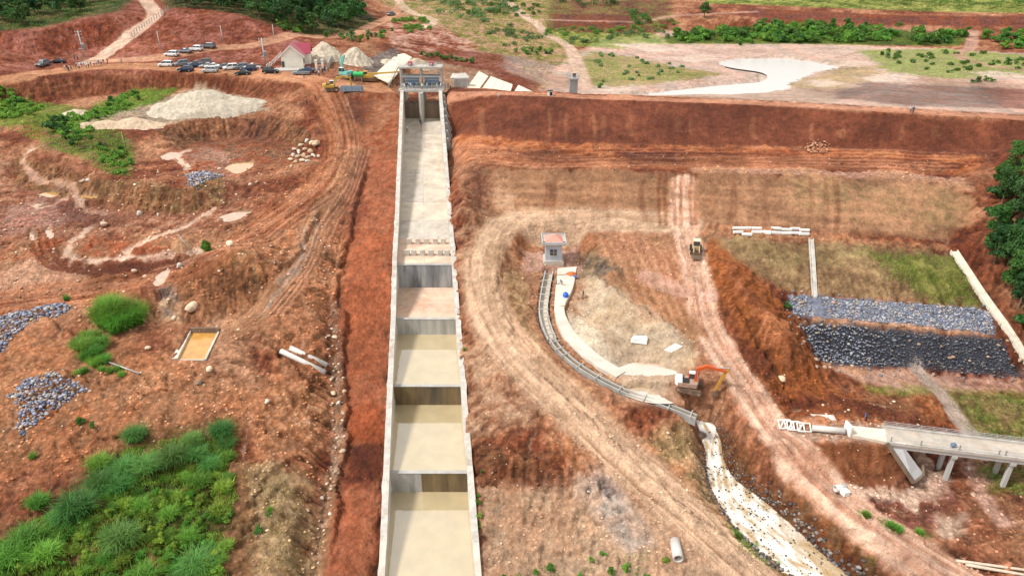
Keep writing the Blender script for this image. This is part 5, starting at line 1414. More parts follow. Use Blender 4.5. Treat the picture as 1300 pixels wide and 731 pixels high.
# ================================================================== settling basin on the left bank
sb = empty('settling_basin', U(247, 442, -20.6), 0, 'small concrete settling basin full of ochre water below the eroded mound', 'basin')
sbb = Vector(sb.location)
cz = -20.9
bq = [Vector(U(*p, cz)) for p in ((226, 458), (262, 458), (279, 423), (243, 423))]
hollow(np.array([(v.x, v.y) for v in bq]), .9, .5, .1, np.array(BROWN), None, z=cz + .2)
def bwall(p, q, h, m, th=.3, zb=-1.3):
    d = (q - p).normalized(); n = Vector((-d.y, d.x, 0)) * th
    mb = MB(); A, B = p - sbb, q - sbb
    mb.hexa([A + Vector((0, 0, zb)), B + Vector((0, 0, zb)), B + n + Vector((0, 0, zb)), A + n + Vector((0, 0, zb)), A + Vector((0, 0, h)), B + Vector((0, 0, h)), B + n + Vector((0, 0, h)), A + n + Vector((0, 0, h))])
    mb.build('basin_wall', m, sb)
bwall(bq[3], bq[2], 1.0, C_DARK); bwall(bq[2], bq[1], .35, C_NEW, -.3); bwall(bq[0], bq[3], .5, C_POUR, .9); bwall(bq[1], bq[0], .15, C_NEW, -.3)
me = bpy.data.meshes.new('basin_water'); wc = sum(bq, Vector()) / 4
me.from_pydata([tuple(v - wc) for v in bq], [], [(0, 1, 2, 3)]); me.materials.append(M_ORANGE)
tag(link('basin_water', me, None, wc + Vector((0, 0, .05))), kind='structure')
# ================================================================== pipes and poles on the ground
def pipe(name, a, b, r, label, group=None, m=C_GREY, wall=.12, lift=0.0, cat='pipe'):
    a, b = Vector(a), Vector(b)
    d = b - a; q = d.to_track_quat('Z', 'Y'); n = 20
    mb = MB(); vs = []
    for p, rr in ((a, r), (b, r), (b, r - wall), (a, r - wall)):
        for i in range(n):
            t = 2 * math.pi * i / n
            vs.append(p - a + q @ Vector((rr * math.cos(t), rr * math.sin(t), 0)) + Vector((0, 0, lift)))
    fs = []
    for k in range(4):
        for i in range(n):
            fs.append((k * n + i, k * n + (i + 1) % n, ((k + 1) % 4) * n + (i + 1) % n, ((k + 1) % 4) * n + i))
    mb.add(vs, fs)
    o = link(name, mb.mesh(name, m, True), None, a)
    return tag(o, label, cat, group)
C_PIPE = mat('pipe_concrete', (.50, .48, .46), .85, var=.2, scale=1.2, dirt=(.4, .3, .22), dirt_amt=.1)
def gpipe(p, q, r, *a, **k): return pipe('concrete_pipe', G(*p) + Vector((0, 0, r * 1.25)), G(*q) + Vector((0, 0, r * 1.25)), r, *a, m=C_PIPE, **k)
gpipe((357,449), (413,476), .42, 'longer of two concrete drain pipes side by side on the slope above the ditch')
gpipe((369,445), (416,470), .42, 'shorter of two concrete drain pipes side by side on the slope above the ditch')
cp = G(860, 712); pipe('concrete_pipe', cp + Vector((0, -.2, .62)), cp + Vector((.15, 2.7, .62)), .66, 'short wide hollow concrete pipe standing alone by the haul track', m=C_PIPE, wall=.14)
cp = G(1064, 624); pipe('concrete_pipe', cp + Vector((-.6, -.1, .5)), cp + Vector((.9, .2, .5)), .5, 'small concrete pipe end by the foot of the bridge bank', m=C_PIPE)
MB().box((0, 0, .35), (.9, .9, .7)).build('headwall', WHITE, None, loc=G(1072, 627), rz=.3)
tag(bpy.data.objects['headwall'], 'small white concrete headwall beside the pipe end', 'headwall')
pipe('steel_pole', G(131, 458, -.35), G(177, 476, -.3), .13, 'grey steel pole lying on the earth below the tall grass', m=STEEL, wall=.05, cat='pole')
for k, (p, q) in enumerate((((1213, 713), (1300, 725)), ((1225, 719), (1310, 733)))):
    a, b = G(*p, -.25), G(*q, -.25)
    tag(MB().tube((0, 0, 0), b - a, .2, .16, 9).build('log', mat('bleached_wood', (.50, .42, .33), .9, var=.3, scale=2), None, loc=a), 'bleached log lying on the red bank, the one ' + ('farther from the brook' if k == 0 else 'closer to the brook'), 'log')
# ================================================================== utility poles
POLE = mat('pole_concrete', (.46, .45, .44), .85, var=.2, scale=1)
def upole(px, py, h, label, arm=True, gear=False, lean=0.0, r=.16):
    p = G(px, py, .3)
    o = empty('utility_pole', p, 0, label, 'pole', 'utility poles along the crest road')
    o.rotation_euler = (0, lean, .2)
    MB().tube((0, 0, 0), (0, 0, h), r, r * .65, 10).build('shaft', POLE, o, smooth_sh=True)
    if arm:
        for z in (h - .4, h - 1.3):
            a = MB().box((0, 0, z), (1.9, .14, .14)).build('cross_arm', STEEL, o)
            for x in (-.85, 0, .85): MB().tube((x, 0, z + .07), (x, 0, z + .38), .08, .05, 7).build('insulator', WHITE, a)
    if gear:
        t = MB().box((.45, -.3, h * .45), (1.0, .8, 1.3)).build('transformer', mat('transformer_grey', (.22, .25, .28), .5, .3), o, bevel=.06)
        for x in (.2, .5, .8): MB().tube((x, -.3, h * .45 + .65), (x, -.3, h * .45 + 1.0), .07, .05, 7).build('bushing', WHITE, t)
        MB().box((0, -.2, h * .45 - .8), (1.8, .9, .12)).build('bracket', STEEL, o)
upole(107.5, 73, 8.6, 'tall concrete pole with cross arms and transformer beside the waiting crowd', gear=True, r=.26)
upole(204, 63, 6.0, 'slim pole on the red cut above the parked cars', arm=False)
upole(283, 53, 5.4, 'slim pole on the red cut above the upper parking track', arm=False)
upole(337, 83, 8.5, 'concrete pole with transformer between the parked cars and the house', gear=True, r=.24)
upole(347.5, 45, 4.6, 'slim pole above the house below the forest', arm=False)
upole(419, 39, 5.6, 'slim pole where the track bends under the forest', arm=True)
upole(246, 322, 4.8, 'thin white pole leaning over the clay ramp', arm=False, lean=-.42, r=.08)
upole(160, 192, 4.6, 'thin bare stake above the green shelf', arm=False, r=.06)
# ================================================================== footbridge and its bank
fz = -23.2
fA, fB = Vector(U(1128, 563, fz)), Vector(U(1300, 584, fz))
dirb = (fB - fA).normalized(); sb_ = Vector((-dirb.y, dirb.x, 0))
LB = (fB - fA).length + 26
WB = 3.7
br = empty('road_bridge', fA, math.atan2(dirb.y, dirb.x), 'narrow concrete bridge with steel railings crossing the gully on twin-column piers', 'bridge')
C_BR = mat('bridge_concrete', (.42, .42, .41), .85, var=.2, scale=.8, streak=True)
for k in range(int(LB // 7) + 1):
    x0, x1 = k * 7.0, min(k * 7.0 + 6.98, LB)
    if x1 - x0 > .5:
        MB().hexa([(x0, -.0, -.72), (x1, 0, -.72), (x1, WB, -.72), (x0, WB, -.72), (x0, 0, -.12), (x1, 0, -.12), (x1, WB, -.12), (x0, WB, -.12)]).build('girder', C_BR, br)
        MB().hexa([(x0, -.15, -.12), (x1, -.15, -.12), (x1, WB + .15, -.12), (x0, WB + .15, -.12), (x0, -.15, .05), (x1, -.15, .05), (x1, WB + .15, .05), (x0, WB + .15, .05)]).build('deck_slab', mat('silty_deck', (.40, .36, .315), .9, var=.3, scale=.6, dirt=(.46, .34, .24), dirt_amt=.4), br)
for y in (0.05, WB - .05): MB().box((LB / 2, y, .2), (LB, .36, .3)).build('kerb', C_CAP, br)
mb = MB()
for z in (.55, .8, 1.05): mb.tube((0, WB - .05, z), (LB, WB - .05, z), .035, n=6)
r = mb.build('railing', STEEL, br)
for k in range(int(LB / 1.6)): MB().box((k * 1.6 + .2, WB - .05, .72), (.1, .1, .75)).build('post', STEEL, r)
for x in (.2, 4.0, 8.8, 13.6, 14.4, 18.6, 23.0, 28.0): MB().box((x, .05, .75), (.14, .14, .85)).build('railing_post', STEEL, br)
for x in (8.6, 15.8, 24):
    for y in (.5, WB - .5):
        top = br.matrix_basis @ Vector((x, y, -.95))
        zb = GZ_at(top.x, top.y) - .8 - fz
        MB().box((x, y, (zb - 1.2) / 2), (.55, .55, -1.2 - zb)).build('pier_column', C_BR, br, bevel=.04)
    MB().box((x, WB / 2, -.97), (.75, WB + .05, .49)).build('pier_cap', C_BR, br, bevel=.04)
tag(MB().box((0, 0, .3), (.6, .5, .6)).build('toolbox', mat('steel_blue_box', (.14, .2, .3), .5, .3), None, loc=br.matrix_basis @ Vector((8.4, 1.0, .06)), bevel=.05), 'blue grey toolbox on the bridge deck', 'toolbox')
slope_pl = plate('slope_paving', [U(1126,566.5,-23.8), U(1159,615,-27.9), U(1171,605,-27.8), U(1146,571,-24.0)], .35, mat('slope_paving_grey', (.42, .42, .43), .85, var=.15, scale=.8), 'smooth grey concrete slope paving under the bridge end', 'paving', lift=.55)
for a, b in (((1125,566,-23.6),(1159,616.5,-27.8)), ((1170.5,608,-27.9),(1170,594,-27.4)), ((1160,616.5,-27.8),(1170.5,608,-27.9))):
    A, B = Vector(U(*a)), Vector(U(*b))
    MB().bar(A - slope_pl.location + Vector((0, 0, .5)), B - slope_pl.location + Vector((0, 0, .5)), .3, .5).build('edge_kerb', C_DARK, slope_pl)
# formwork frames, pipes and boards on the bank
for k, (x, y, rz) in enumerate(((996, 541, .0), (1007, 543, -.1), (1020, 545, -.1))):
    t = empty('formwork_frame', G(x, y), rz, 'white steel formwork frame lying at the bridge approach', 'frame', 'formwork frames')
    for a, b in (((-.9, -.6, .1), (.9, -.6, .1)), ((-.9, .6, .7), (.9, .6, .7)), ((-.9, -.6, .1), (-.9, .6, .7)), ((.9, -.6, .1), (.9, .6, .7)), ((0, -.6, .1), (0, .6, .7)), ((-.9, -.6, .1), (0, .6, .7))):
        MB().bar(a, b, .14, .14).build('bar', WHITE, t)
gpipe((1030, 547), (1072, 551), .45, 'long concrete pipe lying at the bridge approach next to the formwork frames')
t = MB().box((0, 0, .9), (.25, 1.6, 1.9), rz=.15).build('headwall_slab', WHITE, None, loc=G(1075, 551)); tag(t, 'upright white concrete panel closing the pipe at the bridge approach', 'panel')
for k, (p, q) in enumerate((((1080, 548), (1120, 560)), ((1088, 545), (1118, 552)), ((1098, 556), (1122, 562)))):
    a, b = G(*p), G(*q)
    tag(MB().bar(Vector((0, 0, .1)), b - a + Vector((0, 0, .1)), .3, .08).build('timber_plank', WOOD, None, loc=a), 'timber plank lying on the bridge approach', 'plank', 'planks at the bridge approach')
t = MB().box((0, 0, .08), (1.5, .5, .08)).build('teal_board', mat('teal_board', (.08, .34, .30), .6), None, loc=G(1089, 549)); tag(t, 'teal board lying on the bridge approach', 'board')
t = MB().box((0, 0, .1), (3.4, 1.5, .14), rz=-.06).build('concrete_slab', mat('grey_panel', (0, 0, 0)), None, loc=G(1045, 531)); tag(t, 'grey panel lying on the red earth behind the bridge approach pipe', 'panel')

plate('approach_slab', [U(1080,542,-23.85), U(1076,553,-23.95), U(1126,563,-23.5), U(1123,546.5,-23.4)], .5, C_POUR, 'pale concrete approach slab joining the bridge to the bank', 'slab', lift=.3)
mb = MB()
for z in (.5, .95): mb.tube((3.0, .05, z), (LB, .05, z), .03, n=6)
mb.build('near_rail', STEEL, br)
rbn = random.Random(8)
for k in range(9):
    a = G(1040 + rbn.uniform(0, 80), 536 + rbn.uniform(0, 22)); l_ = rbn.uniform(1.2, 3.5); t_ = rbn.uniform(-.5, .3)
    tag(MB().bar((0, 0, .12), (l_ * math.cos(t_), l_ * math.sin(t_), .14), .1, .1).build('timber_batten', WOOD if k % 2 else STEEL, None, loc=a), 'thin batten strewn about the bridge approach', 'batten', 'battens strewn at the bridge approach')
# ================================================================== cars
TYRE = mat('tyre', (.02, .02, .02), .85, var=.2)
RIM = mat('wheel_rim', (.4, .4, .41), .4, .7, var=.1)
LAMP_W = mat('head_lamp', (.75, .76, .78), .2, var=.05)
LAMP_R = mat('tail_lamp', (.45, .02, .02), .3, var=.05)
CAR_GLASS = mat('car_glass', (.03, .04, .05), .08, var=.05, spec=.9)
def loft(mb, secs):
    """closed cross sections of equal length joined end to end"""
    n = len(secs[0]); b = len(mb.v)
    for s in secs: mb.v += [tuple(p) for p in s]
    for k in range(len(secs) - 1):
        for i in range(n):
            j = (i + 1) % n
            mb.f.append((b + k * n + i, b + k * n + j, b + (k + 1) * n + j, b + (k + 1) * n + i))
    mb.f.append(tuple(b + i for i in range(n - 1, -1, -1)))
    mb.f.append(tuple(b + (len(secs) - 1) * n + i for i in range(n)))
def car_proto(kind):
    """x forward; returns list of (name, mesh, painted?)"""
    L = {'suv': 4.7, 'sedan': 4.6, 'van': 4.6, 'pickup': 5.2}[kind]
    Wc = 1.84; h0 = .28
    belt = {'suv': 1.08, 'sedan': .95, 'van': 1.05, 'pickup': 1.08}[kind]
    top = {'suv': 1.78, 'sedan': 1.46, 'van': 1.78, 'pickup': 1.75}[kind]
    hood = {'suv': 1.02, 'sedan': .86, 'van': .98, 'pickup': 1.02}[kind]
    def sec(x, z1, w):
        hw = w / 2
        return [(x, -hw * .96, h0), (x, hw * .96, h0), (x, hw, h0 + .2), (x, hw, z1 - .18), (x, hw * .9, z1), (x, -hw * .9, z1), (x, -hw, z1 - .18), (x, -hw, h0 + .2)]
    a = L / 2
    body = MB()
    loft(body, [sec(-a, belt - .22, Wc * .86), sec(-a + .12, belt - .06, Wc * .94), sec(-a + .6, belt, Wc), sec(.35, belt, Wc), sec(a - 1.15, hood + .02, Wc), sec(a - .35, hood - .1, Wc * .95), sec(a - .05, hood - .25, Wc * .84), sec(a, hood - .4, Wc * .8)])
    out = [('body', body, True)]
    r0, r1 = {'suv': (-a + .12, .95), 'sedan': (-a + .85, .85), 'van': (-a + .1, 1.25), 'pickup': (-.55, .95)}[kind]
    t0, t1 = {'suv': (-a + .45, .25), 'sedan': (-a + 1.45, .05), 'van': (-a + .3, .45), 'pickup': (-.35, .35)}[kind]
    bw, tw = Wc * .45, Wc * .37
    def prism8(x0, x1, y, X0, X1, Y, z0, z1): return [(x0, -y, z0), (x1, -y, z0), (x1, y, z0), (x0, y, z0), (X0, -Y, z1), (X1, -Y, z1), (X1, Y, z1), (X0, Y, z1)]
    out.append(('window_band', MB().hexa(prism8(r0, r1, bw, t0, t1, tw, belt - .02, top - .06)), 'glass'))
    out.append(('roof', MB().hexa(prism8(t0 - .06, t1 + .06, tw + .03, t0 + .05, t1 - .05, tw - .05, top - .07, top + .03)), True))
    for s in (-1, 1):
        for xb, xt in ((r0, t0), (r1, t1), ((r0 + r1) / 2, (t0 + t1) / 2 + .05)):
            out.append(('pillar', MB().bar((xb, s * (bw + .012), belt - .02), (xt, s * (tw + .012), top - .05), .06, .1), True))
    if kind == 'pickup':
        out.append(('load_bed', MB().box((-a + .9, 0, belt + .01), (1.5, Wc * .8, .05)), 'dark'))
    out.append(('bumper', MB().box((a - .02, 0, .45), (.16, Wc * .8, .22)), 'dark')); out.append(('bumper', MB().box((-a + .02, 0, .45), (.16, Wc * .84, .22)), 'dark'))
    out.append(('grille', MB().box((a - .0, 0, .68), (.06, .8, .16)), 'dark'))
    return L, a, hood, belt, Wc, out
CARP = {}
def make_car(kind):
    if kind in CARP: return CARP[kind]
    L, a, hood, belt, Wc, parts = car_proto(kind)
    res = []
    for nm, mb, p in parts:
        m = {'glass': CAR_GLASS, 'dark': M_DARK}.get(p, WHITE)
        res.append((nm, mb.mesh(nm, m, bevel=.03 if nm in ('body', 'roof') else 0), p is True, (0, 0, 0)))
    for s in (-1, 1):
        res.append(('headlight', MB().box((0, 0, 0), (.14, .38, .16)).mesh('headlight', LAMP_W, bevel=.03), False, (a - .1, s * .62, hood - .22)))
        res.append(('tail_light', MB().box((0, 0, 0), (.1, .2, .34)).mesh('tail_light', LAMP_R), False, (-a + .03, s * .72, belt - .3)))
        res.append(('mirror', MB().box((0, 0, 0), (.12, .2, .14)).mesh('mirror', M_DARK), False, (.85, s * 1.0, belt + .06)))
    wheel = MB().tube((0, -.11, 0), (0, .11, 0), .34, n=16).mesh('wheel', TYRE)
    rim = MB().tube((0, -.12, 0), (0, .12, 0), .2, n=12).mesh('rim', RIM)
    CARP[kind] = (res, wheel, rim, L)
    return CARP[kind]
PAINT = {}
def paint(name, c, rough=.25, metal=.3):
    if name not in PAINT: PAINT[name] = mat('car_paint_' + name, c, rough, metal, var=.06, dirt=(.35, .2, .13), dirt_amt=.0, spec=.6)
    return PAINT[name]
COLS = {'white': (.78, .78, .78), 'silver': (.50, .52, .54), 'grey': (.16, .17, .19), 'black': (.02, .022, .028), 'navy': (.02, .035, .09), 'slate': (.22, .26, .30), 'blue': (.04, .08, .20)}
def car(px, py, kind, colr, heading, label, group='cars parked by the crest road'):
    res, wheel, rim, L = make_car(kind)
    p = G(px, py)
    o = empty('parked_car', p, RAD(heading), label, 'car', group)
    m = paint(colr, COLS[colr], .3, .0 if colr == 'white' else .35)
    for nm, me, painted, loc in res:
        c = link(nm, me, o, loc)
        if painted:
            c.material_slots[0].link = 'OBJECT'; c.material_slots[0].material = m
    for x in (-L / 2 + .85, L / 2 - .9):
        for s in (-1, 1):
            w = link('wheel', wheel, o, (x, s * .82, .34)); link('rim', rim, w)
    return o
CARS = [(211,84.5,'van','white',178,'white people carrier parked alone at the end of the lower row'),
 (218.5,72,'suv','white',170,'white car first in line on the upper parking track'),
 (235,67,'sedan','slate',170,'slate grey car second in line on the upper parking track'),
 (249,64.3,'suv','white',170,'white car third in line on the upper parking track'),
 (265,62,'suv','grey',172,'dark grey car last in line on the upper parking track'),
 (231,83.5,'van','slate',215,'slate grey van parked nose-out behind the navy car'),
 (246,86,'sedan','navy',195,'navy sedan half hidden behind the navy four-wheel drive'),
 (236,91,'suv','navy',176,'navy four-wheel drive closest to the edge of the scarp in the lower row'),
 (248.5,82.5,'sedan','slate',200,'slate sedan parked in the second rank'),
 (259.5,82,'suv','grey',200,'dark grey four-wheel drive in the second rank'),
 (263,86,'sedan','silver',190,'silver sedan wedged in the middle of the lower row'),
 (270,86.5,'sedan','white',186,'white sedan in the middle of the lower row'),
 (267,92,'suv','silver',180,'silver car closest to the scarp in the middle of the lower row'),
 (284,87,'sedan','slate',205,'slate sedan beside the long white car'),
 (293,88.5,'van','white',205,'long white car parked aslant near the utility pole'),
 (306,88,'suv','slate',205,'slate car parked aslant beside the navy ones'),
 (316,90.5,'suv','navy',190,'navy car behind the black car near the utility pole'),
 (308.5,95,'sedan','black',184,'black car closest to the road near the utility pole'),
 (321,88,'pickup','white',186,'white pickup behind the navy car by the utility pole'),
 (344,93,'suv','black',2,'black four-wheel drive at the corner of the white fence'),
 (383,95,'pickup','slate',184,'slate pickup stopped on the road in front of the house'),
 (390,91.5,'sedan','blue',184,'blue sedan just behind the slate pickup before the house'),
 (54.5,83,'suv','grey',262,'dark grey four-wheel drive facing down the crest road'),
 (74,80.5,'sedan','black',190,'black sedan stopped on the crest road by the tall pole'),
 (497,20,'suv','grey',60,'small dark car on the pale track far behind the house')]
for c in CARS: car(*c)
# ================================================================== excavators
HYD = mat('hydraulic_steel', (.55, .55, .56), .3, .8, var=.1)
TRACK = mat('track_steel', (.12, .085, .06), .8, .3, var=.4, scale=4, dirt=(.32, .17, .10), dirt_amt=.5)
def arm_poly(mb, pts, w, ths):
    """box girder following points in the x,z plane"""
    n = len(pts); top, bot = [], []
    for i, (x, z) in enumerate(pts):
        a = pts[max(0, i - 1)]; b = pts[min(n - 1, i + 1)]
        dx, dz = b[0] - a[0], b[1] - a[1]; l = math.hypot(dx, dz); nx, nz = -dz / l, dx / l
        top.append((x + nx * ths[i] / 2, z + nz * ths[i] / 2)); bot.append((x - nx * ths[i] / 2, z - nz * ths[i] / 2))
    mb.extr_y(bot + top[::-1], -w / 2, w / 2); return mb
def excavator(p, rz, swing, colr, name_label, boom, stick, bucket_ang=0.0, scale=1.0, group=None, stick_mat=None, cabm=None, housem=None):
    o = empty('excavator', p, rz, name_label, 'excavator', group)
    o.scale = (scale,) * 3
    for s in (-1, 1):
        mb = MB()
        n = 12; prof = []
        for i in range(n):
            t = math.pi / 2 + math.pi * i / (n - 1); prof.append((-1.75 + .42 * math.cos(t), .42 + .42 * math.sin(t)))
        for i in range(n):
            t = -math.pi / 2 + math.pi * i / (n - 1); prof.append((1.75 + .42 * math.cos(t), .42 + .42 * math.sin(t)))
        mb.extr_y(prof, s * 1.3 - .3, s * 1.3 + .3)
        tr = mb.build('track', TRACK, o)
        sh = MB()
        for i in range(13):
            x = -1.8 + i * .3
            sh.box((x, s * 1.3, .86), (.2, .62, .06))
        sh.build('track_shoes', TRACK, tr)
        for x_ in (-1.75, 1.75): MB().tube((x_, s * 1.58, .42), (x_, s * 1.66, .42), .26, n=12).build('sprocket', HYD, tr)
    MB().box((0, 0, .62), (1.9, 2.0, .4)).tube((0, 0, .8), (0, 0, 1.05), .75, n=16).build('undercarriage', TRACK, o)
    up = empty('upper_structure', (0, 0, 0), swing); up.parent = o
    # keep three levels: the upper works hang directly below the excavator, turned by the swing angle
    def part(mb, nm, m, **k):
        R = Matrix.Rotation(swing, 3, 'Z'); mb.v = [tuple(R @ Vector(v)) for v in mb.v]
        return mb.build(nm, m, o, **k)
    bpy.data.objects.remove(up)
    hs = part(MB().prism([(-2.2, -1.25), (.9, -1.25), (1.05, -1.1), (1.05, 1.25), (-2.2, 1.25), (-2.5, .8), (-2.5, -.8)], 1.05, 1.95), 'house', housem or colr, bevel=.05)
    part(MB().prism([(-2.35, -1.2), (-1.5, -1.22), (-1.5, 1.22), (-2.35, 1.2), (-2.7, .7), (-2.7, -.7)], 1.3, 2.2), 'counterweight', cabm or colr, bevel=.06)
    part(MB().box((-.9, -.45, 2.02), (1.1, 1.4, .22)), 'engine_cover', M_DARK, bevel=.04)
    part(MB().tube((-1.3, .2, 2.0), (-1.3, .2, 2.6), .09, n=8), 'exhaust', M_DARK)
    cabp = MB().hexa([(-.45, .35, 1.95), (1.15, .35, 1.95), (1.15, 1.25, 1.95), (-.45, 1.25, 1.95), (-.35, .4, 2.95), (.85, .4, 2.95), (.85, 1.2, 2.95), (-.35, 1.2, 2.95)])
    part(cabp, 'cab_glass', CAR_GLASS)
    part(MB().box((.25, .8, 2.99), (1.35, .92, .1)), 'cab_roof', cabm or WHITE, bevel=.03)
    for x0, x1 in ((-.45, -.35), (1.15, .85)):
        for y0, y1 in ((.35, .4), (1.25, 1.2)): part(MB().bar((x0, y0, 1.95), (x1, y1, 2.95), .1, .1), 'cab_post', colr)
    part(arm_poly(MB(), boom, .55, [.5, .8, .6, .4][:len(boom)]), 'boom', colr)
    part(arm_poly(MB(), stick, .4, [.3, .55, .45, .28][:len(stick)]), 'stick', stick_mat or colr)
    bx, bz = stick[-1]
    c, s_ = math.cos(bucket_ang), math.sin(bucket_ang)
    bp = [(0, .2), (.5, .1), (.75, -.35), (.55, -.85), (.1, -1.0), (-.35, -.75), (-.1, -.7), (.3, -.6), (.4, -.3), (.1, -.1)]
    part(MB().extr_y([(bx + x * c - z * s_, bz + x * s_ + z * c) for x, z in bp], -.5, .5), 'bucket', TRACK)
    m0, m1 = boom[0], boom[1]
    for y_ in (-.35, .35): part(MB().tube((m0[0] + .5, y_, m0[1] - .45), (m1[0] - .1, y_, m1[1] - .35), .1, n=8), 'boom_cylinder', HYD)
    part(MB().tube((m1[0] + .4, 0, m1[1] + .45), (stick[0][0] + (stick[0][0] - stick[1][0]) * .0 + .02, 0, stick[0][1] + .25), .09, n=8), 'stick_cylinder', HYD)
    return o
EX_OR = mat('orange_machine_paint', (.50, .09, .02), .5, var=.2, dirt=(.35, .2, .12), dirt_amt=.2)
EX_YE = mat('yellow_machine_paint', (.52, .33, .06), .5, var=.25, dirt=(.30, .2, .12), dirt_amt=.3)
EX_TE = mat('teal_machine_paint', (.16, .46, .42), .5, var=.15, dirt=(.35, .25, .16), dirt_amt=.1)
EX_OCH = mat('ochre_arm_paint', (.45, .24, .04), .55, var=.25, dirt=(.3, .18, .1), dirt_amt=.2)
excavator(G(877, 487), RAD(-24), RAD(12), EX_OR, 'orange excavator reaching over the haul track beside the milky puddle',
          [(.7, 1.9), (.9, 4.3), (2.2, 5.0), (5.4, 4.5)], [(5.9, 4.9), (5.4, 4.3), (4.7, 2.2), (4.1, .4)], -.3, .9, stick_mat=EX_OCH, cabm=WHITE, housem=mat('dirty_white_machine_paint', (.34, .24, .19), .6, var=.35, dirt=(.34, .12, .05), dirt_amt=.5))
excavator(G(438, 99), RAD(160), RAD(-15), EX_TE, 'teal excavator with raised arm parked below the gravel piles',
          [(.7, 1.8), (-.2, 4.4), (-.9, 5.4), (-1.6, 5.9)] if False else [(.7, 1.8), (1.0, 4.4), (.4, 5.6), (-.4, 6.2)], [(-.7, 6.5), (-.4, 6.0), (.8, 3.8), (1.4, 2.4)], .4, 1.0)
excavator(G(421, 115.5), RAD(8), RAD(0), EX_YE, 'muddy yellow excavator with its arm stretched over the bank edge',
          [(.7, 1.8), (2.0, 3.8), (4.0, 4.4), (6.2, 4.0)], [(6.6, 4.5), (6.3, 3.9), (6.5, 1.6), (6.4, .0)], -.4, .85)
# drill rig with long boom lying level
rg = empty('drill_rig', G(470, 104), RAD(4), 'yellow tracked drill rig with a long level mast beside the gate stair', 'drill rig')
for s in (-1, 1):
    MB().extr_y([(-2, .1), (2, .1), (2.3, .45), (2, .8), (-2, .8), (-2.3, .45)], s * 1.1 - .25, s * 1.1 + .25).build('track', TRACK, rg)
MB().box((-.4, 0, 1.3), (3.2, 2.0, .9)).build('body', EX_YE, rg, bevel=.08)
MB().box((-1.2, .4, 2.2), (1.3, 1.1, .95)).build('cab', EX_YE, rg, bevel=.06)
MB().box((-1.2, -.17, 2.25), (1.0, .06, .6)).build('cab_window', CAR_GLASS, rg)
MB().bar((-.4, -.5, 2.0), (9.2, -.5, 2.5), .5, .45).build('mast', EX_YE, rg)
MB().tube((.5, -.5, 1.4), (3.4, -.5, 2.1), .1, n=8).build('ram', HYD, rg)
tk = empty('water_tank', G(455.5, 103), 0, 'bright green cylindrical water tank on a stand between the excavators', 'tank')
MB().tube((-1.5, 0, 1.9), (1.5, 0, 1.9), .75, n=18).build('tank', mat('green_tank', (.04, .42, .12), .5, var=.1), tk, smooth_sh=False)
for x in (-1, 1): MB().box((x, 0, .65), (.15, 1.2, 1.4)).build('leg', STEEL, tk)
MB().tube((0, 0, 2.6), (0, 0, 2.8), .25, n=10).build('lid', M_DARK, tk)
sk = empty('steel_skip', G(447, 116), RAD(3), 'long blue grey steel skip below the green tank', 'skip')
SKM = mat('blue_grey_steel', (.24, .31, .38), .6, .2, var=.25, scale=2)
MB().box((0, 0, .15), (6.0, 1.6, .1)).build('floor', SKM, sk)
for y in (-.8, .8): MB().box((0, y, .75), (6.0, .08, 1.2)).build('side', SKM, sk)
for x in (-3, 3): MB().box((x, 0, .75), (.08, 1.6, 1.2)).build('end', SKM, sk)
for k in range(7): MB().box((-2.7 + .9 * k, -.88, .75), (.1, .08, 1.2)).build('rib', SKM, sk)
# small wheel loader coming down the dam face
ld = empty('wheel_loader', G(883, 321), RAD(-100), 'small dusty yellow loader driving down the haul track from the dam', 'loader')
DUSTY = mat('dusty_yellow', (.42, .32, .18), .7, var=.25, scale=3, dirt=(.34, .2, .12), dirt_amt=.4)
MB().box((-.6, 0, 1.1), (2.4, 1.4, .9)).build('body', DUSTY, ld, bevel=.08)
MB().box((-.1, 0, 2.0), (1.1, 1.15, 1.0)).build('cab', CAR_GLASS, ld, bevel=.04)
MB().box((-.1, 0, 2.55), (1.4, 1.35, .12)).build('cab_roof', mat('cream_roof', (.6, .53, .38), .7), ld, bevel=.04)
for y in (-.5, .5): MB().bar((.4, y, 1.5), (2.2, y, .6), .16, .25).build('lift_arm', DUSTY, ld)
MB().extr_y([(2.0, .1), (2.9, .05), (2.6, .25), (2.2, .5), (2.25, 1.0), (2.05, 1.0)], -.95, .95).build('bucket', TRACK, ld)
for x in (-1.2, .9):
    for s in (-1, 1):
        w = MB().tube((0, -.22, 0), (0, .22, 0), .58, n=16).build('wheel', TYRE, ld, loc=(x, s * .85, .56)); MB().tube((0, -.24, 0), (0, .24, 0), .28, n=10).build('rim', DUSTY, w)
wb_ = empty('site_cabinet', U(698.5, 121.5, .05), 0, 'small white cabinet standing on the dam crest near the intake tower', 'cabinet')
MB().box((0, 0, .6), (1.3, .9, 1.3)).build('box', WHITE, wb_, bevel=.03); MB().box((0, 0, 1.3), (1.5, 1.1, .1)).build('top', M_DARK, wb_); MB().box((.2, -.47, .55), (.7, .04, .9)).build('door', M_DARK, wb_)
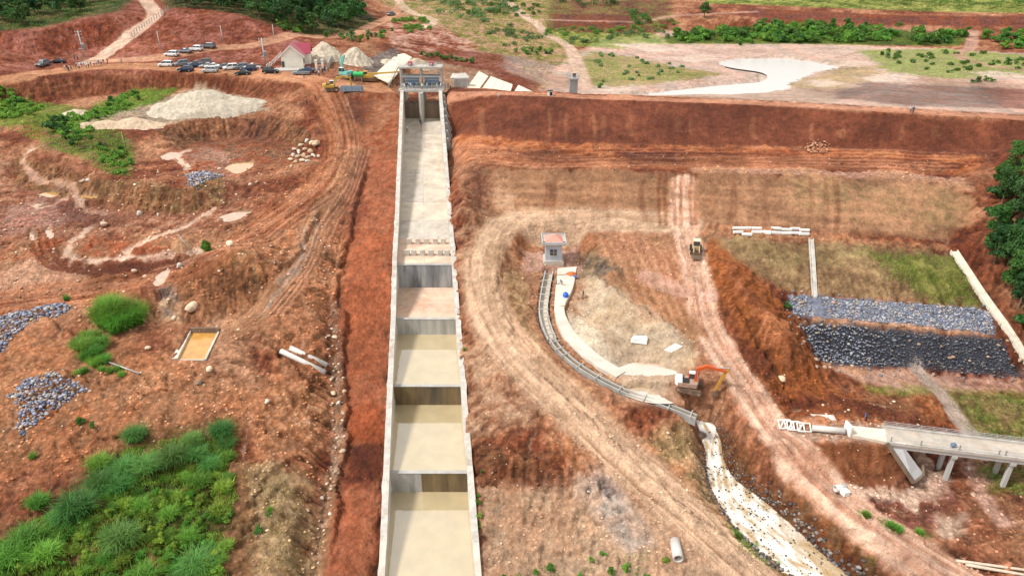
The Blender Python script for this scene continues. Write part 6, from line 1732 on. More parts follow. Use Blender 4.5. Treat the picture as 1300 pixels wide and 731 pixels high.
# ================================================================== people: one skinned mesh per pose, clothes in their own colours
SKIN = mat('skin', (.36, .20, .13), .6, var=.1)
HAIR = mat('hair', (.02, .016, .014), .7, var=.2)
CLOTH = {n: mat('cloth_' + n, c, .9, var=.15) for n, c in {'white': (.72, .72, .72), 'pale': (.42, .50, .62), 'blue': (.05, .10, .28), 'navy': (.02, .03, .08), 'black': (.02, .02, .022), 'red': (.42, .04, .04), 'green': (.08, .22, .10), 'grey': (.25, .26, .28), 'khaki': (.30, .25, .15), 'orange': (.6, .2, .04)}.items()}
def person_mesh(pose):
    J = {'pel': (0, 0, .95), 'wai': (0, 0, 1.12), 'che': (0, 0, 1.34), 'nec': (0, 0, 1.50), 'hea': (0, .015, 1.60), 'top': (0, .01, 1.72)}
    R = {'pel': .15, 'wai': .14, 'che': .155, 'nec': .06, 'hea': .095, 'top': .08}
    E = [('pel', 'wai'), ('wai', 'che'), ('che', 'nec'), ('nec', 'hea'), ('hea', 'top')]
    for s, t in ((-1, 'l'), (1, 'r')):
        st = {'stand': 0, 'walk': .22 * s, 'bend': .06 * s}[pose]
        ar = {'stand': .02, 'walk': -.2 * s, 'bend': .28}[pose]
        J.update({'hip' + t: (s * .1, 0, .88), 'kne' + t: (s * .11, st * .6 + .03, .48), 'ank' + t: (s * .11, st * .9 - .02, .08), 'toe' + t: (s * .12, st * .9 + .16, .04),
                  'sho' + t: (s * .2, 0, 1.42), 'elb' + t: (s * .26, ar * .35 - .02, 1.14), 'wri' + t: (s * .25, ar + .08, .90), 'han' + t: (s * .25, ar + .11, .80)})
        R.update({'hip' + t: .105, 'kne' + t: .07, 'ank' + t: .048, 'toe' + t: .045, 'sho' + t: .075, 'elb' + t: .05, 'wri' + t: .036, 'han' + t: .04})
        E += [('pel', 'hip' + t), ('hip' + t, 'kne' + t), ('kne' + t, 'ank' + t), ('ank' + t, 'toe' + t), ('che', 'sho' + t), ('sho' + t, 'elb' + t), ('elb' + t, 'wri' + t), ('wri' + t, 'han' + t)]
    if pose == 'bend':
        for k in list(J):
            if k[:3] in ('wai', 'che', 'nec', 'hea', 'top', 'sho', 'elb', 'wri', 'han'):
                x, y, z = J[k]; dz = z - .95; a = .75
                J[k] = (x, y * math.cos(a) + dz * math.sin(a), .95 + dz * math.cos(a) - y * math.sin(a))
    nm = list(J)
    me = bpy.data.meshes.new('person_' + pose)
    me.from_pydata([J[n] for n in nm], [(nm.index(a), nm.index(b)) for a, b in E], [])
    o = bpy.data.objects.new('tmp', me); COL.objects.link(o)
    o.modifiers.new('skin', 'SKIN'); sv = me.skin_vertices[0].data
    for i, n in enumerate(nm): sv[i].radius = (R[n], R[n] * (.72 if n in ('pel', 'wai', 'che') else 1)); sv[i].use_root = n == 'pel'
    ss = o.modifiers.new('sub', 'SUBSURF'); ss.levels = 1
    dg = bpy.context.evaluated_depsgraph_get()
    out = bpy.data.meshes.new_from_object(o.evaluated_get(dg))
    bpy.data.objects.remove(o)
    out.materials.clear()
    for m in (CLOTH['white'], CLOTH['navy'], SKIN, HAIR, M_DARK): out.materials.append(m)
    idx = []
    for p in out.polygons:
        c = p.center
        # undo the bend to classify by body height
        z, y = c.z, c.y
        if pose == 'bend' and z > .8 and (y > .12 or z > 1.0):
            a = -.75; dz = z - .95; z = .95 + dz * math.cos(a) - y * math.sin(a); y = y * math.cos(a) + dz * math.sin(a)
        hand = abs(c.x) > .19 and z < 1.02
        k = 0
        if z > 1.62: k = 3
        elif z > 1.49: k = 3 if y < -.03 else 2
        elif hand: k = 2
        elif z < .10: k = 4
        elif z < .97: k = 1
        idx.append(k)
    out.polygons.foreach_set('material_index', idx)
    out.polygons.foreach_set('use_smooth', [True] * len(idx))
    return out
PM = {p: person_mesh(p) for p in ('stand', 'walk', 'bend')}
def person(p, pose, shirt, trousers, rz, label, group=None):
    o = link('person', PM[pose], None, p, rz, random.uniform(.94, 1.04))
    for k, c in ((0, shirt), (1, trousers)):
        o.material_slots[k].link = 'OBJECT'; o.material_slots[k].material = CLOTH[c]
    return tag(o, label, 'person', group)
rp = random.Random(21)
SH = ['white', 'white', 'pale', 'blue', 'navy', 'grey', 'white', 'black', 'green', 'red', 'khaki']
def crowd(spots, where, group):
    for p in spots:
        s, t, q = rp.choice(SH), rp.choice(['navy', 'black', 'grey', 'khaki']), rp.choice(['stand', 'stand', 'walk'])
        person(p, q, s, t, rp.uniform(0, 6.28), 'person in %s and %s %s' % (s + ' top', t + ' trousers', where), group)
deck_spots = [Vector((gm + x, GY + y, .31)) for x, y in [(-5.2, .2), (-4.6, 2.2), (-4.0, -.2), (-3.4, 1.0), (-2.8, -.3), (-2.1, .6), (-1.5, 1.9), (-1.0, -.2), (-.4, .9), (.3, -.3), (.9, .8), (1.6, -.1), (2.3, 1.2), (3.0, -.3), (3.6, .6), (4.3, -.2), (4.9, 1.5), (5.3, .1)]]
crowd(deck_spots, 'on the gate bridge deck', 'people on the gate bridge')
crowd([G(x, y) for x, y in ((496,109),(499,110.5),(504,110),(566,112),(569,112.5),(572,113))], 'on the crest beside the gate bridge', 'people beside the gate bridge')
crowd([G(x, y) for x, y in ((398,93),(401,95),(403,94),(405,96),(408,93.5),(410,95),(412,94),(415,92.5),(417,91),(413,91),(406,92),(386,99))], 'in the yard entrance by the house', 'people in the yard by the house')
crowd([G(x, y) for x, y in ((83,89),(86,90),(88,91.5),(91,89.5),(94,87),(97,88.5),(99,86),(101,88),(104,85),(107,84.5),(110,87),(113,86),(116,85),(120,84),(123,83.5),(126,83),(129,82.5),(132,82),(137,81),(155,81.5),(95,76),(99,76.5),(103,77.5))], 'on the crest road by the tall pole', 'crowd on the crest road')
for px, py, pose, s, t, rz, lab in ((1155.5,143.5,'stand','pale','navy',3.0,'person in a pale top on the dam crest, on the left of the pair'), (1158.5,144.5,'stand','navy','black',2.8,'person in navy on the dam crest, on the right of the pair'),
        (390,134,'walk','navy','black',2.0,'person in navy walking down the red ramp'), (401,129.5,'walk','black','navy',2.2,'person in black following down the red ramp'),
        (633,124,'walk','white','grey',.5,'person in a white top walking alone on the dam crest'), (537,151,'bend','navy','black',1.,'person in navy bending at the foot of the gate pier'),
        (1099,535,'bend','blue','navy',1.2,'worker in a blue top bending over behind the bridge approach'), (706,363,'bend','khaki','grey',.5,'worker in khaki bending on the pale apron'), (713,363,'bend','grey','khaki',2.5,'worker in grey bending on the pale apron'),
        (740,379,'stand','black','black',1.5,'worker in black standing on the pad right of the blue drum'), (517,163,'stand','white','grey',0,'person in a white top at the left wall inside the chute')):
    if px == 537: p = Vector((gm, GY - 5.2, floor_z(GY - 5.2)))
    elif px == 517: X_, Y_, _ = U(517, 166, -8.8); p = Vector((X_, Y_, floor_z(Y_)))
    elif px in (706, 713): p = on_apron(px, py, -19.35)
    else: p = G(px, py)
    person(p, pose, s, t, rz, lab)
# ================================================================== vectorised ground height
def ground_z(x, y):
    r = np.clip(np.interp(y, RY, np.arange(NR)), 0, NR - 1.001); j = r.astype(int); v = r - j
    def row(jj):
        c = np.clip((x / (0.80 * RY[jj] + 36) + 1) * .5 * (NC - 1), 0, NC - 1.001); i = c.astype(int); u = c - i
        return VZ[jj * NC + i] * (1 - u) + VZ[jj * NC + i + 1] * u
    return row(j) * (1 - v) + row(j + 1) * v
def mesh_np(name, V, F, m, tint=None, smooth_sh=False):
    me = bpy.data.meshes.new(name)
    k = F.shape[1]
    me.vertices.add(len(V)); me.loops.add(F.size); me.polygons.add(len(F))
    me.vertices.foreach_set('co', V.astype(np.float32).ravel())
    me.loops.foreach_set('vertex_index', F.astype(np.int32).ravel())
    me.polygons.foreach_set('loop_start', (np.arange(len(F)) * k).astype(np.int32))
    if smooth_sh: me.polygons.foreach_set('use_smooth', np.ones(len(F), bool))
    me.update(calc_edges=True)
    if tint is not None:
        a = me.attributes.new('tint', 'FLOAT_COLOR', 'POINT')
        t = np.asarray(tint, float)
        if t.ndim == 1: t = np.stack([t, t, t], 1)
        a.data.foreach_set('color', np.concatenate([t, np.ones((len(t), 1))], 1).astype(np.float32).ravel())
    me.materials.append(m)
    return me
def tint_mat(name, c=(1, 1, 1), rough=.9, var=.2, scale=6, leaf=False, bump=0):
    m, nt, bs, out = new_mat(name)
    N, L = nt.nodes, nt.links
    at = N.new('ShaderNodeAttribute'); at.attribute_name = 'tint'
    oi = N.new('ShaderNodeObjectInfo')
    mx = N.new('ShaderNodeMix'); mx.data_type = 'RGBA'; mx.blend_type = 'MULTIPLY'; mx.inputs[0].default_value = 1; mx.inputs[7].default_value = (*c, 1)
    L.new(at.outputs['Color'], mx.inputs[6])
    hs = N.new('ShaderNodeHueSaturation')
    r1 = N.new('ShaderNodeMapRange'); r1.inputs[3].default_value = .478 if leaf else .5; r1.inputs[4].default_value = .522 if leaf else .5
    r2 = N.new('ShaderNodeMapRange'); r2.inputs[3].default_value = .72 if leaf else .9; r2.inputs[4].default_value = 1.3 if leaf else 1.1
    L.new(oi.outputs['Random'], r1.inputs[0])
    mm = N.new('ShaderNodeMath'); mm.operation = 'FRACT'; m7 = N.new('ShaderNodeMath'); m7.operation = 'MULTIPLY'; m7.inputs[1].default_value = 7.31
    L.new(oi.outputs['Random'], m7.inputs[0]); L.new(m7.outputs[0], mm.inputs[0]); L.new(mm.outputs[0], r2.inputs[0])
    L.new(r1.outputs[0], hs.inputs['Hue']); L.new(r2.outputs[0], hs.inputs['Value']); L.new(mx.outputs[2], hs.inputs['Color'])
    L.new(hs.outputs[0], bs.inputs['Base Color'])
    bs.inputs['Roughness'].default_value = rough
    bs.inputs['Specular IOR Level'].default_value = .3
    if leaf:
        tr = N.new('ShaderNodeBsdfTranslucent'); L.new(hs.outputs[0], tr.inputs['Color'])
        ms = N.new('ShaderNodeMixShader'); ms.inputs[0].default_value = .45
        L.new(bs.outputs[0], ms.inputs[1]); L.new(tr.outputs[0], ms.inputs[2]); L.new(ms.outputs[0], out.inputs[0])
    else:
        tc = N.new('ShaderNodeTexCoord'); n = N.new('ShaderNodeTexNoise'); n.inputs['Scale'].default_value = scale; n.inputs['Detail'].default_value = 6
        L.new(tc.outputs['Object'], n.inputs['Vector'])
        bp = N.new('ShaderNodeBump'); bp.inputs['Strength'].default_value = .5; bp.inputs['Distance'].default_value = .1
        L.new(n.outputs[0], bp.inputs['Height']); L.new(bp.outputs[0], bs.inputs['Normal'])
        mr = N.new('ShaderNodeMapRange'); mr.inputs[1].default_value = .3; mr.inputs[2].default_value = .7; mr.inputs[3].default_value = 1 - var; mr.inputs[4].default_value = 1 + var
        L.new(n.outputs[0], mr.inputs[0])
        m3 = N.new('ShaderNodeMix'); m3.data_type = 'RGBA'; m3.blend_type = 'MULTIPLY'; m3.inputs[0].default_value = 1
        L.new(hs.outputs[0], m3.inputs[6]); L.new(mr.outputs[0], m3.inputs[7]); L.new(m3.outputs[2], bs.inputs['Base Color'])
    return m
def scatter(pts, spacing, jit=.45, rs=None, world=None):
    rs = rs or np.random.RandomState(int(spacing * 100) + len(pts))
    w = W(pts) if world is None else world
    gx, gy = np.meshgrid(np.arange(w[:, 0].min(), w[:, 0].max(), spacing), np.arange(w[:, 1].min(), w[:, 1].max(), spacing))
    x, y = gx.ravel(), gy.ravel()
    x = x + rs.uniform(-jit, jit, len(x)) * spacing; y = y + rs.uniform(-jit, jit, len(x)) * spacing
    k = inside(w, x, y)
    return x[k], y[k]
# brook bed cut below its water
def spath(S): return curve(np.array([U(*p) for p in S]), 14)
sl, sr = spath(STREAM_L), spath(STREAM_R)
wst = np.vstack([sl[:, :2], sr[::-1, :2]])
ixs = bbox(wst, 3); ins = inside(wst, VX[ixs], VY[ixs]); ds, _, _ = seg_d(wst, VX[ixs], VY[ixs], True)
sr = np.stack([np.interp(np.linspace(0, 1, len(sl)), np.linspace(0, 1, len(sr)), sr[:, k]) for k in range(3)], 1)
cm = .5 * (sl + sr); _, as_, _ = seg_d(cm[:, :2], VX[ixs], VY[ixs], False)
zs = np.interp(as_, np.concatenate([[0], np.cumsum(np.hypot(*np.diff(cm[:, :2], axis=0).T))]), cm[:, 2])
VZ[ixs] = np.where(ins, np.minimum(VZ[ixs], zs - .1 - np.minimum(ds, 1.2) * .4), np.minimum(VZ[ixs], zs - .1 + ds * 2.0))
# ================================================================== stone
ico = bmesh.new(); bmesh.ops.create_icosphere(ico, subdivisions=1, radius=1); ICO_V = np.array([v.co[:] for v in ico.verts]); ICO_F = np.array([[v.index for v in f.verts] for f in ico.faces]); ico.free()
ico = bmesh.new(); bmesh.ops.create_icosphere(ico, subdivisions=2, radius=1); ICO2_V = np.array([v.co[:] for v in ico.verts]); ICO2_F = np.array([[v.index for v in f.verts] for f in ico.faces]); ico.free()
M_STONE = tint_mat('stone', rough=.85, var=.3, scale=3)
def stones(name, x, y, size, pal, kind='stuff', lift=.25, seed=0, label=None, cat=None, shade=None, dz=None):
    """many broken stones in one mesh"""
    rs = np.random.RandomState(seed)
    n = len(x)
    s = size[0] + (size[1] - size[0]) * rs.rand(n) ** 2
    a = rs.rand(n) * 6.28
    sc = np.stack([rs.uniform(.8, 1.35, n), rs.uniform(.7, 1.1, n), rs.uniform(.45, .85, n)], 1) * s[:, None]
    V = ICO_V[None] * rs.uniform(.7, 1.2, (n, len(ICO_V), 1)) * sc[:, None, :]
    c, sn = np.cos(a)[:, None], np.sin(a)[:, None]
    Vx, Vy = V[..., 0] * c - V[..., 1] * sn, V[..., 0] * sn + V[..., 1] * c
    z = ground_z(x, y) + lift * s + (0 if dz is None else dz)
    V = np.stack([Vx + x[:, None], Vy + y[:, None], V[..., 2] + z[:, None]], 2).reshape(-1, 3)
    F = (ICO_F[None] + (np.arange(n) * len(ICO_V))[:, None, None]).reshape(-1, 3)
    pal = np.array(pal); t = pal[rs.randint(0, len(pal), n)] * rs.uniform(.7, 1.25, (n, 1))
    if shade is not None: t = t * shade[:, None]
    base = V.mean(0)
    o = link(name, mesh_np(name, V - base, F, M_STONE, np.repeat(t, len(ICO_V), 0)), None, base)
    return tag(o, label, cat, kind=kind)
BLUESTONE = [(.24, .28, .38), (.17, .20, .30), (.30, .33, .41), (.12, .14, .21), (.40, .40, .42), (.46, .36, .26)]
DARKSTONE = [(.10, .11, .14), (.07, .08, .11), (.14, .15, .18), (.10, .11, .14), (.30, .27, .22)]
PALESTONE = [(.55, .42, .30), (.48, .36, .27), (.62, .52, .42), (.40, .27, .18)]
x, y = scatter([(1000,373),(1256,394),(1263,424),(1140,411),(1006,398)], .34)
k = ~((np.abs(x - np.interp(y, [90, 140], [P(1036, 400)[0], P(1032, 340)[0]])) < 1.2))
stones('riprap', x[k], y[k], (.13, .34), [(.26, .28, .34), (.20, .22, .28), (.30, .32, .36), (.15, .17, .22), (.34, .31, .28)], seed=1, label='light grey riprap on the upper bench of the dam toe', cat='riprap')
x, y = scatter([(1013,408),(1140,419),(1272,432),(1298,479),(1160,466),(1042,455)], .34)
xr = P(1175, 440)[0]
stones('riprap', x, y, (.13, .34), [(.085, .09, .115), (.06, .068, .09), (.11, .12, .145), (.075, .08, .10), (.14, .13, .12)], seed=2, label='dark blue-black riprap on the lower bench of the dam toe', cat='riprap', shade=1 + 1.5 * smooth((xr - 4 - x + 5 * pn(x / 4, y / 4)) / 8))
x, y = scatter([(990,366),(1262,388),(1284,430),(1312,486),(1160,476),(1036,466),(1000,410)], 1.15, .5); stones('riprap_spill', x, y, (.1, .45), [(.2, .21, .25), (.13, .14, .17), (.30, .22, .16), (.36, .25, .18)], seed=8, label='stray stones and dusty earth lumps over the two riprap benches', cat='stones')
for pts, sd, lab in (([(-60,402),(0,400),(40,392),(75,385),(96,392),(80,402),(40,412),(20,430),(0,450),(-60,470)], 3, 'blue grey rubble spread along the left track'), ([(38,478),(70,474),(95,482),(118,494),(100,500),(80,512),(60,530),(30,550),(18,545),(28,520),(8,505),(25,490)], 4, 'blue grey rubble heap above the green thicket'), ([(234,222),(262,218),(288,224),(262,232),(250,240),(236,236),(240,230)], 5, 'small blue rubble heap beside the orange puddle')):
    x, y = scatter(pts, .40)
    w = W(pts); d, _, _ = seg_d(w, x, y, True)
    stones('rubble_heap', x, y, (.13, .38), BLUESTONE, seed=sd, label=lab, cat='rubble', dz=np.minimum(d * .25, .7) * .6)
x, y = scatter([(412,385),(430,385),(438,480),(440,560),(425,640),(405,745),(385,745),(405,640),(420,560),(414,480)], 1.1)
stones('ditch_stones', x, y, (.1, .42), PALESTONE, seed=6, label='pale stones lining the ditch beside the spillway berm', cat='stones')
x, y = scatter([(1020,186),(1035,180),(1055,184),(1050,195),(1028,196)], .6); stones('rubble_heap', x, y, (.2, .5), [(.42, .22, .13), (.36, .17, .1)], seed=7, label='small heap of reddish rubble on the dam berm', cat='rubble', dz=.3)
def litter(pts, n_sp, size, seed, nm='loose_stones', pal=PALESTONE, keep=.5):
    x, y = scatter(pts, n_sp); rs = np.random.RandomState(seed)
    k = (pn(x / 5, y / 5, seed) + rs.uniform(-.4, .4, len(x))) > keep - .5
    return stones(nm, x[k], y[k], size, pal, seed=seed, lift=.1)
litter([(-30,470),(340,470),(400,560),(390,740),(330,740),(300,560),(100,590),(-30,560)], 1.5, (.05, .22), 11)
litter([(610,560),(700,560),(900,640),(960,735),(620,735)], 1.6, (.05, .2), 12)
litter([(-30,260),(330,200),(430,280),(400,420),(200,420),(-30,380)], 1.8, (.06, .34), 13)
litter([(640,300),(880,310),(900,480),(760,480),(680,440)], 1.6, (.05, .2), 14)
litter([(590,185),(1200,195),(1230,230),(600,215)], 2.6, (.06, .25), 15)
litter([(960,470),(1120,500),(1300,610),(1300,720),(1150,700),(1000,560)], 1.7, (.05, .28), 16)
# clods of the soil itself, lying loose on the worked ground
def clods(pts, sp, size, seed):
    rs = np.random.RandomState(seed); x, y = scatter(pts, sp, .5, rs)
    k = (pn(x / 4, y / 4, seed) + .6 * pn(x / 1.3, y / 1.3, seed + 2)) > rs.uniform(-.45, .5, len(x)); x, y = x[k], y[k]
    k = ~((x > XL(y) - 1.2) & (x < XR(y) + 1.2)); x, y = x[k], y[k]
    n = len(x); s = size[0] + (size[1] - size[0]) * rs.rand(n) ** 3
    O = np.array([(1, 0, 0), (0, 1, 0), (-1, 0, 0), (0, -1, 0), (0, 0, .8), (0, 0, -.8)], float)
    V = O[None] * rs.uniform(.6, 1.3, (n, 6, 1)) * s[:, None, None]; a = rs.rand(n)[:, None] * 6.28
    V = np.stack([V[..., 0] * np.cos(a) - V[..., 1] * np.sin(a), V[..., 0] * np.sin(a) + V[..., 1] * np.cos(a), V[..., 2]], 2) + np.stack([x, y, ground_z(x, y) + s * .25], 1)[:, None, :]
    OF = np.array([(0, 1, 4), (1, 2, 4), (2, 3, 4), (3, 0, 4)])
    F = (OF[None] + (np.arange(n) * 6)[:, None, None]).reshape(-1, 3)
    r = np.clip(np.interp(y, RY, np.arange(NR)).astype(int), 0, NR - 1); c = np.clip(((x / (0.80 * RY[r] + 36) + 1) * .5 * (NC - 1)).astype(int), 0, NC - 1)
    t = VC[r * NC + c] * rs.uniform(.65, 1.45, (n, 1)); V = V.reshape(-1, 3); b = V.mean(0)
    return tag(link('soil_clods', mesh_np('soil_clods', V - b, F, M_STONE, np.repeat(t, 6, 0)), None, b), kind='stuff')
clods([(-40,460),(200,470),(345,430),(430,400),(436,560),(400,745),(320,745),(300,550),(180,545),(60,640),(-40,680)], .55, (.05, .32), 101)
clods([(610,430),(690,500),(880,540),(905,640),(1010,735),(620,735)], .55, (.05, .26), 102)
clods([(-40,250),(330,190),(440,180),(440,380),(330,430),(-40,400)], .75, (.07, .40), 103)
clods([(930,480),(1050,480),(1230,545),(1300,620),(1300,735),(1230,735),(1080,620)], .55, (.05, .30), 104)
clods([(590,190),(1230,196),(1230,230),(600,212)], 1.0, (.08, .38), 105)
clods([(640,290),(880,300),(1000,440),(940,500),(780,420),(660,400)], .65, (.06, .3), 106)
# countable boulders
BOULDERS = []
for k in range(6):
    rs = np.random.RandomState(50 + k)
    n = rs.normal(size=(len(ICO2_V), 3))
    V = ICO2_V * (1 + .28 * np.array([pn(np.array([v[0] * 1.3 + k * 5]), np.array([v[1] * 1.3 + v[2] * 1.7]), k)[0] for v in ICO2_V]))[:, None]
    for _ in range(9):                       # flat broken faces
        d = rs.normal(size=3); d /= np.linalg.norm(d); h = rs.uniform(.45, .8); q = V @ d
        V = V - np.clip(q - h, 0, None)[:, None] * d[None]
    V *= np.array([1.2, .9, .75])
    t = np.ones((len(V), 3)) * rs.uniform(.85, 1.1, (len(V), 1))
    BOULDERS.append(mesh_np('boulder', V, ICO2_F, tint_mat('boulder_stone_%d' % k, [(.52, .36, .23), (.46, .31, .21), (.58, .44, .31), (.40, .28, .20), (.20, .15, .12), (.55, .50, .44)][k], .9, .35, 1.5), t))
def boulder(px, py, r, k, label, group=None, sink=.25):
    r *= .66 if group is None else 1.0
    p = G(px, py); p.z += r * (.5 - sink)
    o = link('boulder', BOULDERS[k], None, p, rb.uniform(0, 6), (r, r * rb.uniform(.85, 1.15), r * rb.uniform(.85, 1.1)))
    return tag(o, label, 'boulder', group)
for i, (x, y, r) in enumerate(((383,186,.9),(390,184,.8),(396,187,1.0),(402,183,1.1),(374,191,.8),(380,193,.9),(388,191,.8),(394,194,.9),(401,191,.9),(372,198,.7),(379,200,.8),(386,199,.9),(392,201,.8),(398,199,.7),(369,204,.7),(376,207,.8),(384,205,.8),(391,206,.7),(404,196,.6),(370,212,.6))):
    boulder(x, y, r, (2, 5, 2, 0)[i % 4], 'pale boulder in the heap beside the red ramp', 'boulder heap beside the ramp')
for x, y, r, k, lab in ((105,231,1.0,3,'brown boulder in the clay pit below the green shelf'),(112,229,.8,5,'grey boulder next to a brown one in the clay pit'),(177,271,1.1,5,'large pale boulder on the pit floor'),(201,273,.7,5,'smaller pale boulder on the pit floor'),(53,262,1.0,2,'tan boulder at the edge of the silt fan'),(44,273,.9,3,'brown flat boulder left of the silt fan'),
        (133,286,1.5,2,'big tan boulder on the low clay hump'),(228,338,1.1,5,'grey boulder on the brow of the eroded mound'),(292,311,1.7,2,'large tan boulder crowning the eroded mound'),(171,345,1.0,2,'tan boulder beside the pale puddle above the tall grass'),(185,352,.9,0,'brown boulder beside the pale puddle above the tall grass'),
        (243,388,2.0,2,'big pale boulder in the cliff above the settling basin'),(221,405,.9,2,'tan boulder at the cliff foot above the settling basin'),(188,443,.8,2,'small boulder left of the settling basin'),(265,466,1.1,2,'pale pointed boulder below the settling basin'),(253,487,.9,4,'dark brown boulder below the settling basin'),
        (339,510,.75,5,'white boulder on the red slope left of the ditch'),(318,235,.7,5,'pale stone on the ramp shoulder'),(326,232,.6,2,'tan stone on the ramp shoulder'),(280,215,.7,2,'tan stone by the orange puddle'),
        (993,479,1.1,2,'pale boulder at the foot of the red spoil mound'),(890,553,1.5,4,'dark boulder at the head of the brook'),(848,549,.5,2,'small tan boulder on the bank above the brook'),(747,625,.4,5,'small white stone beside the grey gravel patch'),
        (430,512,.7,5,'pale stone in the ditch below the two pipes'),(423,500,.8,2,'tan stone in the ditch below the two pipes'),(437,497,.7,0,'brown stone in the ditch below the two pipes'),(425,428,.8,2,'tan stone in the ditch above the two pipes'),(1230,595,.5,5,'white stone under the bridge'),(1235,628,.8,3,'brown boulder on the gully bank below the bridge')):
    boulder(x, y, r, k, lab)
# ================================================================== brook
sr = np.stack([np.interp(np.linspace(0, 1, len(sl)), np.linspace(0, 1, len(sr)), sr[:, k]) for k in range(3)], 1)
nS, nW = len(sl), 26
TT = np.linspace(-.12, 1.12, nW)
V = sl[:, None, :] * (1 - TT)[None, :, None] + sr[:, None, :] * TT[None, :, None]
zmid = .5 * (sl[:, 2] + sr[:, 2])[:, None]
arc_s = np.concatenate([[0], np.cumsum(np.hypot(*np.diff(.5 * (sl + sr)[:, :2], axis=0).T))])[:, None] + 0 * TT[None]
crs = TT[None] * np.hypot(*(sr - sl)[:, :2].T)[:, None]
V[..., 2] = zmid + .10 + .10 * fbm(arc_s / 2.2, crs / .7, 3, 61) + .07 * np.abs(fbm(arc_s / .8, crs / .35, 2, 66))
I_ = (np.arange(nS - 1)[:, None] * nW + np.arange(nW - 1)[None]).ravel()
F = np.stack([I_, I_ + 1, I_ + nW + 1, I_ + nW], 1)
foam = smooth(.66 + 1.0 * fbm(arc_s / 3.0, crs / .9, 4, 71)) * (1 - .85 * smooth((arc_s / arc_s.max() - .55) / .15) * smooth((TT[None] - .55 + .15 * fbm(arc_s / 3, crs / 1.5, 2, 75)) / .2))
tan_w, white_w = np.array((.36, .25, .13)), np.array((.68, .66, .62))
t = tan_w * (1 - foam[..., None]) + white_w * foam[..., None]
M_FOAM = tint_mat('foaming_silty_water', rough=.25, var=.15, scale=3)
base = V.reshape(-1, 3).mean(0)
tag(link('stream', mesh_np('stream', V.reshape(-1, 3) - base, F, M_FOAM, t.reshape(-1, 3), True), None, base), kind='structure')
for S, sd in ((STREAM_L, 31), (STREAM_R, 32)):
    w = spath(S); rs = np.random.RandomState(sd)
    n = 520; i = rs.rand(n) * (len(w) - 1); a = i.astype(int); f_ = (i - a)[:, None]
    q = w[a] * (1 - f_) + w[np.minimum(a + 1, len(w) - 1)] * f_
    off = rs.normal(0, .55, (n, 2)) + np.array([(.35 if S is STREAM_R else -.25), .15])
    stones('bank_stones', q[:, 0] + off[:, 0], q[:, 1] + off[:, 1], (.1, .42), [(.06, .055, .06), (.10, .08, .07), (.16, .11, .08), (.22, .20, .19)], seed=sd, label='dark stones along the %s edge of the brook' % ('right' if S is STREAM_R else 'left'), cat='stones')
rs = np.random.RandomState(33); n = 560
i = (rs.rand(n) ** .6 * (nS - 1)).astype(int); u = rs.rand(n)[:, None]
q = sl[i] * (1 - u) + sr[i] * u + np.concatenate([rs.normal(0, .3, (n, 2)), np.zeros((n, 1))], 1)
gz = ground_z(q[:, 0], q[:, 1])
stones('brook_stones', q[:, 0], q[:, 1], (.05, .17), [(.06, .055, .06), (.09, .08, .075)], seed=34, label='small dark stones breaking the foam of the brook', cat='stones', dz=(.5 * (sl[i, 2] + sr[i, 2])) + .12 - gz)
# ================================================================== heaps of sand and gravel
def pile(px, py, rx, ry, h, c, label, cat, seed=0, lumps=None, rz=0.0, name='gravel_pile', sharp=1.0):
    p = G(px, py); n = 56
    lumps = lumps or [(0, 0, 1, 1)]
    u = np.linspace(-1.15, 1.15, n); X_, Y_ = np.meshgrid(u, u)
    H = np.zeros_like(X_)
    for lx, ly, lr, lh in lumps:
        d = np.hypot((X_ - lx) / lr, (Y_ - ly) / lr) + .10 * fbm(X_ * 2.2 + seed, Y_ * 2.2, 3, seed)
        ang = np.arctan2(Y_ - ly, X_ - lx)
        d = d * (1 + .05 * pn(ang * 4, d * 2, seed + 2))
        H = np.maximum(H, lh * np.clip(1 - np.sqrt(d * d + (.02 if sharp > .9 else .08)) + .08, 0, 1) ** sharp)
    H = H * h + .12 * h * fbm(X_ * 4 + seed, Y_ * 4, 3, seed + 5) * (H > 0) * .35
    ca, sa = math.cos(rz), math.sin(rz)
    wx, wy = p.x + rx * X_ * ca - ry * Y_ * sa, p.y + rx * X_ * sa + ry * Y_ * ca
    Z = ground_z(wx.ravel(), wy.ravel()).reshape(wx.shape)
    V = np.stack([wx - p.x, wy - p.y, Z - p.z + H - .25], 2).reshape(-1, 3)
    I_ = (np.arange(n - 1)[:, None] * n + np.arange(n - 1)[None]).ravel()
    F = np.stack([I_, I_ + 1, I_ + n + 1, I_ + n], 1)
    keep = (H.ravel()[F] > 0).any(1)
    F = F[keep]
    used, inv = np.unique(F, return_inverse=True)
    t = np.array(c)[None] * (1 + .22 * fbm(wx / 1.5, wy / 1.5, 3, seed + 9)).reshape(-1, 1)[used] 
    o = link(name, mesh_np(name, V[used], inv.reshape(F.shape), tint_mat('heap_%d' % seed, rough=.95, var=.25, scale=1.5), t, True), None, p)
    return tag(o, label, cat)
SANDC = (.44, .39, .31)
pile(268, 139, 15.5, 9, 6.3, SANDC, 'large grey sand heap on the green shelf below the parked cars', 'sand heap', 1, [(-.15, .05, .95, 1), (.4, .1, .6, .5), (-.5, -.2, .45, .4)], sharp=.85, name='sand_heap')
pile(160, 160, 12, 5, 2.6, (.42, .32, .23), 'long low tan sand ridge among the shrubs of the shelf', 'sand heap', 2, [(-.4, 0, .6, .8), (.2, .1, .7, 1), (-.8, -.1, .3, .7)], sharp=.9, name='sand_heap')
pile(412, 74, 6.8, 6.8, 5.6, (.42, .36, .28), 'pointed gravel cone right behind the house', 'gravel heap', 3)
pile(452, 76, 5.6, 6, 4.6, (.44, .38, .30), 'pointed gravel cone above the teal excavator', 'gravel heap', 4)
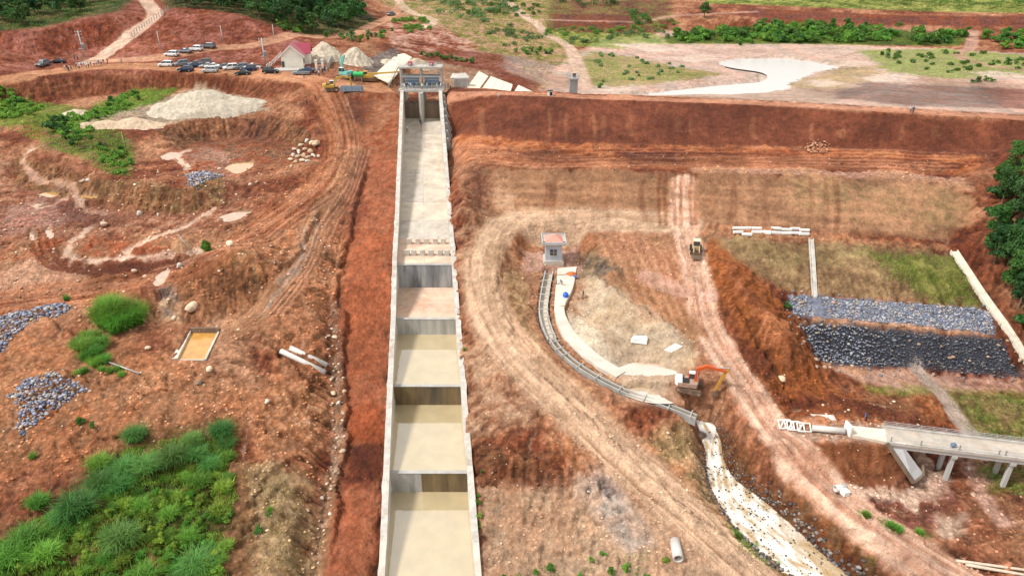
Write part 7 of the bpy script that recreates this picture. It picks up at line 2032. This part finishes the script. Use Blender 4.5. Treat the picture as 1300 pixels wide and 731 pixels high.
pile(531, 85, 5.5, 5, 3.2, (.40, .31, .23), 'brown gravel heap on the bank behind the gate bridge', 'gravel heap', 5)
pile(500, 80, 5, 5, 1.5, (.45, .38, .29), 'low tan heap left of the pale striped slab', 'gravel heap', 6)
pile(232, 313, 2.2, 2.0, 1.8, (.36, .2, .11), 'small brown soil heap on the ramp', 'soil heap', 7, name='soil_heap')
pile(98, 145, 5, 3, 1.6, (.42, .34, .26), 'small grey sand heap at the left end of the shelf', 'sand heap', 8, name='sand_heap')
# ================================================================== plants
rsv = np.random.RandomState(77)
def crown_np(blobs, n, size, rs, flat=.5):
    """leaf quads over the surface of lumpy blobs"""
    b = np.array(blobs); wgt = b[:, 3] ** 2; k = rs.choice(len(b), n, p=wgt / wgt.sum())
    d = rs.normal(size=(n, 3)); d /= np.linalg.norm(d, axis=1)[:, None]
    d[:, 2] = np.where(d[:, 2] < -.35, -d[:, 2], d[:, 2])
    r = b[k, 3] * rs.uniform(.72, 1.08, n)
    c = b[k, :3] + d * r[:, None] * np.array([1, 1, .8])
    nn = d + rs.normal(0, .55, (n, 3)); nn /= np.linalg.norm(nn, axis=1)[:, None]
    up = rs.normal(size=(n, 3)); a = np.cross(nn, up); a /= np.linalg.norm(a, axis=1)[:, None]; e = np.cross(nn, a)
    s = size * rs.uniform(.6, 1.3, n)[:, None]
    V = np.stack([c - a * s, c + e * s * .5, c + a * s, c - e * s * .5], 1).reshape(-1, 3)
    F = np.arange(4 * n).reshape(n, 4)
    t = rs.uniform(.72, 1.3, n)
    return V, F, np.repeat(t, 4)
LEAF = {n: tint_mat('leaf_' + n, c, .6, leaf=True) for n, c in {'dark': (.06, .15, .038), 'mid': (.095, .22, .042), 'bright': (.14, .30, .045), 'lime': (.22, .36, .05), 'grey': (.17, .28, .11), 'deep': (.042, .12, .034)}.items()}
BARK = mat('bark', (.16, .11, .075), .95, var=.35, scale=5, bump=.3)
def blobs_for(h, r, n, rs, base=.3):
    out = []
    for i in range(n):
        z = h * (base + (1 - base) * rs.rand() * .92); f_ = (z / h - base) / (1 - base)
        rr = r * (1 - .55 * abs(f_ - .35)) ; a = rs.rand() * 6.28; q = rr * rs.uniform(.25, .75)
        out.append((q * math.cos(a), q * math.sin(a), z, r * rs.uniform(.26, .46)))
    return out
def tree_meshes(nm, h, r, nb, nl, ls, leaf, seed, base=.3):
    rs = np.random.RandomState(seed)
    bl = blobs_for(h, r, nb, rs, base)
    V, F, t = crown_np(bl, nl, ls, rs)
    crown = mesh_np('crown', V, F, LEAF[leaf], t)
    tr = MB(); tr.tube((0, 0, -.4), (.05 * h * .3, 0, h * .55), .045 * h * .6 + .04, .03 * h * .5 + .02, 7)
    for b in bl[:5]: tr.tube((0, 0, h * .28 + rs.rand() * h * .2), (b[0] * .85, b[1] * .85, b[2] * .92), .03 * h * .4 + .02, .02, 5)
    return tr.mesh('trunk', BARK), crown
TREES = {'forest': [tree_meshes('t', 4.2, 2.3, 11, 620, .36, 'dark', s) for s in (1, 2, 3)] + [tree_meshes('t', 5.6, 2.3, 13, 700, .36, 'deep', 4)],
         'tall': [tree_meshes('t', 8.5, 3.1, 18, 2600, .30, 'mid', 11), tree_meshes('t', 7.5, 3.4, 18, 2600, .30, 'dark', 12), tree_meshes('t', 9.5, 3.0, 20, 2800, .30, 'deep', 13)]}
def tree(p, kind, k, s, label, group, rz=0):
    tr, cr = TREES[kind][k % len(TREES[kind])]
    o = empty('tree', p, rz, label, 'tree', group); o.scale = (s, s, s * rb.uniform(.9, 1.1))
    link('trunk', tr, o); link('crown', cr, o)
    return o
SHRUB = {}
def shrub_mesh(kind, seed, r=1.0, h=1.4, nb=7, nl=420, ls=.2):
    key = (kind, seed)
    if key not in SHRUB:
        rs = np.random.RandomState(seed)
        V, F, t = crown_np(blobs_for(h, r, nb, rs, .15), nl, ls, rs)
        SHRUB[key] = mesh_np('shrub', V, F, LEAF[kind], t)
    return SHRUB[key]
def shrub(p, kind, s, label, group, seed=None, name='shrub', cat='shrub'):
    o = link(name, shrub_mesh(kind, rb.randint(1, 3) if seed is None else seed), None, p, rb.uniform(0, 6.28), (s * rb.uniform(.85, 1.25), s * rb.uniform(.85, 1.25), s * rb.uniform(.75, 1.15)))
    return tag(o, label, cat, group)
def wood(pts, sp, kind, smin, smax, label, group, seed):
    x, y = scatter(pts, sp, .42, np.random.RandomState(seed))
    for i, (a, b) in enumerate(zip(x, y)):
        tree((a, b, float(ground_z(np.array([a]), np.array([b]))[0]) - .1), kind, rb.randint(0, 5), rb.uniform(smin, smax), label, group, rb.uniform(0, 6.28))
def thicket(pts, sp, kinds, smin, smax, label, group, seed):
    x, y = scatter(pts, sp, .45, np.random.RandomState(seed))
    for a, b in zip(x, y):
        shrub((a, b, float(ground_z(np.array([a]), np.array([b]))[0]) - .15), rb.choice(kinds), rb.uniform(smin, smax), label, group)
def scrub(pts, sp, kind, size, seed, name='scrub'):
    """far-off bushes that read as one mass"""
    rs = np.random.RandomState(seed); x, y = scatter(pts, sp, .5, rs); k = pn(x / 14, y / 14, seed) > -.15; x, y = x[k], y[k]
    z = ground_z(x, y); bl = []
    for a, b, c in zip(x, y, z):
        for _ in range(3): bl.append((a + rs.normal(0, size * .5), b + rs.normal(0, size * .5), c + size * rs.uniform(.2, .6), size * rs.uniform(.4, .8)))
    V, F, t = crown_np(bl, 110 * len(x), .4, rs); o = V.mean(0)
    tag(link(name, mesh_np(name, V - o, F, LEAF[kind], t), None, o), kind='stuff')
wood([(-60,36),(0,34),(50,31),(100,20),(118,4),(118,-10),(-60,-10)], 6.2, 'forest', 1.0, 1.55, 'round dark tree of the orchard above the left red cut', 'orchard above the left cut', 1)
wood([(213,12),(250,11),(300,20),(350,33),(385,43),(440,40),(470,28),(446,6),(440,-4),(205,-4)], 6.4, 'forest', 1.2, 1.9, 'dark green tree of the wood above the house', 'wood above the house', 2)
wood([(120,4),(150,6),(168,-2),(165,-12),(118,-12)], 5.0, 'forest', .7, 1.1, 'dark tree at the top of the pale climbing track', 'trees by the climbing track', 3)
thicket([(345,26),(385,38),(388,44),(360,40),(350,34)], 3.2, ['bright', 'mid'], 1.3, 2.2, 'bright green bush at the foot of the wood above the house', 'bushes below the wood', 4)
for i, (x, y, k, s, lab) in enumerate(((1282,228,0,.85,'tall tree highest on the right abutment above the dam berm'),(1272,258,1,.85,'dense tree on the abutment beside the dam berm end'),(1292,284,2,1.0,'deep green tree on the abutment, upper middle of the grove'),(1262,300,0,.75,'tree leaning towards the head of the concrete drain'),(1282,330,1,.95,'broad tree halfway down the concrete drain'),(1262,334,2,.75,'dark tree beside the concrete drain'),(1285,372,0,.9,'tree low on the abutment beside the drain'),(1310,320,2,1.1,'tall dark tree at the back of the abutment grove'),(1320,250,1,1.1,'broad tree at the top of the abutment grove'),(1306,404,1,.85,'broad tree near the foot of the drain'),(1290,204,1,.55,'small tree above the dam berm end'),(1335,375,0,1.0,'tall tree behind the lower grove'),(1340,290,2,1.1,'deep green tree behind the upper grove'),(1292,392,2,.7,'small dark tree by the lower end of the drain'),(1306,424,0,.7,'light tree at the very foot of the grove'),(1304,352,1,1.0,'bushy tree in the middle of the lower grove'),(1300,252,0,.95,'light green tree in the upper grove'))):
    tree(G(x, y, .2), 'tall', k, s, lab, 'grove on the right abutment', i)
thicket([(1248,300),(1262,345),(1284,390),(1300,420),(1330,430),(1330,280),(1290,240),(1270,220)], 3.6, ['mid', 'dark'], 1.4, 2.6, 'bush filling the grove floor on the right abutment', 'bushes on the abutment', 6)
tree(G(893, 29), 'tall', 1, 1.0, 'large dark tree standing above the far mud flat', None)
thicket([(905,44),(960,30),(1010,31),(1100,36),(1150,42),(1130,54),(1000,55),(880,55),(850,50),(880,42)], 6.4, ['mid', 'bright', 'mid'], 2.6, 3.8, 'bush of the long green hedge along the far shore', 'hedge along the far shore', 7)
thicket([(1150,48),(1195,38),(1225,42),(1224,54),(1190,60),(1150,56)], 6.4, ['mid', 'bright'], 2.6, 3.6, 'bush at the end of the far hedge by the side track', 'hedge end by the side track', 8)
thicket([(1245,48),(1262,42),(1330,50),(1330,66),(1260,64)], 6.6, ['mid', 'bright'], 2.4, 3.4, 'bush right of the side track on the far shore', 'bushes right of the side track', 9)
scrub([(800,16),(850,12),(860,26),(830,38),(795,34)], 4.6, 'mid', 2.3, 10)
scrub([(720,46),(780,40),(850,38),(900,42),(840,52),(760,56),(720,58)], 6.0, 'grey', 1.7, 11)
thicket([(660,62),(690,60),(705,66),(690,74),(650,70)], 4.2, ['bright', 'grey'], 1.0, 1.6, 'bush in the clump beside the curving track', 'clump beside the curving track', 12)
scrub([(530,0),(640,-5),(660,20),(620,30),(560,22)], 6.3, 'grey', 2.2, 13)
thicket([(410,38),(460,44),(500,40),(500,52),(450,56),(410,50)], 4.6, ['bright', 'grey'], .9, 1.7, 'bush on the bank behind the gravel cones', 'bushes behind the gravel cones', 14)
for i in range(11): shrub(G(536 + i * 6.2, 69 + i * 1.1 + rb.uniform(-1, 1), .1), rb.choice(['bright', 'grey', 'mid']), rb.uniform(1.0, 1.5), 'bush of the short hedge behind the gate bridge', 'hedge behind the gate bridge')
scrub([(860,-4),(1000,0),(1200,8),(1330,12),(1330,-8),(1000,-12)], 8.1, 'mid', 3.0, 15)
scrub([(905,44),(960,31),(1010,32),(1100,37),(1150,43),(1130,53),(1000,54),(880,54),(850,50),(880,43)], 3.4, 'bright', 2.0, 64)
scrub([(1150,48),(1195,40),(1222,44),(1220,53),(1190,58),(1150,55)], 3.4, 'mid', 2.0, 65)
scrub([(0,112),(30,118),(52,134),(40,150),(0,152),(-40,150),(-40,112)], 2.2, 'bright', 1.0, 66)
scrub([(85,142),(130,138),(165,118),(200,120),(180,132),(130,152),(118,168),(150,180),(168,200),(160,222),(128,208),(95,185),(64,172)], 2.4, 'bright', .9, 67)
scrub([(690,36),(800,34),(850,30),(900,30),(900,40),(800,42),(690,46)], 5, 'bright', 1.6, 61)
scrub([(495,20),(540,24),(560,40),(520,44),(500,36)], 4.5, 'bright', 1.5, 68)
scrub([(760,66),(830,76),(900,90),(880,100),(780,106),(745,95)], 7, 'grey', .9, 69)
scrub([(1120,66),(1200,64),(1300,72),(1310,92),(1200,96),(1140,88)], 7, 'mid', 1.1, 70)
scrub([(560,4),(640,0),(690,10),(680,22),(600,24)], 6, 'mid', 1.8, 71)
scrub([(610,36),(660,30),(690,50),(640,60)], 5, 'grey', 1.3, 62)
scrub([(940,28),(1100,32),(1230,36),(1230,42),(1000,34)], 6, 'mid', 1.6, 63)
scrub([(700,2),(790,4),(790,10),(720,10)], 6.3, 'dark', 2.5, 16)
for x, y, s in ((1127,74,1.6),(1135,76,1.3),(1120,70,1.5),(1160,80,1.2),(1242,104,1.6),(1252,103,1.5),(1236,105,1.2),(1260,104,1.1),(1280,80,1.5),(1290,82,1.2),(762,112,1.3),(765,104,.9),(940,58,1.6),(955,56,1.5),(978,48,1.2),(995,50,1.1)):
    shrub(G(x, y, .1), rb.choice(['grey', 'mid']), s, 'lone bush on the sandy flat by the reservoir', 'lone bushes by the reservoir')
thicket([(0,112),(30,118),(52,134),(40,150),(0,152),(-40,150),(-40,112)], 3.4, ['bright', 'mid', 'lime'], .9, 1.8, 'bush at the left end of the green shelf', 'bushes at the left of the shelf', 17)
thicket([(60,150),(85,140),(110,148),(130,138),(165,118),(200,120),(180,132),(130,150),(110,165),(120,180),(168,190),(170,215),(150,222),(125,205),(95,185),(60,175)], 4.0, ['bright', 'mid', 'bright', 'dark'], .7, 1.5, 'bush on the green shelf under the crest road', 'bushes on the green shelf', 18)
shrub(G(70, 168), 'dark', 2.6, 'large dark bush on the green shelf', None)
shrub(G(262, 318), 'bright', 1.5, 'lone bright green tuft at the brow of the eroded mound', None)
shrub(G(103, 538), 'mid', .9, 'small bush below the rubble heap', None)
shrub(G(117, 543), 'bright', .6, 'tiny tuft beside the small bush below the rubble heap', None)
shrub(G(998, 391), 'mid', .9, 'small bush at the left end of the riprap', None)
# arching grass clumps
def clump_np(n, L, w, rs, spread=.35, arch=1.0, seg=4, lean=.55):
    a = rs.rand(n) * 6.28; r = spread * np.sqrt(rs.rand(n)); bx, by = r * np.cos(rs.rand(n) * 6.28), r * np.sin(rs.rand(n) * 6.28)
    l = L * rs.uniform(.55, 1.1, n); th0 = rs.uniform(.05, lean, n); k = arch * rs.uniform(.6, 1.5, n)
    V = np.zeros((n, seg + 1, 2, 3)); px_, pz_ = np.zeros(n), np.zeros(n)
    for i in range(seg + 1):
        f_ = i / seg; ww = w * (1 - f_ ** 1.6) * .5 + .004
        for s, q in ((0, -1), (1, 1)):
            V[:, i, s, 0] = bx + px_ * np.cos(a) - q * ww * np.sin(a); V[:, i, s, 1] = by + px_ * np.sin(a) + q * ww * np.cos(a); V[:, i, s, 2] = pz_
        th = th0 + k * f_ ** 1.3; px_ = px_ + np.sin(th) * l / seg; pz_ = pz_ + np.cos(th) * l / seg
    base = (np.arange(n) * (seg + 1) * 2)[:, None]
    F = np.concatenate([base + np.array([[2 * i, 2 * i + 1, 2 * i + 3, 2 * i + 2]]) for i in range(seg)], 0)
    t = np.repeat(rs.uniform(.6, 1.35, n), (seg + 1) * 2) * np.tile(np.repeat(np.linspace(.8, 1.15, seg + 1), 2), n)
    return V.reshape(-1, 3), F, t
GRASSM = {n: tint_mat('blade_' + n, c, .55, leaf=True) for n, c in {'blue': (.12, .28, .065), 'green': (.15, .33, .045), 'lime': (.24, .38, .055), 'dry': (.34, .29, .14)}.items()}
CLUMP = {}
for i, (nm, n, L, w, sp, ar, m) in enumerate((('blue', 800, 1.9, .05, .7, 1.7, 'blue'), ('green', 700, 1.6, .05, .75, 1.6, 'green'), ('tall', 1500, 3.0, .06, 1.4, 1.3, 'green'), ('small', 180, .8, .04, .35, 1.1, 'green'), ('lime', 420, 1.1, .06, .7, 1.3, 'lime'))):
    V, F, t = clump_np(n, L, w, np.random.RandomState(90 + i), sp, ar); CLUMP[nm] = mesh_np('grass_clump', V, F, GRASSM[m], t)
def clump(px, py, kind, s, label, group=None):
    o = link('grass_clump', CLUMP[kind], None, G(px, py, .08), rb.uniform(0, 6.28), (s, s, s * rb.uniform(.9, 1.1)))
    return tag(o, label, 'grass clump', group)
for x, y, k, s, lab in ((172,556,'blue',1.35,'dark arching grass clump at the top edge of the thicket'),(245,562,'blue',1.1,'grass clump near the red bank at the thicket top'),(282,552,'blue',1.4,'grass clump at the far right corner of the thicket'),(288,566,'blue',1.1,'grass clump just below the far right corner of the thicket'),
   (128,592,'green',1.4,'grass clump on the upper left of the thicket'),(160,598,'blue',1.4,'grass clump left of the dense dark row'),(190,596,'blue',1.5,'grass clump in the dense dark row'),(222,590,'blue',1.6,'broad grass clump in the dense dark row'),(250,580,'blue',1.3,'grass clump right in the dense dark row'),(268,592,'blue',1.1,'grass clump right below the dense dark row'),
   (130,618,'blue',1.5,'silvery grass clump left of the bare red patch'),(152,622,'blue',1.6,'silvery arching clump beside the bare red patch'),(50,640,'green',1.2,'lone grass clump on the bare slope left of the thicket'),(100,652,'blue',1.9,'large silvery clump in the middle of the thicket'),(85,660,'blue',1.4,'silvery clump behind the large one'),
   (155,690,'blue',1.7,'pale arching clump in the lower thicket'),(255,722,'blue',1.7,'pale starlike clump low in the thicket'),(240,728,'blue',1.2,'small pale clump low in the thicket'),(185,738,'green',1.6,'grass clump at the bottom of the thicket'),(35,690,'green',1.9,'large yellow-green clump at the left of the thicket'),(15,712,'green',1.9,'yellow-green clump at the far left of the thicket'),(60,706,'green',1.5,'yellow-green clump below the large left one'),
   (255,612,'green',1.2,'grass clump beside the red bank'),(285,620,'lime',1.4,'lime green clump beside the red bank'),(215,655,'green',1.1,'grass clump below the bare red patch'),(42,580,'small',1.2,'small grass tuft on the bare slope'),(280,650,'lime',1.6,'lime clump on the right edge of the thicket')):
    clump(x, y, k, s, lab)
x, y = scatter([(-30,700),(20,685),(70,660),(120,620),(170,590),(240,568),(296,565),(290,600),(300,630),(284,655),(296,690),(280,712),(300,740),(306,765),(-30,765)], 1.9, .45, np.random.RandomState(5))
for a_, b_ in zip(x, y):
    k_ = rb.choice(['green', 'lime', 'lime', 'lime', 'small']); s_ = rb.uniform(.6, 1.15) * (1.6 if k_ == 'small' else 1)
    o = link('grass_clump', CLUMP[k_], None, (a_, b_, float(ground_z(np.array([a_]), np.array([b_]))[0]) - .08), rb.uniform(0, 6.28), s_)
    tag(o, 'grass clump filling the thicket on the lower left bank', 'grass clump', 'grass filling the lower left thicket')
# the two big stands on the left bank
for x, y, s in ((150,412,1.35),(135,408,1.2),(165,410,1.25),(152,398,1.3),(172,404,1.1),(140,396,1.2)): clump(x, y, 'tall', s * .95, 'tall dense grass stand on the knoll above the grey pole', 'tall grass stand on the knoll')
for x, y, s in ((115,432,1.5),(108,444,1.5),(122,450,1.3),(128,438,1.3),(112,455,1.2),(122,462,1.1),(100,438,1.1),(132,456,1.0)): clump(x, y, 'green', s, 'lower grass stand left of the grey pole', 'lower grass stand by the pole')
for x, y in ((100,475),(108,472),(130,470),(140,472),(150,470),(85,380),(155,478)): clump(x, y, 'small', 1.4, 'small grass tuft around the grey pole', 'tufts by the grey pole')
thicket([(20,720),(60,690),(110,665),(170,640),(230,625),(296,608),(284,640),(300,665),(276,690),(298,720),(290,745),(200,760),(20,760)], 1.7, ['lime', 'bright', 'lime', 'bright'], .55, 1.1, 'leafy bush in the thicket on the lower left bank', 'leafy bushes in the lower left thicket', 19)
thicket([(180,610),(240,600),(290,600),(300,630),(250,640),(190,635)], 2.3, ['lime', 'bright'], .4, .8, 'low lime bush beneath the dense dark row', 'lime bushes below the dark row', 20)
thicket([(325,640),(345,630),(352,660),(345,700),(328,715),(318,690)], 1.9, ['mid', 'lime', 'dark'], .45, .85, 'bush on the straw-coloured bank left of the ditch', 'bushes on the straw bank', 21)
for x, y, s in ((795,722,.9),(775,728,.8),(750,712,.6),(765,705,.7),(700,722,.8),(680,728,.6),(845,712,.7),(660,738,.9),(735,735,.8),(640,735,.6),(820,735,.8),(607,640,.6),(608,655,.6),(609,668,.55),(608,630,.5),(612,600,.5),(590,445,.5)): shrub(G(x, y, .05), rb.choice(['bright', 'lime']), s * .8, 'small leafy weed on the tan ground right of the spillway', 'weeds right of the spillway')
for x, y in ((948,640),(944,652),(957,692),(961,697),(978,707),(983,716),(940,680),(1004,724),(1098,652),(1104,657),(1128,667),(1133,669),(1138,672),(1168,678)): clump(x + rb.uniform(-4, 4), y + rb.uniform(-2, 2), 'small', rb.uniform(.7, 1.3), 'grass tuft on the banks of the brook and its track', 'grass tufts by the brook')
# turf: blades past counting
def turf(pts, sp, h, kind, seed, name='grass', clumpy=.0):
    x, y = scatter(pts, sp, .5, np.random.RandomState(seed)); rs = np.random.RandomState(seed + 1)
    k = pn(x / 3.5, y / 3.5, seed) + .5 * pn(x / 1.2, y / 1.2, seed + 4) > clumpy
    x, y = x[k], y[k]; n = len(x)
    if n == 0: return
    z = ground_z(x, y); a = rs.rand(n) * 6.28; l = h * rs.uniform(.4, 1.2, n); w = h * .16 + .03
    V = np.zeros((n, 3, 3)); lean = rs.uniform(.2, .8, n)
    V[:, 0] = np.stack([x - w * np.sin(a), y + w * np.cos(a), z - .05], 1); V[:, 1] = np.stack([x + w * np.sin(a), y - w * np.cos(a), z - .05], 1)
    V[:, 2] = np.stack([x + lean * l * np.cos(a), y + lean * l * np.sin(a), z + l], 1)
    b = V.reshape(-1, 3).mean(0)
    o = link(name, mesh_np(name, V.reshape(-1, 3) - b, np.arange(3 * n).reshape(n, 3), GRASSM[kind], np.repeat(rs.uniform(.6, 1.3, n), 3)), None, b)
    return tag(o, kind='stuff')
turf([(-40,692),(20,676),(60,652),(110,612),(160,570),(260,552),(298,556),(288,600),(304,635),(282,660),(298,690),(276,714),(300,745),(310,760),(-40,760)], .15, .4, 'lime', 41, clumpy=-.3)
turf([(150,122),(215,112),(228,114),(205,130),(150,146),(120,148)], .5, .5, 'green', 58, clumpy=-.3)
turf([(-40,110),(60,130),(110,138),(170,112),(225,112),(200,128),(140,150),(170,190),(168,222),(140,222),(60,185),(0,160)], .35, .4, 'lime', 42, clumpy=-.2)
turf([(1100,318),(1215,324),(1255,390),(1180,384),(1130,352)], .28, .35, 'lime', 43, clumpy=-.1)
turf([(905,304),(1000,308),(1200,322),(1250,388),(1120,378),(1000,370),(940,335)], .4, .3, 'dry', 44, clumpy=.1)
turf([(1200,494),(1330,498),(1400,560),(1240,560),(1215,530)], .28, .3, 'lime', 45, clumpy=0)
turf([(1095,488),(1180,492),(1200,498),(1150,505),(1100,497)], .3, .3, 'lime', 46, clumpy=-.1)
turf([(1235,585),(1330,590),(1330,625),(1260,625)], .25, .35, 'green', 47, clumpy=-.1)
turf([(930,672),(985,708),(1010,722),(985,724),(940,695)], .2, .3, 'green', 48, clumpy=-.2)
turf([(1085,646),(1110,655),(1150,670),(1185,680),(1180,686),(1130,674),(1090,656)], .16, .25, 'green', 57, clumpy=.0)
turf([(760,100),(740,75),(860,86),(920,95),(860,104)], .7, .5, 'lime', 49, clumpy=-.1)
turf([(480,0),(700,-20),(720,58),(640,66),(560,30)], 1.0, .6, 'lime', 50, clumpy=0)
turf([(1090,64),(1200,62),(1300,70),(1320,95),(1200,100),(1130,92)], .8, .5, 'lime', 51, clumpy=0)
turf([(620,725),(820,700),(860,730),(820,760),(620,760)], .25, .25, 'green', 52, clumpy=.25)
turf([(310,620),(360,610),(392,650),(385,745),(325,745)], .25, .3, 'dry', 53, clumpy=0)
turf([(0,38),(60,33),(110,20),(165,0),(160,-15),(-60,-15),(-60,42)], .8, .5, 'green', 54, clumpy=-.2)
build_ground()
